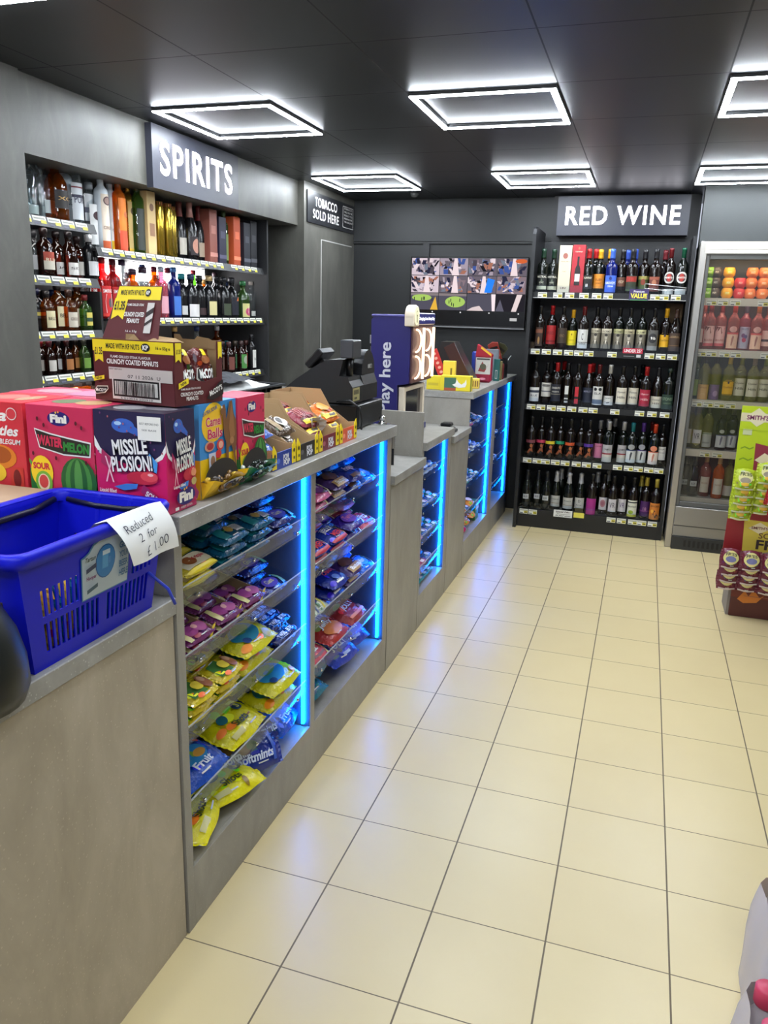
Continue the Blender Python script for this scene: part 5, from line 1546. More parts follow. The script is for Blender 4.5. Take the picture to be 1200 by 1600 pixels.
# loose bags on the counter's bottom shelf: local x turned along +y
BZ = .182
G1 = 'loose bags on the bottom shelf of the nearest bay'
for i, (k, y, x, dz, rz, pi, d) in enumerate([
    ('yelbig', .16, -.345, .0, 1.9, .1, 'flat at the front left corner'), ('yelbig', .25, -.42, .0, 1.5, .22, 'leaning behind the front ones'), ('yelbig', .17, -.52, .01, 1.3, .3, 'at the back left'),
    ('yelbig', .33, -.335, .0, 1.25, .12, 'lying near the plinth'), ('yelbig', .12, -.40, .13, 1.4, .3, 'topmost of the corner pile'), ('bluefr', .27, -.54, .06, 1.5, .5, 'leaning on the back panel'), ('navyb', .47, -.33, .0, 1.0, .75, 'propped up beside the yellow ones'), ('navyb', .58, -.37, .01, 1.25, .65, 'propped up right of the middle'), ('bluefr', .69, -.36, .01, 1.7, .35, 'beside the light strip'), ('yelbig', .17, -.42, .065, 1.75, .2, 'on top of the corner pile'),
    ('navyb', .43, -.37, .012, 1.2, .55, 'standing tilted in the middle'), ('navyb', .50, -.44, .012, 1.35, .5, 'tilted behind the middle one'), ('navyb', .40, -.52, .01, 1.5, .4, 'at the back of the middle'), ('bluefr', .56, -.53, .0, 1.4, .25, 'at the back right'), ('navyb', .63, -.40, .015, 1.9, .4, 'leaning near the light strip')]):
    loose(k, y, x, BZ + dz + PK[k][2] * .53 * abs(math.sin(pi)) + .003, rz, pi, 0, '%s %s of the nearest bay floor' % (PK[k][0], d), G1, i % 2)
G2 = 'loose bags on the bottom shelf of the second bay'
for i, (k, y, x, dz, rz, pi, d) in enumerate([
    ('greent', .93, -.36, .0, 1.5, .2, 'at the front left'), ('greent', .95, -.48, .02, 1.4, .3, 'behind the front left one'), ('greent', 1.08, -.40, .04, 1.8, .3, 'leaning on its twin'),
    ('jolly', 1.22, -.36, .02, 1.45, .45, 'tilted in the middle'), ('jolly', 1.21, -.50, .03, 1.6, .4, 'at the back of the middle'), ('jolly', 1.39, -.38, .02, 1.35, .5, 'leaning at the right'), ('jolly', 1.41, -.52, .03, 1.55, .3, 'at the back right')]):
    loose(k, y, x, BZ + dz + PK[k][2] * .46 * abs(math.sin(pi)) + .002, rz, pi, 0, '%s %s of the second bay floor' % (PK[k][0], d), G2, i % 2)
G3 = 'packs on the bottom shelf of the kiosk bay'
n = 0
for r in range(3):
    for c in range(5):
        n += 1
        loose('gumg', 2.18 + c * .08, -.31 - r * .055, BZ + .003, PI / 2, 0, 0, 'green gum pack, %s along in %s row of the kiosk bay floor' % (ORD[c + 1], ORD[r + 1]), G3)
G4 = 'packs on the bottom shelf of the far counter bay'
for i in range(4):
    loose('magenta', 3.20 + (i % 2) * .12, -.32 - (i // 2) * .09, BZ, PI / 2, .0, 0, 'magenta sweet box, %s on the far bay floor' % ORD[i + 1], G4)
for i in range(3):
    loose('orng', 3.47 + i * .10, -.34 - (i % 2) * .06, BZ + .02, PI / 2, .2, 0, 'orange sweet bag, %s on the far bay floor' % ORD[i + 1], G4)
tube_box('sweet_carton', 'green and white counter carton on the far bay floor', .10, .10, .13, (70, 130, 80), [('r', 0, .55, 1, 1, P((206, 206, 200), .6))], (-.35, 3.74, .177), PI / 2)
# open display trays holding the plum packs (second tray of the nearest bay)
for i, y in enumerate((.205, .345, .485)):
    m = slope_M(y - .004, XF - .166, .70 + .062, 0)
    mb = MB()
    mb.box(-.0015, .0015, -.14, .14, -.004, .042, KRAFTIN)
    mb.add([(-.0015, -.142, -.004), (.012, -.142, .0), (.012, -.142, .05), (-.0015, -.142, .046)], [[0, 1, 2, 3]], YEL)
    o = mb.obj('display_divider')
    o.matrix_world = m
    tag(o, 'brown card divider with yellow tip, %s in the plum packs of the second tray' % ORD[i + 1], 'divider', 'card dividers in the second tray')

# ------------------------------------------------------------------ sweet cartons on the counter
def carton(name, label, w_, d_, h, col, loc, rz=0.0, front=(), right=(), top=(), left=(), cat='box', group=None, parts=None, topcol=None):
    """front faces -y, right faces +x; artwork in 0..1 per face"""
    mb = MB()
    mb.box(-w_ / 2, w_ / 2, -d_ / 2, d_ / 2, 0, h, P(col, .35), .0012)
    faces = [(front, (-w_ / 2, -d_ / 2, 0), (w_, 0, 0), (0, 0, h), (0, -1, 0)), (right, (w_ / 2, -d_ / 2, 0), (0, d_, 0), (0, 0, h), (1, 0, 0)),
             (top, (-w_ / 2, -d_ / 2, h), (w_, 0, 0), (0, d_, 0), (0, 0, 1)), (left, (-w_ / 2, d_ / 2, 0), (0, -d_, 0), (0, 0, h), (-1, 0, 0))]
    for items, O, U, V, N in faces:
        if items:
            art(mb, plane_fn(O, U, V, N), items, .0003, .00025)
    o = mb.obj(name, None, loc, (0, 0, rz))
    return tag(o, label, cat, group)


NAVY = (44, 34, 110)
CREAM = (240, 234, 222)


def fini(u, v, s, a=1.0, rot=0.0):
    k = dict(b=.06, rot=rot, asp=a)
    return [('e', u, v, .62 * s, .34 * s * a, P(NAVY, .35)), ('t', 'Fini', u, v, .92 * s, .40 * s * a, k, P(CREAM, .35)), ('e', u - .12 * s, v + .28 * s * a, .05 * s, .05 * s * a, P((230, 190, 80), .35)), ('e', u + .02 * s, v + .31 * s * a, .05 * s, .05 * s * a, P((240, 150, 90), .35))]


def melon(a, bottom=True):
    """art of the watermelon carton; a = width / height of the face"""
    dk = (40, 34, 30)
    it = []
    it += [pol([(0, .34), (.10, .30), (.34, .10), (.44, 0), (0, 0)], (36, 110, 52)), pol([(0, .40), (.05, .34), (.30, .10), (.40, 0), (.5, 0), (.34, .14), (.12, .33), (0, .44)], (90, 160, 70))]
    it += fini(.5, .87, .27, a)
    it += [pol([(.12, .76), (.36, .72), (.62, .69), (.97, .655), (.95, .50), (.55, .50), (.18, .56)], W_), pol([(.135, .745), (.36, .705), (.62, .675), (.955, .64), (.935, .515), (.55, .515), (.195, .57)], dk)]
    it += [('t', 'WATER', .355, .635, .38, .105, {'b': .05, 'rot': -.05}, P((214, 50, 84), .35)), ('t', 'MELON', .745, .587, .38, .10, {'b': .05, 'rot': -.04}, P((50, 140, 60), .35))]
    it += [ell(.2, .31, .17, .17, (250, 210, 40)), ell(.22, .2, .13, .12, (120, 180, 60)), ('t', 'SOUR', .2, .37, .26, .07, {'b': .05}, P((206, 40, 60), .35)), ell(.22, .2, .09, .09, (240, 220, 190)), ell(.22, .21, .07, .07, (214, 70, 70))]
    # a plain striped watermelon with a cut slice
    it += [ell(.76, .24, .27, .25, (34, 96, 44)), ell(.76, .24, .20, .245, (70, 140, 60)), ell(.76, .24, .13, .24, (34, 96, 44)), ell(.76, .24, .06, .235, (84, 150, 70))]
    it += [pol([(.60, .10), (.66, .05), (.78, .03), (.92, .07), (.97, .16)], (240, 232, 206)), pol([(.63, .10), (.68, .065), (.78, .05), (.90, .085), (.94, .15)], (214, 56, 70))]
    for u, v in ((.2, .86), (.78, .84), (.86, .8), (.1, .5), (.45, .47), (.9, .45), (.3, .80)):
        it.append(ell(u, v, .018, .022, (90, 20, 34)))
    return it


def missile(a):
    it = [pol([(0, 1), (0, .74), (.08, .62), (.25, .52), (.5, .47), (.75, .50), (.93, .60), (1, .70), (1, 1)], (34, 26, 66)),
          pol([(0, .74), (.08, .62), (.25, .52), (.25, .49), (.06, .57), (0, .64)], W_), pol([(1, .70), (.93, .60), (.84, .545), (.85, .515), (.95, .56), (1, .63)], W_)]
    it += [ell(.42, .86, .16, .07, (58, 100, 190)), pol([(.5, .90), (.74, .78), (.72, .74), (.46, .81)], (58, 100, 190)), ell(.35, .88, .05, .02, (170, 206, 240))]
    for i in range(16):
        it.append(ell((i * .37) % 1, .55 + ((i * .29) % .45), .010, .011, (120, 60, 110) if i % 2 else (170, 90, 100)))
    it += [pol([(.12, .62), (.3, .5), (.24, .42), (.1, .48)], (170, 40, 90)), pol([(.78, .62), (.9, .52), (.88, .42), (.76, .46)], (70, 150, 220))]
    it += [('t', 'MISSILE', .53, .655, .50, .16, {'b': .05, 'rot': .10, 'asp': a}, P((30, 20, 40), .35)), ('t', 'MISSILE', .52, .66, .49, .155, {'b': .03, 'rot': .10, 'asp': a}, P(W_, .35)),
           ('t', 'X', .22, .42, .12, .26, {'b': .0}, P((240, 190, 200), .35)), ('t', 'PLOSION!', .55, .49, .58, .16, {'b': .05, 'rot': .10, 'asp': a}, P((30, 20, 40), .35)), ('t', 'PLOSION!', .54, .495, .57, .155, {'b': .03, 'rot': .10, 'asp': a}, P(W_, .35))]
    it += [ell(.68, .36, .22, .065, (190, 36, 60)), ell(.78, .38, .12, .05, (220, 70, 80)), ell(.80, .40, .04, .014, (250, 190, 190))]
    it += [pol([(.28, .25), (.45, .29), (.62, .30), (.6, .25), (.42, .22)], (60, 120, 200)), ('t', 'Liquid filled', .19, .20, .24, .05, {'b': .02}, P(W_, .35)), pol([(.7, .30), (.98, .14), (.9, .07), (.66, .22)], (150, 30, 90)), ('t', 'SOUR', .82, .18, .2, .06, {'b': .03, 'rot': -.45, 'asp': a}, P(W_, .35))]
    it += fini(.5, .045, .42, a)
    return it


def side_missile(a):
    it = missile(a)[:-4]
    it = [x for x in it if not (x[0] == 't' and x[1] in ('Liquid filled', 'SOUR'))]
    return it + [('t', 'Liquid filled', .3, .27, .4, .04, {'b': .02}, P(W_, .35)), ('e', .8, .37, .09, .04, P((230, 150, 110), .35)), ('e', .8, .28, .09, .04, P((190, 170, 110), .35))] + fini(.5, .155, .52, a) + [R_(.1, .04, .22, .07, W_), ('t', 'KEEP COOL', .5, .055, .4, .02, {'b': .0}, P(W_, .35))]


PINK = (206, 50, 88)
BOXG = 'fruit gum cartons on the counter'
zc = 1.1004
carton('sweet_carton', 'dark purple and pink carton reading MISSILE XPLOSION, behind the basket', .182, .115, .223, (206, 30, 96), (-.359, .0685, zc), 0,
       missile(.80) + [R_(.66, .74, .98, .97, (236, 234, 226))] + [('t', 'BEST BEFORE END', .82, .90, .26, .02, {'b': 0}, P((90, 90, 90), .6)), ('t', 'SEE BASE', .82, .84, .2, .016, {'b': 0}, P((120, 120, 120), .6))], side_missile(.5),
       [R_(0, 0, 1, 1, (40, 32, 50)), EL(.3, .5, .2, .3, (150, 146, 150)), EL(.7, .6, .22, .24, (120, 116, 124))], group=BOXG)
mel = carton('sweet_carton', 'pink watermelon gum carton left of the dark purple carton', .180, .165, .223, PINK, (-.547, .098, zc), 0,
             melon(.80) + [R_(.26, .0, .62, .11, (206, 210, 200)), ('t', 'INGREDIENTS LISTED', .44, .07, .3, .014, {'b': 0}, P((110, 116, 110), .6))], melon(.74),
             [EL(.3, .5, .2, .25, (110, 130, 90)), EL(.68, .5, .22, .25, (206, 160, 110))], group=BOXG)
carton('sweet_carton', 'red cola gum carton at the left edge of the counter', .185, .165, .223, (212, 56, 66), (-.741, .10, zc), 0,
       [('t', 'Cola', .45, .86, .6, .13, {'b': .03, 'sh': .3}, P(W_, .35)), ('t', 'Bottles', .62, .70, .6, .11, {'b': .03, 'sh': .3}, P(W_, .35)), ('t', '+ BUBBLEGUM', .66, .585, .56, .055, {'b': .02, 'sh': .2}, P(W_, .35)),
        ell(.6, .42, .26, .13, (226, 130, 40)), ell(.6, .44, .18, .09, (170, 84, 30)), ell(.52, .25, .16, .1, (240, 196, 50)), R_(.74, .06, .95, .32, (206, 60, 50)), ell(.85, .2, .06, .1, (120, 30, 30)), ell(.84, .88, .08, .065, (240, 220, 214)), ell(.84, .88, .07, .055, (212, 60, 70)),
        R_(.66, 0, 1, .09, (226, 226, 220)), ell(.3, .066, .22, .06, NAVY), ell(.3, .066, .08, .04, W_)], (), [EL(.4, .5, .25, .3, (216, 120, 110)), EL(.75, .5, .12, .3, (190, 150, 120))], group=BOXG)
carton('sweet_carton', 'pink carton top standing behind the watermelon carton', .30, .16, .222, (196, 70, 100), (-.70, .275, zc), 0, (), (), [EL(.3, .5, .2, .3, (206, 150, 160)), R_(.5, .1, .95, .9, (196, 130, 160))], group=BOXG)
carton('sweet_carton', 'beige torn carton behind the peanut carton', .15, .12, .225, (190, 168, 140), (-.462, .255, zc), .06, group=BOXG)


# camel gum dispenser and second watermelon dispenser: torn opening with a lip in front
def dispenser(label, loc, w_, d_, h, col, art_r, art_l, lipcol, heapcol, heapname, lip_items, rot=0.0):
    t = thing('sweet_dispenser', label, 'box', loc, (0, 0, rot), BOXG)
    mb = MB()
    mb.box(-d_ / 2, d_ / 2, -w_ / 2, w_ / 2, 0, h, P(col, .35), .0012)
    art(mb, plane_fn((d_ / 2, -w_ / 2, 0), (0, w_, 0), (0, 0, h), (1, 0, 0)), art_r, .0003, .00025)
    art(mb, plane_fn((-d_ / 2, -w_ / 2, 0), (d_, 0, 0), (0, 0, h), (0, -1, 0)), art_l, .0003, .00025)
    # dark half-oval mouth
    n = 12
    art(mb, plane_fn((d_ / 2, -w_ / 2, 0), (0, w_, 0), (0, 0, h), (1, 0, 0)), [('p', [(.5 + .46 * math.cos(PI * i / n), .17 + .22 * math.sin(PI * i / n)) for i in range(n + 1)], P((40, 34, 28), .8))], .0075)
    mb.obj('carton', t)
    # lip folded out of the front
    mb = MB()
    x0, e = d_ / 2, .050
    pts = []
    for i in range(9):
        v = -1 + 2 * i / 8
        out = e * (1 - .25 * v * v)
        pts.append((x0 + out, v * w_ / 2 * .96, h * (.225 + .035 * math.cos(v * PI * 1.5))))
    base = [(x0 + .004, (-1 + 2 * i / 8) * w_ / 2, .002) for i in range(9)]
    mb.add(pts + base, [[9 + i, 10 + i, 1 + i, i] for i in range(8)], P(lipcol, .4))
    inner = [(p[0] - .001, p[1], p[2]) for p in pts] + [(b[0] - .002, b[1], b[2]) for b in base]
    mb.add(inner, [[i, 1 + i, 10 + i, 9 + i] for i in range(8)], KRAFTIN)
    mb.add([pts[0], base[0], (x0, -w_ / 2, h * .19)], [[0, 1, 2]], P(lipcol, .4))
    mb.add([pts[8], base[8], (x0, w_ / 2, h * .19)], [[2, 1, 0]], P(lipcol, .4))
    fnl = lambda u, v, d: Vector(base[0]).lerp(Vector(pts[1]), v) + Vector((0, w_ * u, 0)) + Vector((.045 * 0 + d, 0, -d)) * 1.0
    fn2 = lambda u, v, d: (x0 + .004 + e * .86 * v + d * .7 + .001, (-1 + 2 * u) * w_ / 2 * .97, .002 + (h * .215) * v - d * .7)
    art(mb, fn2, lip_items, .004, .0006)
    mb.obj('lip', t)
    r = random.Random(len(label))
    mb = MB()
    for i in range(26):
        a, b = r.uniform(-.42, .42) * w_, r.uniform(.0, .036)
        z = .022 + r.uniform(0, .018) + (.036 - b) * .3
        M = Matrix.Translation((x0 + b, a, z)) @ Matrix.Rotation(r.uniform(0, 3), 4, 'Z') @ Matrix.Rotation(r.uniform(-.6, .6), 4, 'X')
        mb.lathe([(.001, -.011), (.0055, -.008), (.0065, 0), (.0055, .008), (.001, .011)], P(r.choice(heapcol), .2, .1), 7, M=M @ Matrix.Rotation(PI / 2, 4, 'Y'), sx=1.5)
        mb.add([M @ Vector(p) for p in ((-.011, -.005, 0), (-.019, -.008, .002), (-.019, .008, -.002), (-.011, .005, 0))], [[0, 1, 2, 3]], P(r.choice(heapcol), .2))
        mb.add([M @ Vector(p) for p in ((.011, -.005, 0), (.019, -.008, .002), (.019, .008, -.002), (.011, .005, 0))], [[3, 2, 1, 0]], P(r.choice(heapcol), .2))
    hp = mb.obj(heapname, t)
    hp['kind'] = 'stuff'
    return t


BRN = (122, 78, 44)
camel = [pol([(.66, .30), (.67, .55), (.62, .62), (.60, .78), (.58, .86), (.54, .85), (.53, .90), (.58, .95), (.64, .96), (.68, .90), (.68, .80), (.72, .84), (.78, .98), (.86, .99), (.90, .84), (.97, .76), (.98, .55), (.93, .40), (.97, .22), (.92, .215), (.88, .40), (.82, .50), (.74, .48), (.73, .30), (.76, .17), (.70, .165)], BRN),
         pol([(.80, .86), (.84, .97), (.88, .84), (.93, .6), (.80, .55), (.75, .7)], (150, 100, 60)), ell(.83, .55, .06, .04, (170, 120, 80)), ell(.565, .935, .02, .014, W_)]
camel_r = [R_(0, .40, 1, 1, (60, 140, 206)), R_(0, .0, 1, .42, (240, 196, 24)), ell(.38, .80, .30, .20, (250, 206, 40)), ell(.36, .77, .30, .19, (240, 190, 40)),
           ('t', 'Camel', .37, .80, .42, .105, {'b': .06}, P((250, 230, 200), .35)), ('t', 'Camel', .37, .802, .41, .10, {'b': .02}, P((200, 40, 90), .35)), ('t', 'Balls', .40, .67, .40, .11, {'b': .06}, P((250, 230, 200), .35)), ('t', 'Balls', .40, .672, .39, .105, {'b': .02}, P((200, 40, 90), .35)),
           ('t', 'EXTRA SOUR', .28, .92, .38, .04, {'b': .02, 'rot': .15}, P((60, 90, 150), .35)), ell(.24, .545, .13, .055, (206, 150, 120)), ell(.25, .545, .09, .038, (170, 40, 50)), ell(.52, .535, .10, .06, (206, 60, 60)), ell(.53, .535, .06, .04, (230, 170, 150)), ell(.46, .44, .08, .045, (206, 40, 44)), R_(.2, .30, .38, .47, (200, 206, 220)), ell(.3, .38, .06, .06, (150, 110, 80))] + camel
dispenser('yellow and blue camel gum dispenser carton with torn opening', (-.322, .252, zc), .175, .085, .226, (70, 140, 200), camel_r, [R_(0, .4, 1, 1, (70, 150, 206)), R_(0, 0, 1, .42, (236, 190, 40))],
          (240, 196, 40), [(110, 80, 40), (60, 50, 40), (40, 40, 44), (206, 170, 60)], 'gum_heap', [('e', .5, .55, .33, .35, P((206, 206, 214), .4)), ('t', 'Fini', .5, .55, .42, .46, {'b': .05}, P((70, 74, 130), .4))])
dispenser('pink and green watermelon gum dispenser beside the camel carton', (-.325, .422, zc), .150, .095, .226, PINK, melon(.70), [R_(0, 0, 1, .3, (50, 120, 60))],
          (40, 120, 74), [(30, 40, 34), (24, 28, 26), (150, 170, 160), (60, 90, 70), (206, 210, 200)], 'wrapped_sweet_heap', [('r', .05, .45, .95, .85, P((40, 150, 210), .3)), ('e', .5, .3, .2, .1, P((80, 150, 80), .4))])

# peanut carton on top
MAR = (92, 36, 40)
t = thing('peanut_carton', 'maroon peanut carton with open lid on top of the sweet cartons', 'box', (-.405, .20, 1.3275), (0, 0, -.16))
w_, d_, h = .245, .165, .142
mb = MB()
mm = P(MAR, .45)
mb.box(-w_ / 2, w_ / 2, -d_ / 2, d_ / 2, 0, h, mm, skip=('t', 'r'))
mb.box(-w_ / 2 + .002, w_ / 2 - .002, -d_ / 2 + .002, d_ / 2 - .002, .002, h, KRAFTIN, skip=('t', 'r'))
# right end: low front panel and torn sides
rt = [(-d_ / 2, 0), (d_ / 2, 0), (d_ / 2, h), (d_ / 2 - .018, h), (d_ / 2 - .02, .058), (.02, .05), (-d_ / 2 + .03, .06), (-d_ / 2 + .026, h), (-d_ / 2, h)]
mb.prism(rt, lambda a, b, d: (w_ / 2 - .0015 + d, a, b), 0, .0015, mm)
fnF = plane_fn((-w_ / 2, -d_ / 2, 0), (w_, 0, 0), (0, 0, h), (0, -1, 0))
YB = (240, 214, 40)
it = [R_(.0, .80, 1, .985, YB), pol([(.02, .985), (.13, .985), (.13, .62), (.075, .67), (.02, .62)], YB), ('t', '£1.35', .075, .80, .10, .12, {'b': .03}, P(INKC := (40, 30, 30), .5)), ('t', 'MADE WITH KP NUTS', .385, .89, .42, .085, {'b': .02}, P(INKC, .5)), ell(.67, .89, .055, .065, (30, 26, 26)), ('t', 'KP', .67, .89, .07, .075, {'b': .04}, P(W_, .5)), ('t', '16 x 55g e', .88, .885, .17, .065, {'b': .015}, P(INKC, .5)),
      ('t', 'FLAME GRILLED STEAK FLAVOUR', .48, .725, .5, .04, {'b': .01}, P(W_, .5)), ('t', 'CRUNCHY COATED PEANUTS', .50, .645, .64, .08, {'b': .025}, P(W_, .5)),
      R_(.20, .36, .985, .555, (196, 186, 180)), ('t', 'BEST BEFORE', .29, .525, .16, .022, {'b': .01}, P((90, 60, 60), .5)), ('t', '07 11 2026  U', .64, .42, .40, .055, {'b': .0}, P((50, 44, 44), .5)),
      R_(.24, .045, .84, .37, (214, 206, 200)), R_(.255, .09, .825, .365, (30, 26, 28)), R_(.275, .12, .805, .335, (226, 222, 216)), ('t', '5 010034 200919', .54, .066, .40, .03, {'b': 0}, P((80, 70, 70), .5))]
rs = random.Random(5)
u = .29
while u < .79:
    wd = rs.choice((.006, .006, .011, .016))
    it.append(R_(u, .12, min(u + wd, .795), .335, (24, 22, 24)))
    u += wd + rs.choice((.006, .009, .012))
it += [pol([(.03, .31), (.03, .37), (.17, .42), (.17, .36)], YB), ('t', 'NEW', .10, .365, .09, .04, {'b': .02, 'rot': .2}, P(INKC, .5)), pol([(.03, .16), (.07, .235), (.21, .25), (.215, .20), (.17, .13), (.05, .10)], (226, 214, 200)), pol([(.038, .165), (.075, .225), (.205, .238), (.207, .20), (.165, .14), (.055, .112)], (36, 24, 26)), ('t', "McCOY'S", .122, .175, .14, .055, {'b': .03, 'sh': .2}, P(W_, .5))]
art(mb, fnF, it, .0003, .0002)
fnR = plane_fn((w_ / 2, -d_ / 2, 0), (0, d_, 0), (0, 0, h), (1, 0, 0))
art(mb, fnR, [pol([(.02, .985), (.14, .985), (.13, .68), (.08, .73), (.02, .69)], YB), ('t', '£1.35', .08, .85, .09, .07, {'b': .02}, P(INKC, .5)), pol([(.90, .985), (.985, .985), (.985, .72), (.94, .75), (.90, .70)], YB), pol([(.06, .27), (.06, .36), (.26, .44), (.26, .35)], YB), ('t', 'NEW', .16, .355, .12, .05, {'b': .02, 'rot': .35}, P(INKC, .5)),
              ('t', 'FLAME GRILLED STEAK FLAVOUR', .30, .265, .4, .03, {'b': .01}, P(W_, .5)), ('t', 'CRUNCHY COATED', .32, .185, .46, .06, {'b': .02}, P(W_, .5)), ('t', 'PEANUTS', .32, .11, .24, .06, {'b': .02}, P(W_, .5)), pol([(.62, .08), (.68, .16), (.95, .36), (.99, .36), (.99, .12), (.75, .04)], (36, 24, 26)), ('t', "McCOY'S", .82, .2, .3, .09, {'b': .03, 'sh': .2, 'rot': .35}, P(W_, .5))], .0018, .0003)
mb.obj('carton', t)
mb = MB()
lh, lw = .125, .17
Ml = Matrix.Translation((-w_ / 2 + .012, d_ / 2 - .145, h)) @ Matrix.Rotation(-.30, 4, 'X')
mb.prism([(0, 0), (lw, 0), (lw - .012, lh), (.026, lh), (.004, .02)], lambda a, b, d: tuple(Ml @ Vector((a, d, b))), 0, .002, mm)
fl = lambda u, v, d: Ml @ Vector((u * lw, -d, v * lh))
art(mb, fl, [pol([(.16, .985), (.92, .985), (.93, .74), (.13, .74)], YB), pol([(.12, .76), (.36, .76), (.32, .36), (.22, .44), (.10, .36)], YB), ('t', 'MADE WITH KP NUTS', .42, .87, .42, .10, {'b': .02}, P(INKC, .5)), ell(.70, .87, .05, .07, (30, 26, 26)), ('t', 'KP', .70, .87, .06, .07, {'b': .03}, P(W_, .5)), ('t', '£1.35', .23, .62, .19, .17, {'b': .03}, P(INKC, .5)),
             ('t', 'FLAME GRILLED STEAK', .52, .64, .3, .045, {'b': .01}, P(W_, .5)), ('t', 'CRUNCHY COATED', .52, .46, .36, .085, {'b': .025}, P(W_, .5)), ('t', 'PEANUTS', .52, .34, .22, .085, {'b': .025}, P(W_, .5)), ('t', '16 x 55g', .52, .14, .2, .05, {'b': .0}, P(W_, .5)), R_(.74, .12, .86, .68, (206, 200, 196)), pol([(.74, .5), (.86, .6), (.86, .5), (.74, .4)], (40, 28, 30)), pol([(.74, .3), (.86, .4), (.86, .34), (.74, .24)], (40, 28, 30))], .0006, .0003)
mb.obj('lid_flap', t)
mb = MB()
r = random.Random(2)
pts = [(-.02 + i * .018, h + r.uniform(-.012, .012)) for i in range(8)]
mb.add([(x, d_ / 2 - .003, z) for x, z in pts] + [(x, d_ / 2 - .003, h - .02) for x, z in pts], [[8 + i, 9 + i, 1 + i, i] for i in range(7)], KRAFTIN)
mb.add([(x, -d_ / 2 + .004 + .05 * (i / 7), z + .002) for i, (x, z) in enumerate(pts)] + [(x, -d_ / 2 + .002, h - .004) for x, z in pts], [[8 + i, 9 + i, 1 + i, i] for i in range(7)], KRAFTIN)
mb.obj('torn_edge', t)
PK['mccoy'] = ('maroon nut bag', .062, .11, .044, (96, 36, 36), [pol([(.04, .3), (.1, .55), (.9, .62), (.98, .42), (.88, .2), (.12, .2)], (230, 220, 206)), pol([(.07, .32), (.12, .52), (.88, .59), (.95, .42), (.86, .23), (.14, .23)], (30, 22, 24)), ('t', "McCOY'S", .5, .41, .72, .22, {'b': .04, 'sh': .15}, P(W_, .4)), EL(.5, .72, .2, .1, (150, 90, 50)), R_(.4, .8, .62, .95, (240, 214, 40))])
for i, (y, z, ry) in enumerate(((-.030, .068, .05), (.042, .067, -.04))):
    M = Matrix.Translation((-.405, .20, 1.3275)) @ Matrix.Rotation(-.16, 4, 'Z') @ Matrix.Translation((w_ / 2 - .055, y, z)) @ Matrix.Rotation(PI / 2 + ry, 4, 'Z') @ Matrix.Rotation(1.35, 4, 'X') @ Matrix.Rotation(ry, 4, 'Y')
    pack('mccoy', 'maroon nut bag inside the open peanut carton, %s one' % ('nearer', 'farther')[i], 'nut bags in the carton', M, i)

# ------------------------------------------------------------------ open snack trays on the counter
POPG = [((30, 60, 150), 'blue', .535, .155), ((36, 32, 34), 'black', .698, .165), ((120, 34, 50), 'maroon', .872, .170), ((226, 96, 60), 'orange red', 1.052, .165)]
for i, (col, nm, y0, wd) in enumerate(POPG):
    dp, hb, hf = .26, (.12, .15, .165, .17)[i], .062
    t = thing('snack_tray', '%s fronted cardboard snack tray with yellow corner tags, %s from the viewer' % (nm, ORD[i + 1]), 'tray', (-.275 - dp / 2, y0 + wd / 2, zc), None, 'snack trays on the counter')
    x0, x1 = dp / 2, -dp / 2
    mb = MB()
    mb.box(x1, x0, -wd / 2, wd / 2, 0, .002, KRAFT)
    side = [(x0, 0), (x0, hf), (x0 - .03, hf - .004), (x0 - .10, hb * .62), (x0 - .14, hb), (x1, hb), (x1, 0)]
    for s in (-1, 1):
        mb.prism(side, lambda a, b, d: (a, s * (wd / 2 - .001) + d, b), -.001, .001, KRAFT)
    mb.box(x1, x1 + .002, -wd / 2, wd / 2, 0, hb, KRAFT)
    mb.obj('tray_shell', t)
    mb = MB()
    mb.box(x0 - .002, x0 + .0005, -wd / 2, wd / 2, 0, hf * .80, P(col, .45))
    fn = plane_fn((x0 + .0005, -wd / 2, 0), (0, wd, 0), (0, 0, hf * .8), (1, 0, 0))
    art(mb, fn, [('t', 'POM', .58, .62, .24, .34, {'b': .05}, P((236, 234, 240), .4)), ('t', 'POP', .60, .30, .27, .34, {'b': .05}, P((236, 234, 240), .4)), ell(.24, .5, .07, .16, tuple(min(255, c + 60) for c in col))], .0006)
    mb.obj('front_panel', t)
    for s in (-1, 1):
        mb = MB()
        a0, a1 = (-wd / 2, -wd / 2 + .026) if s < 0 else (wd / 2 - .026, wd / 2)
        mb.prism([(a0, .004), (a1, .004), (a1, hf * .85), ((a0 + a1) / 2 + s * .006, hf * 1.18), (a0, hf * .95)], lambda a, b, d: (x0 + .001 + d, a, b), 0, .0012, YEL)
        art(mb, plane_fn((x0 + .0025, a0, 0), (0, .026, 0), (0, 0, hf), (1, 0, 0)), [ell(.5, .68, .22, .1, (60, 50, 20)), R_(.3, .25, .7, .38, (90, 80, 30))], .0006)
        mb.obj('price_tag', t)
PK['snb'] = ('blue and yellow snack pack', .11, .10, .036, (46, 90, 176), [EL(.5, .55, .3, .26, (226, 230, 240)), EL(.6, .4, .16, .12, (226, 130, 60)), R_(.05, .75, .3, .95, (240, 210, 50))])
PK['snk'] = ('brown and silver snack pack', .10, .09, .034, (84, 66, 50), [EL(.5, .5, .26, .26, (226, 216, 206)), EL(.45, .55, .14, .16, (40, 36, 34)), R_(.06, .1, .2, .9, (170, 150, 120))])
PK['snm'] = ('maroon and yellow snack pack', .125, .10, .038, (140, 44, 60), [R_(.05, .06, .98, .24, (240, 206, 40)), R_(.3, .1, .7, .2, (50, 40, 40))] + [R_(.1 + .085 * i, .34, .14 + .085 * i, .92, (176, 90, 90)) for i in range(10)])
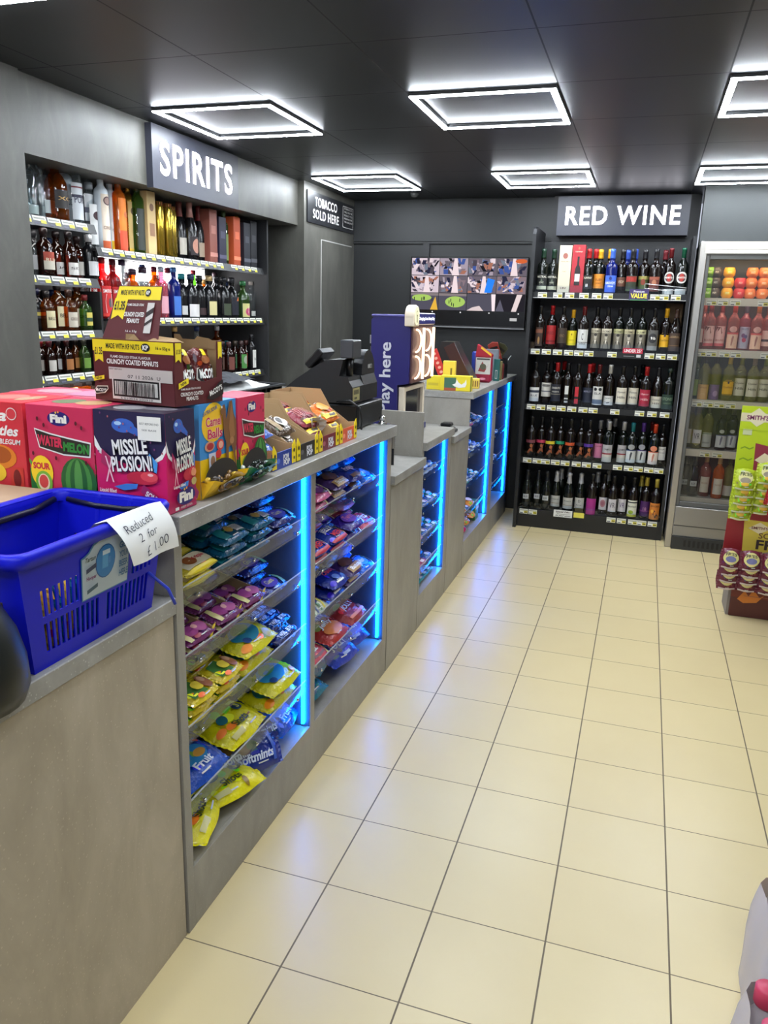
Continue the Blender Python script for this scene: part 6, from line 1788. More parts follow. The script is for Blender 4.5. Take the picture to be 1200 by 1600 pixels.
PK['sno'] = ('orange and yellow snack pack', .125, .10, .038, (230, 120, 36), [R_(.05, .06, .98, .24, (246, 210, 40)), R_(.3, .1, .7, .2, (60, 50, 40)), EL(.5, .62, .3, .22, (240, 160, 60))])
r = random.Random(21)
for ti, (k, n, y0, wd) in enumerate((('snb', 4, .535, .155), ('snk', 4, .698, .165), ('snm', 4, .872, .17), ('sno', 4, 1.052, .165))):
    for i in range(n):
        lay = i // 2
        M = Matrix.Translation((-.37 - .085 * (i % 2) - .012 * lay, y0 + wd / 2 + r.uniform(-.014, .014), zc + .038 + .038 * lay + .022 * (i % 2))) @ Matrix.Rotation(PI / 2 + r.uniform(-.12, .12), 4, 'Z') @ Matrix.Rotation(r.uniform(.25, .5), 4, 'X') @ Matrix.Rotation(r.uniform(-.06, .06), 4, 'Y')
        pack(k, '%s, %s up in the %s snack tray' % (PK[k][0], ('lowest', 'second', 'third', 'fourth', 'fifth', 'topmost')[i], POPG[ti][1]), 'snack packs in the %s tray' % POPG[ti][1], M, i % 2)
for i, (y, z, a) in enumerate(((.965, .105, .4), (1.0, .092, -.3))):
    mb = MB()
    M = Matrix.Translation((-.335, y, zc + z)) @ Matrix.Rotation(a, 4, 'X') @ Matrix.Rotation(.5, 4, 'Y')
    vs = []
    for jj in range(5):
        for ii in range(5):
            vs.append(M @ Vector((.012 * math.sin(ii * 1.3 + jj), (ii - 2) * .013, (jj - 2) * .018)))
    mb.add([q - Vector((0, 0, .03)) for q in vs], [[b * 5 + a_, b * 5 + a_ + 1, (b + 1) * 5 + a_ + 1, (b + 1) * 5 + a_] for b in range(4) for a_ in range(4)], P((214, 206, 200), .4))
    tag(mb.obj('crumpled_wrapper'), 'crumpled white wrapper, %s one on the maroon snack tray' % ('nearer', 'farther')[i], 'wrapper', 'wrappers on the maroon tray')
tag(MB().box(-.60, -.43, .545, .70, zc + .172, zc + .1735, PAPER).obj('white_card'), 'white card lying across the backs of the snack trays', 'card')

# ------------------------------------------------------------------ till
TK = P((26, 27, 29), .42)
TK2 = P((15, 16, 18), .35)
t = thing('cash_register', 'black cash register on the counter behind the snack trays', 'till', (-.55, 1.55, zc))
xz = lambda x, z: (x + .55, z - zc)
yr = lambda y: y - 1.55
tp = lambda d0, d1: (lambda a, b, d: (a, yr(d0 + (d1 - d0) * d), b))
mb = MB().box(xz(-.77, 0)[0], xz(-.338, 0)[0], yr(1.395), yr(1.705), .004, .094, TK2, .004)
mb.box(xz(-.338, 0)[0], xz(-.336, 0)[0], yr(1.41), yr(1.69), .012, .085, TK)
for a, b in ((-.75, 1.42), (-.75, 1.68), (-.36, 1.42), (-.36, 1.68)):
    mb.box(a + .55 - .012, a + .55 + .012, yr(b) - .012, yr(b) + .012, 0, .004, TK2)
mb.obj('cash_drawer', t)
mb = MB()
mb.prism([xz(-.36, 1.20), xz(-.36, 1.262), xz(-.375, 1.285), xz(-.378, 1.30), xz(-.415, 1.302), xz(-.40, 1.366), xz(-.463, 1.362), xz(-.50, 1.345), xz(-.596, 1.283), xz(-.66, 1.232), xz(-.74, 1.212), xz(-.74, 1.20)], tp(1.40, 1.53), 0, 1, TK)
mb.obj('body', t)
mb = MB()
mb.prism([xz(-.36, 1.20), xz(-.36, 1.262), xz(-.375, 1.30), xz(-.50, 1.31), xz(-.66, 1.232), xz(-.74, 1.212), xz(-.74, 1.20)], tp(1.5305, 1.695), 0, 1, TK)
mb.obj('printer_base', t)
mb = MB()
mb.prism([(.078 * math.cos(PI * i / 14), .095 * math.sin(PI * i / 14)) for i in range(15)], lambda a, b, d: (xz(-.46, 0)[0] + d, yr(1.613) + a, 1.301 - zc + b), 0, .088, P((38, 39, 42), .3), False)
art(mb, plane_fn((xz(-.3717, 0)[0], yr(1.60), 1.312 - zc), (0, .06, 0), (0, 0, .035), (1, 0, 0)), [R_(.1, .3, .9, .75, (150, 150, 150)), R_(.6, .36, .8, .68, (40, 40, 40))], .0006)
mb.obj('printer_cover', t)
mb = MB()
mb.box(xz(-.415, 0)[0], xz(-.362, 0)[0], yr(1.405), yr(1.50), 1.370 - zc, 1.438 - zc, P((60, 62, 66), .35), .004)
mb.lathe([(.014, 0), (.014, .072)], TK2, 10, (xz(-.392, 0)[0], yr(1.452), 1.302 - zc))
mb.obj('customer_display', t)
mb = MB()
Ms = Matrix.Translation((xz(-.522, 0)[0], yr(1.465), 1.364 - zc)) @ Matrix.Rotation(-.80, 4, 'Y')
mb.box(-.043, .043, -.065, .065, -.014, .014, TK2, .004, Ms)
mb.box(-.038, .038, -.058, .058, .0142, .0152, P((40, 56, 60), .12), 0, Ms)
mb.box(-.012, .012, -.02, .02, -.05, -.012, TK, .003, Ms)
mb.obj('operator_screen', t)
mb = MB()
art(mb, plane_fn((xz(-.36, 0)[0], yr(1.405), 1.208 - zc), (0, .075, 0), (0, 0, .05), (1, 0, 0)), [R_(0, 0, 1, 1, (170, 160, 110)), R_(.12, .5, .88, .85, (90, 84, 60)), R_(.2, .14, .6, .3, (70, 64, 50))], .0006)
mb.obj('sticker', t)
mb = MB()
mb.tube([(xz(-.42, 0)[0], yr(1.39), .105), (xz(-.36, 0)[0], yr(1.375), .115), (xz(-.32, 0)[0], yr(1.372), .09), (xz(-.315, 0)[0], yr(1.39), .04), (xz(-.318, 0)[0], yr(1.395), .005)], .004, TK2, 8)
mb.obj('cable', t)
# chrome hinge post at the worktop end
t = thing('flap_hinge', 'chrome hinge and bolt at the end of the sweet counter worktop', 'hinge', (-.30, 1.615, zc))
mb = MB()
mb.lathe([(.018, 0), (.018, .006), (.010, .012), (.010, .022), (.014, .026), (.012, .034), (.004, .038)], CHROME, 14, (0, -.02, 0))
mb.box(-.02, .03, -.02, .004, -.001, .004, CHROME, .001)
mb.obj('knob', t)
mb = MB()
mb.box(.006, .05, .0005, .006, -.10, .0, CHROME, .001)
mb.box(.01, .045, .006, .012, -.17, -.06, P((60, 62, 66), .4, .6), .001)
mb.obj('plate', t)

# ------------------------------------------------------------------ blue shopping basket with reduced packs
BL = P((8, 18, 186), .42, 0, .3)
t = thing('shopping_basket', 'blue plastic shopping basket full of reduced packs on the front desk', 'basket', (-.385, -.225, .9125))
zt = .228
bx0, bx1, by0, by1 = -.135, .112, -.185, .165       # base rectangle (x to the aisle, y away)
tx_0, tx_1, ty0, ty1 = -.145, .130, -.222, .205    # at the rim
rc = .03


def wallpt(side, s, h):
    """side walls as bilinear patches: front = aisle side"""
    c = {'front': ((bx1, by0), (bx1, by1), (tx_1, ty0), (tx_1, ty1)), 'back': ((bx0, by1), (bx0, by0), (tx_0, ty1), (tx_0, ty0)), 'far': ((bx1, by1), (bx0, by1), (tx_1, ty1), (tx_0, ty1)), 'near': ((bx0, by0), (bx1, by0), (tx_0, ty0), (tx_1, ty0))}[side]
    a = Vector(c[0]).lerp(Vector(c[1]), s)
    b = Vector(c[2]).lerp(Vector(c[3]), s)
    p = a.lerp(b, h)
    return (p.x, p.y, .003 + (zt - .003) * h)


def slotted(mb, side, slots):
    """wall with rectangular slots; slots = (s0, s1, h0, h1)"""
    ss = sorted(set([0, 1] + [x for q in slots for x in q[:2]] + [i / 10 for i in range(11)]))
    hs = sorted(set([0, 1] + [x for q in slots for x in q[2:]]))
    idx = {}
    vs = []
    for i, s in enumerate(ss):
        for j, h in enumerate(hs):
            idx[i, j] = len(vs)
            vs.append(wallpt(side, s, h))
    fs = []
    for i in range(len(ss) - 1):
        for j in range(len(hs) - 1):
            cs, ch = (ss[i] + ss[i + 1]) / 2, (hs[j] + hs[j + 1]) / 2
            if any(a < cs < b and c < ch < d for a, b, c, d in slots):
                continue
            fs.append([idx[i, j], idx[i + 1, j], idx[i + 1, j + 1], idx[i, j + 1]])
    mb.add(vs, fs, BL)


mb = MB()
fslots = [(.10 + .037 * i, .122 + .037 * i, .43, .66) for i in range(7)] + [(.10 + .037 * i, .122 + .037 * i, .12, .37) for i in range(11)] + [(.56 + .037 * i, .582 + .037 * i, .12, .37) for i in range(10)] + [(.76 + .037 * i, .782 + .037 * i, .43, .66) for i in range(5)]
slotted(mb, 'front', fslots)
slotted(mb, 'back', [(.1 + .037 * i, .122 + .037 * i, .2, .5) for i in range(22)])
slotted(mb, 'far', [(.2 + .05 * i, .23 + .05 * i, .3, .6) for i in range(13)])
slotted(mb, 'near', [(.2 + .05 * i, .23 + .05 * i, .3, .6) for i in range(13)])
mb.add([wallpt('front', 0, 0), wallpt('front', 1, 0), wallpt('back', 0, 0), wallpt('back', 1, 0)], [[0, 1, 2, 3]], BL)
o = mb.obj('body', t)
sm = o.modifiers.new('solid', 'SOLIDIFY')
sm.thickness = .003
mb = MB()


def rring(e, z, n=5):
    pts = []
    for cx, cy, a0 in ((tx_1 + e - rc, ty1 + e - rc, 0), (tx_0 - e + rc, ty1 + e - rc, PI / 2), (tx_0 - e + rc, ty0 - e + rc, PI), (tx_1 + e - rc, ty0 - e + rc, 1.5 * PI)):
        for i in range(n + 1):
            a = a0 + PI / 2 * i / n
            pts.append((cx + rc * math.cos(a), cy + rc * math.sin(a), z))
    return pts


for e, z in ((.0, zt), ):
    rings = [rring(-.003, zt - .022), rring(.012, zt - .022), rring(.015, zt - .004), rring(.011, zt + .004), rring(.002, zt + .004), rring(-.004, zt - .004), rring(-.003, zt - .022)]
    n = len(rings[0])
    mb.add([p for q in rings for p in q], [[j * n + i, j * n + (i + 1) % n, (j + 1) * n + (i + 1) % n, (j + 1) * n + i] for j in range(len(rings) - 1) for i in range(n)], BL, True)
mb.obj('rim', t)
mb = MB()
HK = P((14, 14, 40), .35)
mb.tube([(tx_0 + .012, ty0 + .05, zt - .012), (tx_0 + .010, ty0 + .09, zt - .026), (tx_0 + .010, ty1 - .09, zt - .026), (tx_0 + .012, ty1 - .03, zt - .014)], .007, HK, 8)
mb.tube([(tx_0 + .03, ty1 - .010, zt - .016), (tx_0 + .10, ty1 - .008, zt - .024), (tx_1 - .10, ty1 - .008, zt - .024), (tx_1 - .02, ty1 - .010, zt - .016)], .006, HK, 8)
mb.obj('handle', t)
mb = MB()
mb.tube([(tx_1 - .012, .15, .085), (tx_1 + .02, .172, .045), (tx_1 + .030, .182, .008)], .0035, P((40, 60, 190), .4), 8)
mb.obj('loose_peg', t)
# sticker on the aisle side
mb = MB()
fnS = lambda u, v, d: Vector(wallpt('front', .36 + .36 * u, .40 + .50 * v)) + Vector((d + .001, 0, 0))
SG = (176, 190, 196)
it = [pol([(0, 0), (1, 0), (1, .74), (.9, .80), (.82, .92), (.66, 1), (.38, 1), (.24, .94), (.14, .82), (.06, .78), (0, .76)], (64, 120, 160)), pol([(.02, .02), (.98, .02), (.98, .73), (.88, .79), (.8, .90), (.65, .97), (.39, .97), (.25, .91), (.16, .80), (.07, .75), (.02, .74)], SG),
      ell(.48, .56, .205, .30, (30, 84, 140)), ell(.48, .56, .19, .28, (40, 120, 180)), R_(.41, .44, .53, .70, (70, 150, 200)), R_(.41, .68, .56, .76, (190, 210, 220)), R_(.53, .5, .57, .62, (60, 130, 190))]
for i, s in enumerate(('GET', 'YOUR', 'BEER', 'HERE')):
    it.append(('t', s, .85, .74 - .17 * i, .2, .12, {'b': .03}, P((50, 100, 140), .5)))
it += [('t', 'Tartan', .15, .72, .2, .08, {'sh': .3, 'b': .02}, P((40, 60, 60), .5)), pol([(.06, .48), (.26, .54), (.26, .62), (.06, .56)], (40, 50, 80)), ('t', 'Hooper', .16, .38, .2, .09, {'b': .03}, P((110, 40, 90), .5)), pol([(.06, .12), (.28, .18), (.28, .25), (.06, .19)], (60, 84, 96))]
art(mb, fnS, it, .0006, .0004)
mb.obj('sticker', t)
# paper note folded over the rim
t2 = thing('price_note', 'white handwritten note hanging over the basket rim', 'note', (-.25, -.12, 1.14))
mb = MB()
nn = [Vector((-.245, -.228, 1.150)), Vector((-.245, -.052, 1.150)), at(278, 853, 0, -.222), at(209, 885, 0, -.222)]


def fnN(u, v, d):
    """v = 1 at the rim"""
    k = 1 - v
    p = nn[0].lerp(nn[1], u).lerp(nn[3].lerp(nn[2], u), k)
    bul = .010 * math.sin(PI * min(1, k)) + .004 * math.sin(7 * u) * k
    return p + Vector((bul + d, 0, .004 * math.sin(PI * k))) - t2.location


n = 8
vs = [fnN(i / n, j / n, 0) for j in range(n + 1) for i in range(n + 1)]
mb.add(vs, [[j * (n + 1) + i, j * (n + 1) + i + 1, (j + 1) * (n + 1) + i + 1, (j + 1) * (n + 1) + i] for j in range(n) for i in range(n)], PAPER, True)
fold = [(nn[0].lerp(nn[1], i / n) + Vector((-.030 * q, 0, .003 * q - .012 * q * q)) - t2.location) for q in (0, 1, 2) for i in range(n + 1)]
mb.add(fold, [[q * (n + 1) + i, (q + 1) * (n + 1) + i, (q + 1) * (n + 1) + i + 1, q * (n + 1) + i + 1] for q in (0, 1) for i in range(n)], PAPER, True)
PEN = P((36, 38, 60), .6)
art(mb, fnN, [('t', 'Reduced', .40, .76, .60, .17, {'b': -.008, 'sh': .35, 'rot': .16}, PEN), ('t', '2  for', .44, .50, .42, .17, {'b': -.008, 'sh': .3, 'rot': .1}, PEN), ('t', '£ 1.00', .54, .22, .56, .18, {'b': -.008, 'sh': .3, 'rot': .16}, PEN)], .0022)
mb.obj('paper', t2)
PK['redu'] = ('blue and gold snack pack', .195, .135, .020, (20, 96, 150), [EL(.4, .5, .3, .3, (60, 160, 190)), R_(.0, .78, 1, 1, (226, 190, 70)), EL(.7, .4, .16, .2, (206, 150, 110)), R_(.1, .05, .4, .2, (190, 200, 220))])
PK['redg'] = ('gold and red snack pack', .195, .135, .020, (200, 160, 60), [EL(.5, .5, .3, .3, (226, 206, 130)), R_(0, .2, 1, .34, (150, 30, 70)), R_(.1, .6, .5, .9, (70, 120, 170))])
r = random.Random(4)
for i in range(16):
    y = -.388 + i * .0205
    k = 'redg' if i < 6 and i % 3 != 1 else 'redu'
    M = Matrix.Translation((-.386 + r.uniform(-.003, .003), y, .918 + .071)) @ Matrix.Rotation(PI / 2 + .12 + r.uniform(-.03, .03), 4, 'X')
    pack(k, '%s standing in the blue basket, %s from the near end' % (PK[k][0], ORD[i + 1]), 'reduced packs in the blue basket', M, i % 2)

# brown carton behind the basket, black rounded case at the left edge
t = thing('brown_carton', 'flat brown carton with yellow print behind the blue basket', 'box', (-.72, -.165, .9125))
mb = MB()
mb.box(-.17, .165, -.16, .158, 0, .222, P((170, 140, 112), .7), .002)
art(mb, plane_fn((-.17, -.16, .222), (.335, 0, 0), (0, .318, 0), (0, 0, 1)), [R_(.2, .1, .62, .55, (226, 180, 60)), R_(.25, .16, .57, .3, (240, 210, 110))], .0004)
mb.obj('carton', t)
mb = MB().box(-.17, .165, -.01, .012, .2221, .2225, P((196, 172, 140), .35))
mb.obj('tape', t)
t = thing('black_case', 'black rounded plastic case with pale ring at the left edge of the front desk', 'case', (-.302, -.541, .9125))
mb = MB()
pr = [(.075, 0), (.098, .006), (.106, .03), (.104, .07), (.092, .12), (.070, .165), (.055, .185), (.035, .192), (.0, .194)]
mb.lathe([(r_ if r_ else .001, z) for r_, z in pr], P((18, 22, 20), .38), 28, sy=1.0)
mb.obj('shell', t)
mb = MB()
ring = [(.062 * math.cos(2 * PI * i / 24), .062 * math.sin(2 * PI * i / 24), .176) for i in range(24)]
mb.tube(ring, .008, P((206, 200, 184), .4), 8, True)
mb.obj('ring', t)

# black crate with papers on the staff counter
t = thing('paper_crate', 'black plastic crate with white papers on the staff counter', 'crate', (-1.36, 2.16, .996))
mb = MB()
mb.box(-.17, .20, -.30, .30, 0, .004, BLACKP)
for a, b, c, d in ((-.17, .20, -.30, -.296), (-.17, .20, .296, .30)):
    mb.box(a, b, c, d, .004, .155, BLACKP)
for a, b in ((-.17, -.166), (.196, .20)):
    for k in range(10):
        y = -.296 + k * .0592
        mb.box(a, b, y, y + .045, .004, .155, BLACKP)
    mb.box(a, b, -.296, .296, .004, .05, BLACKP)
    mb.box(a, b, -.296, .296, .12, .155, BLACKP)
mb.obj('body', t)
mb = MB()
for a, b, c, d in ((-.185, .215, -.315, -.295), (-.185, .215, .295, .315), (-.185, -.165, -.295, .295), (.195, .215, -.295, .295)):
    mb.box(a, b, c, d, .150, .160, P((40, 42, 46), .3), .002)
mb.obj('rim', t)
mb = MB()
r = random.Random(8)
n = 8
vs = [(-.14 + .30 * i / n, -.26 + .50 * j / n, .15 + .055 * math.sin(3.1 * i / n) * math.sin(2.6 * j / n + .3) + r.uniform(-.008, .008)) for j in range(n + 1) for i in range(n + 1)]
mb.add(vs, [[j * (n + 1) + i, j * (n + 1) + i + 1, (j + 1) * (n + 1) + i + 1, (j + 1) * (n + 1) + i] for j in range(n) for i in range(n)], PAPER)
tag(mb.obj('crumpled_paper', None, (-1.36, 2.16, .996)), 'crumpled white paper heaped in the black crate', 'paper')
mb = MB()
vs = [(-.05 + .2 * i / n, -.28 + .36 * j / n, .165 + .04 * math.sin(3.1 * i / n) * math.sin(3 * j / n) + r.uniform(-.006, .006)) for j in range(n + 1) for i in range(n + 1)]
mb.add(vs, [[j * (n + 1) + i, j * (n + 1) + i + 1, (j + 1) * (n + 1) + i + 1, (j + 1) * (n + 1) + i] for j in range(n) for i in range(n)], P((34, 38, 46), .6))
tag(mb.obj('dark_bag', None, (-1.34, 2.14, 1.03)), 'dark grey plastic bag lying on the papers in the crate', 'bag')

# ------------------------------------------------------------------ lottery stand
LP = P((42, 38, 104), .35)
WARMW = P((226, 212, 190), .45)
t = thing('lottery_stand', 'dark violet lottery play stand reading Play here with glowing tubes', 'display stand', (-.46, 2.40, .9525))
lx = lambda x: x + .46
ly = lambda y: y - 2.40
lz = lambda z: z - .9525
mb = MB()
mb.prism([(-.560, .953), (-.428, .953), (-.428, 1.205), (-.372, 1.215), (-.372, 1.500), (-.378, 1.525), (-.390, 1.532), (-.556, 1.520), (-.566, 1.508)], lambda a, b, d: (lx(a), ly(2.20) + d, lz(b)), 0, .385, LP)
art(mb, plane_fn((lx(-.563), ly(2.20), lz(.953)), (.19, 0, 0), (0, 0, .57), (0, -1, 0)), [('t', 'Play here', .34, .40, .115 * 3.6, .115 * 1.12, {'b': .02, 'rot': PI / 2, 'asp': .19 / .57 * 1.0}, P((206, 206, 216), .5))] if False else [], .001)
vs, fs = text_mesh('Play here', .02)
mb.add([(lx(-.4835) - y * .075, ly(2.20) - .0012, lz(1.238) + x * .335) for x, y in vs], fs, P((206, 206, 216), .5))
mb.box(lx(-.566), lx(-.376), ly(2.196), ly(2.59), lz(1.522), lz(1.534), P((70, 66, 130), .35), .004)
mb.obj('body', t)
mb = MB()
mb.box(lx(-.372), lx(-.352), ly(2.235), ly(2.58), lz(1.488), lz(1.545), P((206, 200, 206), .4), .005)
art(mb, plane_fn((lx(-.352), ly(2.24), lz(1.493)), (0, .335, 0), (0, 0, .047), (1, 0, 0)), [R_(.0, .0, 1, 1, (40, 44, 110)), ('t', 'Changing Lives Every Day', .53, .5, .88, .42, {'b': .03}, EM((.9, .92, 1), 1.6))], .0006)
mb.obj('header', t)
mb = MB()
Mw = Matrix.Translation((lx(-.375), ly(2.225), lz(1.530))) @ Matrix.Rotation(PI / 2, 4, 'Y')
mb.lathe([(.046, -.02), (.05, -.014), (.05, .020), (.046, .026)], WARMW, 24, M=Mw)
mb.box(lx(-.395), lx(-.350), ly(2.176), ly(2.274), lz(1.482), lz(1.53), WARMW, .004)
fnW = lambda u, v, d: Vector((lx(-.349) + d, ly(2.225) + (u - .5) * .1, lz(1.530) + (v - .5) * .1))
art(mb, fnW, [('e', .5, .5, .42, .42, EM((1, .93, .62), .85)), ('e', .5, .62, .12, .13, P((90, 110, 60), .5)), ('e', .5, .62, .08, .09, EM((1, .93, .62), .85)), R_(.40, .2, .47, .55, (90, 110, 60)), R_(.53, .2, .60, .55, (90, 110, 60))], .0008)
mb.obj('emblem', t)
mb = MB()
mb.box(lx(-.372), lx(-.362), ly(2.215), ly(2.585), lz(1.215), lz(1.485), P((96, 66, 66), .4), .002)
mb.obj('tube_panel', t)
NE = EM((1.0, .70, .46), 2.0)
for c in (0, 1):
    yb = 2.225 + c * .185
    for k in (0, 1):
        mb = MB()
        zc_ = 1.415 - k * .125
        pts = [(lx(-.352), ly(yb + .018 + .088 * math.sin(PI * i / 12)), lz(zc_ + .052 * math.cos(PI * i / 12))) for i in range(13)]
        mb.tube(pts, .0052, NE, 8)
        mb.obj('neon_tube', t)
    mb = MB()
    mb.tube([(lx(-.352), ly(yb + .148), lz(1.475)), (lx(-.352), ly(yb + .148), lz(1.228))], .0075, NE, 8)
    mb.obj('neon_tube', t)
mb = MB()
for a, b, c, d in ((2.215, 2.245, .985, 1.195), (2.555, 2.585, .985, 1.195), (2.245, 2.555, 1.172, 1.195), (2.245, 2.555, .985, 1.005)):
    mb.box(lx(-.425), lx(-.395), ly(a), ly(b), lz(c), lz(d), WARMW, .003)
mb.obj('screen_frame', t)
MB().box(lx(-.424), lx(-.410), ly(2.245), ly(2.555), lz(1.005), lz(1.172), P((40, 38, 44), .12)).obj('screen', t)
MB().box(lx(-.43), lx(-.385), ly(2.20), ly(2.60), lz(.953), lz(.985), P((50, 54, 110), .4), .003).obj('base', t)
# leaflets hung behind the stand
mb = MB()
for i in range(7):
    z = 1.06 + i * .055
    mb.box(-.585, -.573, 2.26, 2.40, z, z + .05, P(((90, 84, 84), (150, 146, 146), (110, 96, 90))[i % 3], .6))
    mb.box(-.600, -.585, 2.28 + .01 * (i % 2), 2.38, z + .004, z + .044, P(((150, 146, 150), (90, 84, 90))[i % 2], .6))
mb.box(-.572, -.568, 2.26, 2.40, .953, 1.46, BLACK)
tag(mb.obj('leaflet_rack'), 'narrow grey leaflet rack behind the lottery stand', 'rack')
# card terminal lying on the low cabinet
t = thing('card_terminal', 'black card terminal on the low worktop under the far counter', 'card reader', (-.33, 2.80, .9005))
mb = MB()
mb.box(-.06, .055, -.09, .10, 0, .016, TK2, .004)
mb.prism([(-.09, .016), (.10, .016), (.10, .022), (.06, .03), (-.02, .026), (-.09, .018)], lambda a, b, d: (d, a, b), -.045, .04, TK2)
mb.obj('base', t)
mb = MB()
mb.box(-.03, .03, .02, .09, .03, .052, P((20, 21, 24), .3), .006)
mb.obj('handset', t)

# ------------------------------------------------------------------ items on the far counter
tube_box('yellow_filter_box', 'wide yellow box with green panel and white bird on the far counter', .185, .075, .088, (226, 206, 44),
         [R_(.12, .12, .50, .88, (70, 110, 90)), R_(.12, .02, .5, .2, (170, 84, 60)), pol([(.38, .42), (.48, .50), (.52, .78), (.58, .58), (.68, .44), (.78, .60), (.82, .80), (.84, .5), (.8, .28), (.6, .22), (.46, .3)], (232, 232, 226)), R_(.96, 0, 1, 1, (120, 120, 50))], (-.362, 3.19, 1.1005), .12)
tube_box('yellow_filter_box', 'tall pale yellow box standing behind the wide yellow one', .075, .05, .165, (236, 206, 70), [R_(.6, .3, .75, .75, (130, 110, 40)), R_(.1, .1, .5, .2, (206, 180, 60))], (-.435, 3.30, 1.1005), .1)
tube_box('yellow_filter_box', 'plain yellow box half hidden by the lottery stand', .09, .07, .08, (228, 208, 50), [R_(.1, .3, .8, .5, (206, 186, 60))], (-.50, 3.21, 1.1005), .05)
tube_box('yellow_filter_box', 'small yellow carton beside the wide yellow box, with dark print', .05, .06, .06, (226, 196, 90), [R_(.15, .2, .35, .8, (110, 60, 40)), R_(.5, .2, .65, .8, (120, 90, 40)), R_(.78, .2, .9, .8, (110, 60, 40))], (-.292, 3.40, 1.1005), .1)
# slanted dark display with red strip
t = thing('tilted_display', 'dark tilted countertop display with a red strip', 'display stand', (-.46, 3.62, 1.1005))
mb = MB()
mb.prism([(-.16, 0), (.14, 0), (-.02, .27), (-.10, .27)], lambda a, b, d: (a, d, b), -.07, .09, P((40, 34, 34), .3), False)
mb.obj('board', t)
mb = MB()
Mq = Matrix.Translation((-.055, -.075, .0)) @ Matrix.Rotation(-.42, 4, 'Y')
mb.box(-.025, .03, -.004, 0, .03, .235, P((206, 50, 44), .4), .002, Mq)
art(mb, lambda u, v, d: Mq @ Vector((-.025 + .055 * u, -.004 - d, .03 + .205 * v)), [ell(.5, .12 + .15 * i, .2, .045, (240, 170, 150)) for i in range(6)], .0006)
mb.obj('red_strip', t)
mb = MB()
Mq = Matrix.Translation((.10, -.072, .0)) @ Matrix.Rotation(-.5, 4, 'Y')
mb.box(-.045, .03, -.003, 0, .06, .29, P((70, 44, 40), .25), .002, Mq)
mb.obj('panel', t)
tube_box('grey_terminal', 'pale grey terminal back standing behind the tilted display', .15, .05, .21, (120, 126, 134), [R_(.1, .1, .9, .9, (130, 136, 144))], (-.36, 4.12, 1.1005), .0)
mb = MB()
mb.lathe([(.035, 0), (.042, .005), (.042, .19), (.036, .20)], P((40, 60, 150), .35), 16)
tag(mb.obj('blue_tub', None, (-.39, 3.93, 1.1005)), 'dark blue tub between the tilted display and the red can', 'tub')
mb = MB()
mb.box(-.055, .055, -.03, .03, .0, .175, P((150, 34, 60), .35), .012)
mb.prism([(-.055, .17), (.055, .17), (.055, .185), (-.045, .25)], lambda a, b, d: (a, d, b), -.03, .03, P((170, 30, 50), .35))
art(mb, plane_fn((-.055, -.03, 0), (.11, 0, 0), (0, 0, .25), (0, -1, 0)), [R_(.04, .22, .96, .66, (206, 204, 196)), pol([(.2, .30), (.45, .56), (.7, .36), (.85, .52), (.6, .28)], (150, 60, 60)), ell(.5, .42, .2, .08, (90, 90, 70)), R_(.1, .60, .9, .64, (60, 60, 60)), pol([(.30, .90), (.98, .70), (.98, .76), (.36, .95)], (240, 190, 50)), ell(.5, .1, .2, .03, (230, 150, 170))], .0006)
tag(mb.obj('red_canister', None, (-.335, 3.87, 1.1005)), 'red slant-topped canister with white label on the far counter', 'canister')
PC = [((170, 150, 40), 'yellow'), ((60, 60, 40), 'olive'), ((150, 60, 50), 'red'), ((120, 110, 100), 'grey')]
t = thing('pouch_holder', 'black holder stuffed with coloured pouches at the far end of the counter', 'holder', (-.36, 4.30, 1.1005))
mb = MB().box(-.09, .10, -.09, .09, 0, .004, BLACKP)
for a in ((-.09, .10, -.09, -.086), (-.09, .10, .086, .09)):
    mb.box(*a, .004, .14, BLACKP)
mb.box(-.09, -.086, -.086, .086, .004, .14, BLACKP)
mb.box(.096, .10, -.086, .086, .004, .10, BLACKP)
mb.obj('holder', t)
for i in range(7):
    c, nm = PC[i % 4]
    M = Matrix.Translation((-.40 + .035 * (i % 3), 4.24 + .04 * (i // 2), 1.17 + .045 * (i % 3))) @ Matrix.Rotation(.3 * (i - 3), 4, 'Y') @ Matrix.Rotation(.25 * ((i % 3) - 1), 4, 'X')
    mb = MB()
    mb.prism([(-.035, -.06), (.035, -.06), (.037, .09), (.0, .102), (-.037, .09)], lambda a, b, d: tuple(M @ Vector((a, d, b))), -.005, .005, P(c, .35))
    art(mb, lambda u, v, d: M @ Vector((-.035 + .07 * u, -.005 - d, -.05 + .14 * v)), [R_(.1, .3, .9, .6, tuple(min(255, q + 50) for q in c)), R_(.1, .72, .9, .84, (30, 30, 30))], .0006)
    tag(mb.obj('pouch'), '%s pouch, %s in the holder at the far counter end' % (nm, ORD[i + 1]), 'pouch', 'pouches in the holder')
mb = MB()
mb.tube([(-.30, 4.44, 1.13), (-.285, 4.46, 1.19), (-.27, 4.50, 1.235), (-.262, 4.53, 1.25)], .003, P((190, 190, 190), .4), 6)
mb.lathe([(.03, 0), (.034, .01), (.034, .09), (.02, .10)], BLACKP, 12, (-.31, 4.43, 1.1005))
tag(mb.obj('cable_cup'), 'dark cup with a pale curved cable near the back wall', 'cup')
for i, (y, c, nm) in enumerate(((4.03, (40, 100, 96), 'teal'), (4.13, (120, 110, 70), 'khaki'), (4.2, (110, 40, 40), 'dark red'))):
    mb = MB()
    mb.box(-.02, .02, -.012, .012, 0, .15 - .02 * i, P(c, .4), .002)
    art(mb, plane_fn((-.02, -.012, 0), (.04, 0, 0), (0, 0, .15 - .02 * i), (0, -1, 0)), [R_(.3, .1, .7, .5, (190, 190, 190)), R_(.38, .14, .62, .46, c)], .0005)
    tag(mb.obj('slim_packet', None, (-.275, y, 1.1005)), 'slim %s packet standing at the front edge of the far counter' % nm, 'packet')

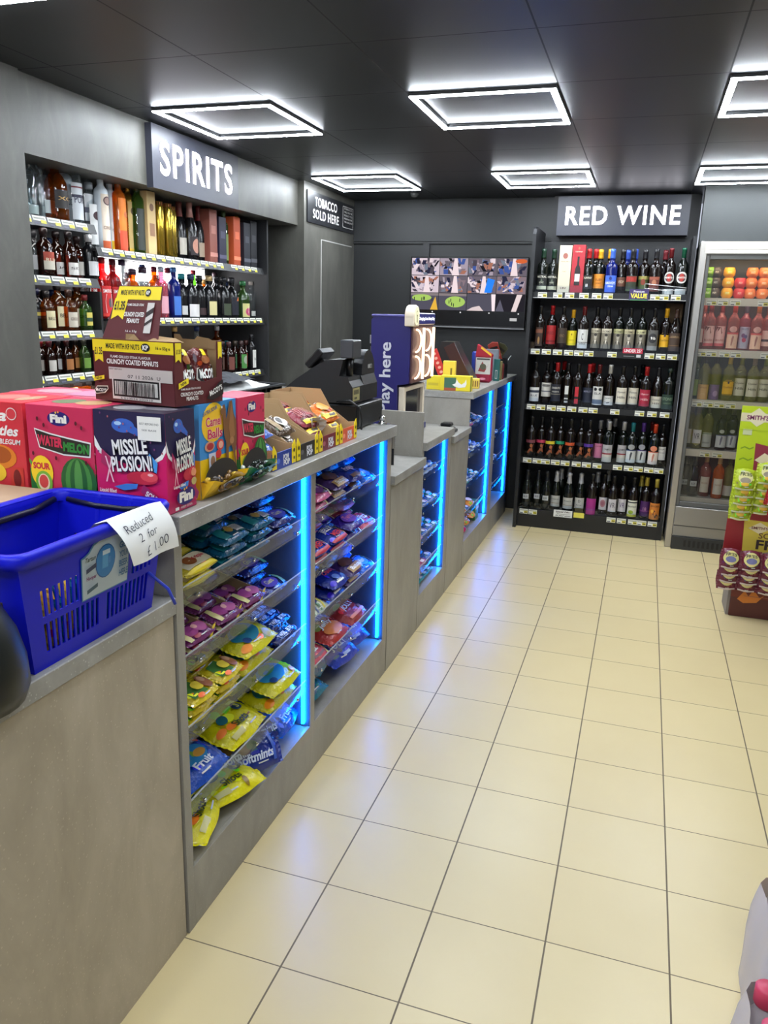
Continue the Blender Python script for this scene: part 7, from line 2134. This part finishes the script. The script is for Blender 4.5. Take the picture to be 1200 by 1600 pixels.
# ------------------------------------------------------------------ crisps floor display at the right
t = thing('snack_display', 'tall card floor display in lime and maroon hung with snack packs', 'display stand', (1.50, 3.05, 0))
dx = lambda x: x - 1.50
mb = MB()
mb.box(dx(1.262), dx(1.80), -.10, .12, 0, .20, P((84, 36, 30), .4), .003)
art(mb, plane_fn((dx(1.262), -.10, 0), (.538, 0, 0), (0, 0, .20), (0, -1, 0)), [R_(.0, .55, 1, 1, (110, 40, 30)), ell(.1, .86, .025, .06, (226, 110, 60)), pol([(.06, .5), (.12, .75), (.16, .6), (.2, .8), (.26, .6), (.3, .66), (.24, .45), (.12, .4)], (206, 120, 40)), R_(.12, .60, 1, .615, (150, 90, 70))], .0006)
mb.obj('base_box', t)
MB().box(dx(1.248), dx(1.262), -.09, .12, 0, .19, P((130, 122, 112), .7)).obj('side_flap', t)
mb = MB()
mb.prism([(1.19, .19), (1.80, .19), (1.80, .635), (1.195, .635)], lambda a, b, d: (dx(a), -.085 + d, b), 0, .012, P((140, 30, 36), .45))
YS = (226, 200, 60)
art(mb, plane_fn((dx(1.19), -.085, .19), (.61, 0, 0), (0, 0, .445), (0, -1, 0)), [pol([(.14, .82), (.18, .78), (1, .74), (1, .2), (.16, .3)], (214, 190, 70)), pol([(.18, .68), (.27, .76), (.36, .69), (.27, .62)], (226, 210, 170)), ('t', "SMITH'S", .27, .69, .13, .035, {'b': .02}, P((120, 60, 60), .5)), ('t', 'SCAMPI', .40, .60, .26, .07, {'b': .02}, P((120, 84, 50), .5)), ('t', 'FRIES', .42, .49, .32, .12, {'b': .03}, P((60, 44, 40), .5)), ell(.44, .30, .2, .12, (150, 130, 120)),
    R_(.02, .93, .1, .97, (190, 150, 150)), ('t', 'BIG ON TASTE', .24, .93, .16, .022, {'b': .0}, P((226, 160, 160), .5))], .0006)
mb.obj('lower_card', t)
mb = MB()
mb.prism([(1.195, .64), (1.80, .64), (1.80, 1.13), (1.19, 1.13)], lambda a, b, d: (dx(a), -.085 + d, b), 0, .012, P((176, 196, 24), .45))
art(mb, plane_fn((dx(1.19), -.085, .64), (.61, 0, 0), (0, 0, .49), (0, -1, 0)), [R_(.0, .84, .28, .93, (206, 196, 160)), pol([(.03, .885), (.13, .985), (.23, .885), (.13, .79)], (214, 206, 170)), ('t', "SMITH'S", .13, .885, .17, .05, {'b': .03}, P((120, 40, 90), .5)), R_(.03, .70, .10, .76, (190, 196, 150)), pol([(.14, .62), (.3, .58), (.7, .6), (.7, 0), (.16, .0)], (140, 44, 60)), pol([(.15, .44), (.22, .52), (.33, .45), (.24, .38)], (226, 210, 170)), R_(0, .75, .3, .755, (150, 170, 40)), ell(.42, .25, .2, .2, (226, 206, 160))], .0006)
for i in range(3):
    art(mb, plane_fn((dx(1.19), -.085, .64), (.61, 0, 0), (0, 0, .49), (0, -1, 0)), [pol([(.03, .56 - .12 * i), (.06, .58 - .12 * i), (.10, .56 - .12 * i), (.13, .58 - .12 * i), (.13, .565 - .12 * i), (.10, .545 - .12 * i), (.06, .565 - .12 * i), (.03, .545 - .12 * i)], (120, 150, 20))], .0008)
mb.obj('upper_card', t)
PK['scg'] = ('lime snack pack', .095, .115, .034, (170, 186, 40), [EL(.5, .58, .36, .30, (222, 216, 150)), X('FRIES', .5, .74, .6, .16, (60, 70, 20)), EL(.5, .46, .26, .13, (150, 140, 120)), EL(.5, .28, .22, .08, (226, 180, 60)), R_(.0, .0, 1, .08, (206, 210, 170))])
PK['scm'] = ('maroon snack pack', .090, .112, .034, (104, 34, 52), [EL(.5, .55, .42, .34, (216, 206, 130)), X('FRIES', .5, .72, .6, .15, (60, 50, 40)), EL(.5, .48, .28, .15, (110, 110, 150)), R_(.30, .28, .7, .34, (226, 200, 140)), R_(.0, .0, 1, .08, (206, 190, 190))])
PK['scr'] = ('red snack pack', .11, .15, .04, (150, 26, 30), [EL(.5, .5, .3, .3, (190, 40, 40)), R_(.1, .02, .9, .14, (206, 190, 190)), EL(.5, .6, .18, .14, (60, 30, 30))])
for cx, k, ztop, n, cn in ((1.238, 'scg', .81, 5, 'left lime'), (1.338, 'scg', .85, 5, 'right lime'), (1.225, 'scm', .385, 4, 'left maroon'), (1.323, 'scm', .385, 4, 'middle maroon'), (1.42, 'scm', .38, 4, 'right maroon')):
    for i in range(n):
        M = Matrix.Translation((cx + .003 * math.sin(i * 2 + cx * 9), 2.915 - .012 * (n - i), ztop - .042 - .042 * i)) @ Matrix.Rotation(PI / 2 - .22, 4, 'X') @ Matrix.Rotation(.05 * math.sin(i * 3 + cx * 20), 4, 'Z')
        pack(k, '%s, %s from top of %s column on floor display' % (PK[k][0], ORD[i + 1], cn), 'packs of the %s column' % cn, M, i % 2, 'snack pack')
for i in range(3):
    M = Matrix.Translation((1.395 + .02 * i, 2.80 - .025 * i, .72 - .05 * i)) @ Matrix.Rotation(PI / 2 - .1, 4, 'X') @ Matrix.Rotation(-.22, 4, 'Z')
    pack('scr', 'red snack pack, %s of the strip at the right edge' % ORD[i + 1], 'red packs at the right edge', M, i % 2, 'snack pack')

# ------------------------------------------------------------------ shrink-wrapped bottle packs in the lower right corner
FILM = CLEAR((222, 214, 216), .3, .2, .62)
PKC = P((196, 60, 90), .4)
for q, (x0, y0, lab) in enumerate(((1.074, .235, 'farther'), (1.002, -.105, 'nearer'))):
    t = thing('bottle_multipack', 'wrapped pack of pink-capped bottles on the floor, %s of two at right edge' % lab, 'multipack', (x0 + .15, y0 + .02, 0), None, 'wrapped bottle packs')
    for i in range(3):
        for j in range(3):
            mb = MB()
            c = (-.112 + i * .092, -.095 + j * .092, .002)
            mb.lathe([(.040, 0), (.044, .01), (.044, .17), (.036, .21), (.016, .245), (.016, .262)], P((176, 170, 172), .3), 14, c)
            b = mb.obj('bottle', t)
            mb = MB()
            mb.lathe([(.020, .255), (.022, .259), (.022, .292), (.017, .297)], PKC, 14, c)
            mb.obj('cap', b)
    mb = MB()
    n, hs = 40, [0.0, .06, .14, .20, .235, .27]
    r = random.Random(q)
    ph = [r.uniform(0, 6) for _ in range(4)]
    vs = []
    for h in hs:
        for i in range(n):
            a = 2 * PI * i / n
            ca, sa = math.cos(a), math.sin(a)
            k = 1 / max(abs(ca), abs(sa))
            k = min(k, 1.28)
            rr = (.152 - .018 * max(0, h - .17) / .1) * k * (1 + .018 * math.sin(5 * a + ph[0] + h * 12) + .012 * math.sin(11 * a + ph[1] - h * 20))
            vs.append((-.013 + rr * ca, -.003 + rr * sa, .002 + h))
    mb.add(vs, [[j * n + i, j * n + (i + 1) % n, (j + 1) * n + (i + 1) % n, (j + 1) * n + i] for j in range(len(hs) - 1) for i in range(n)], FILM, True)
    mb.obj('shrink_film', t)
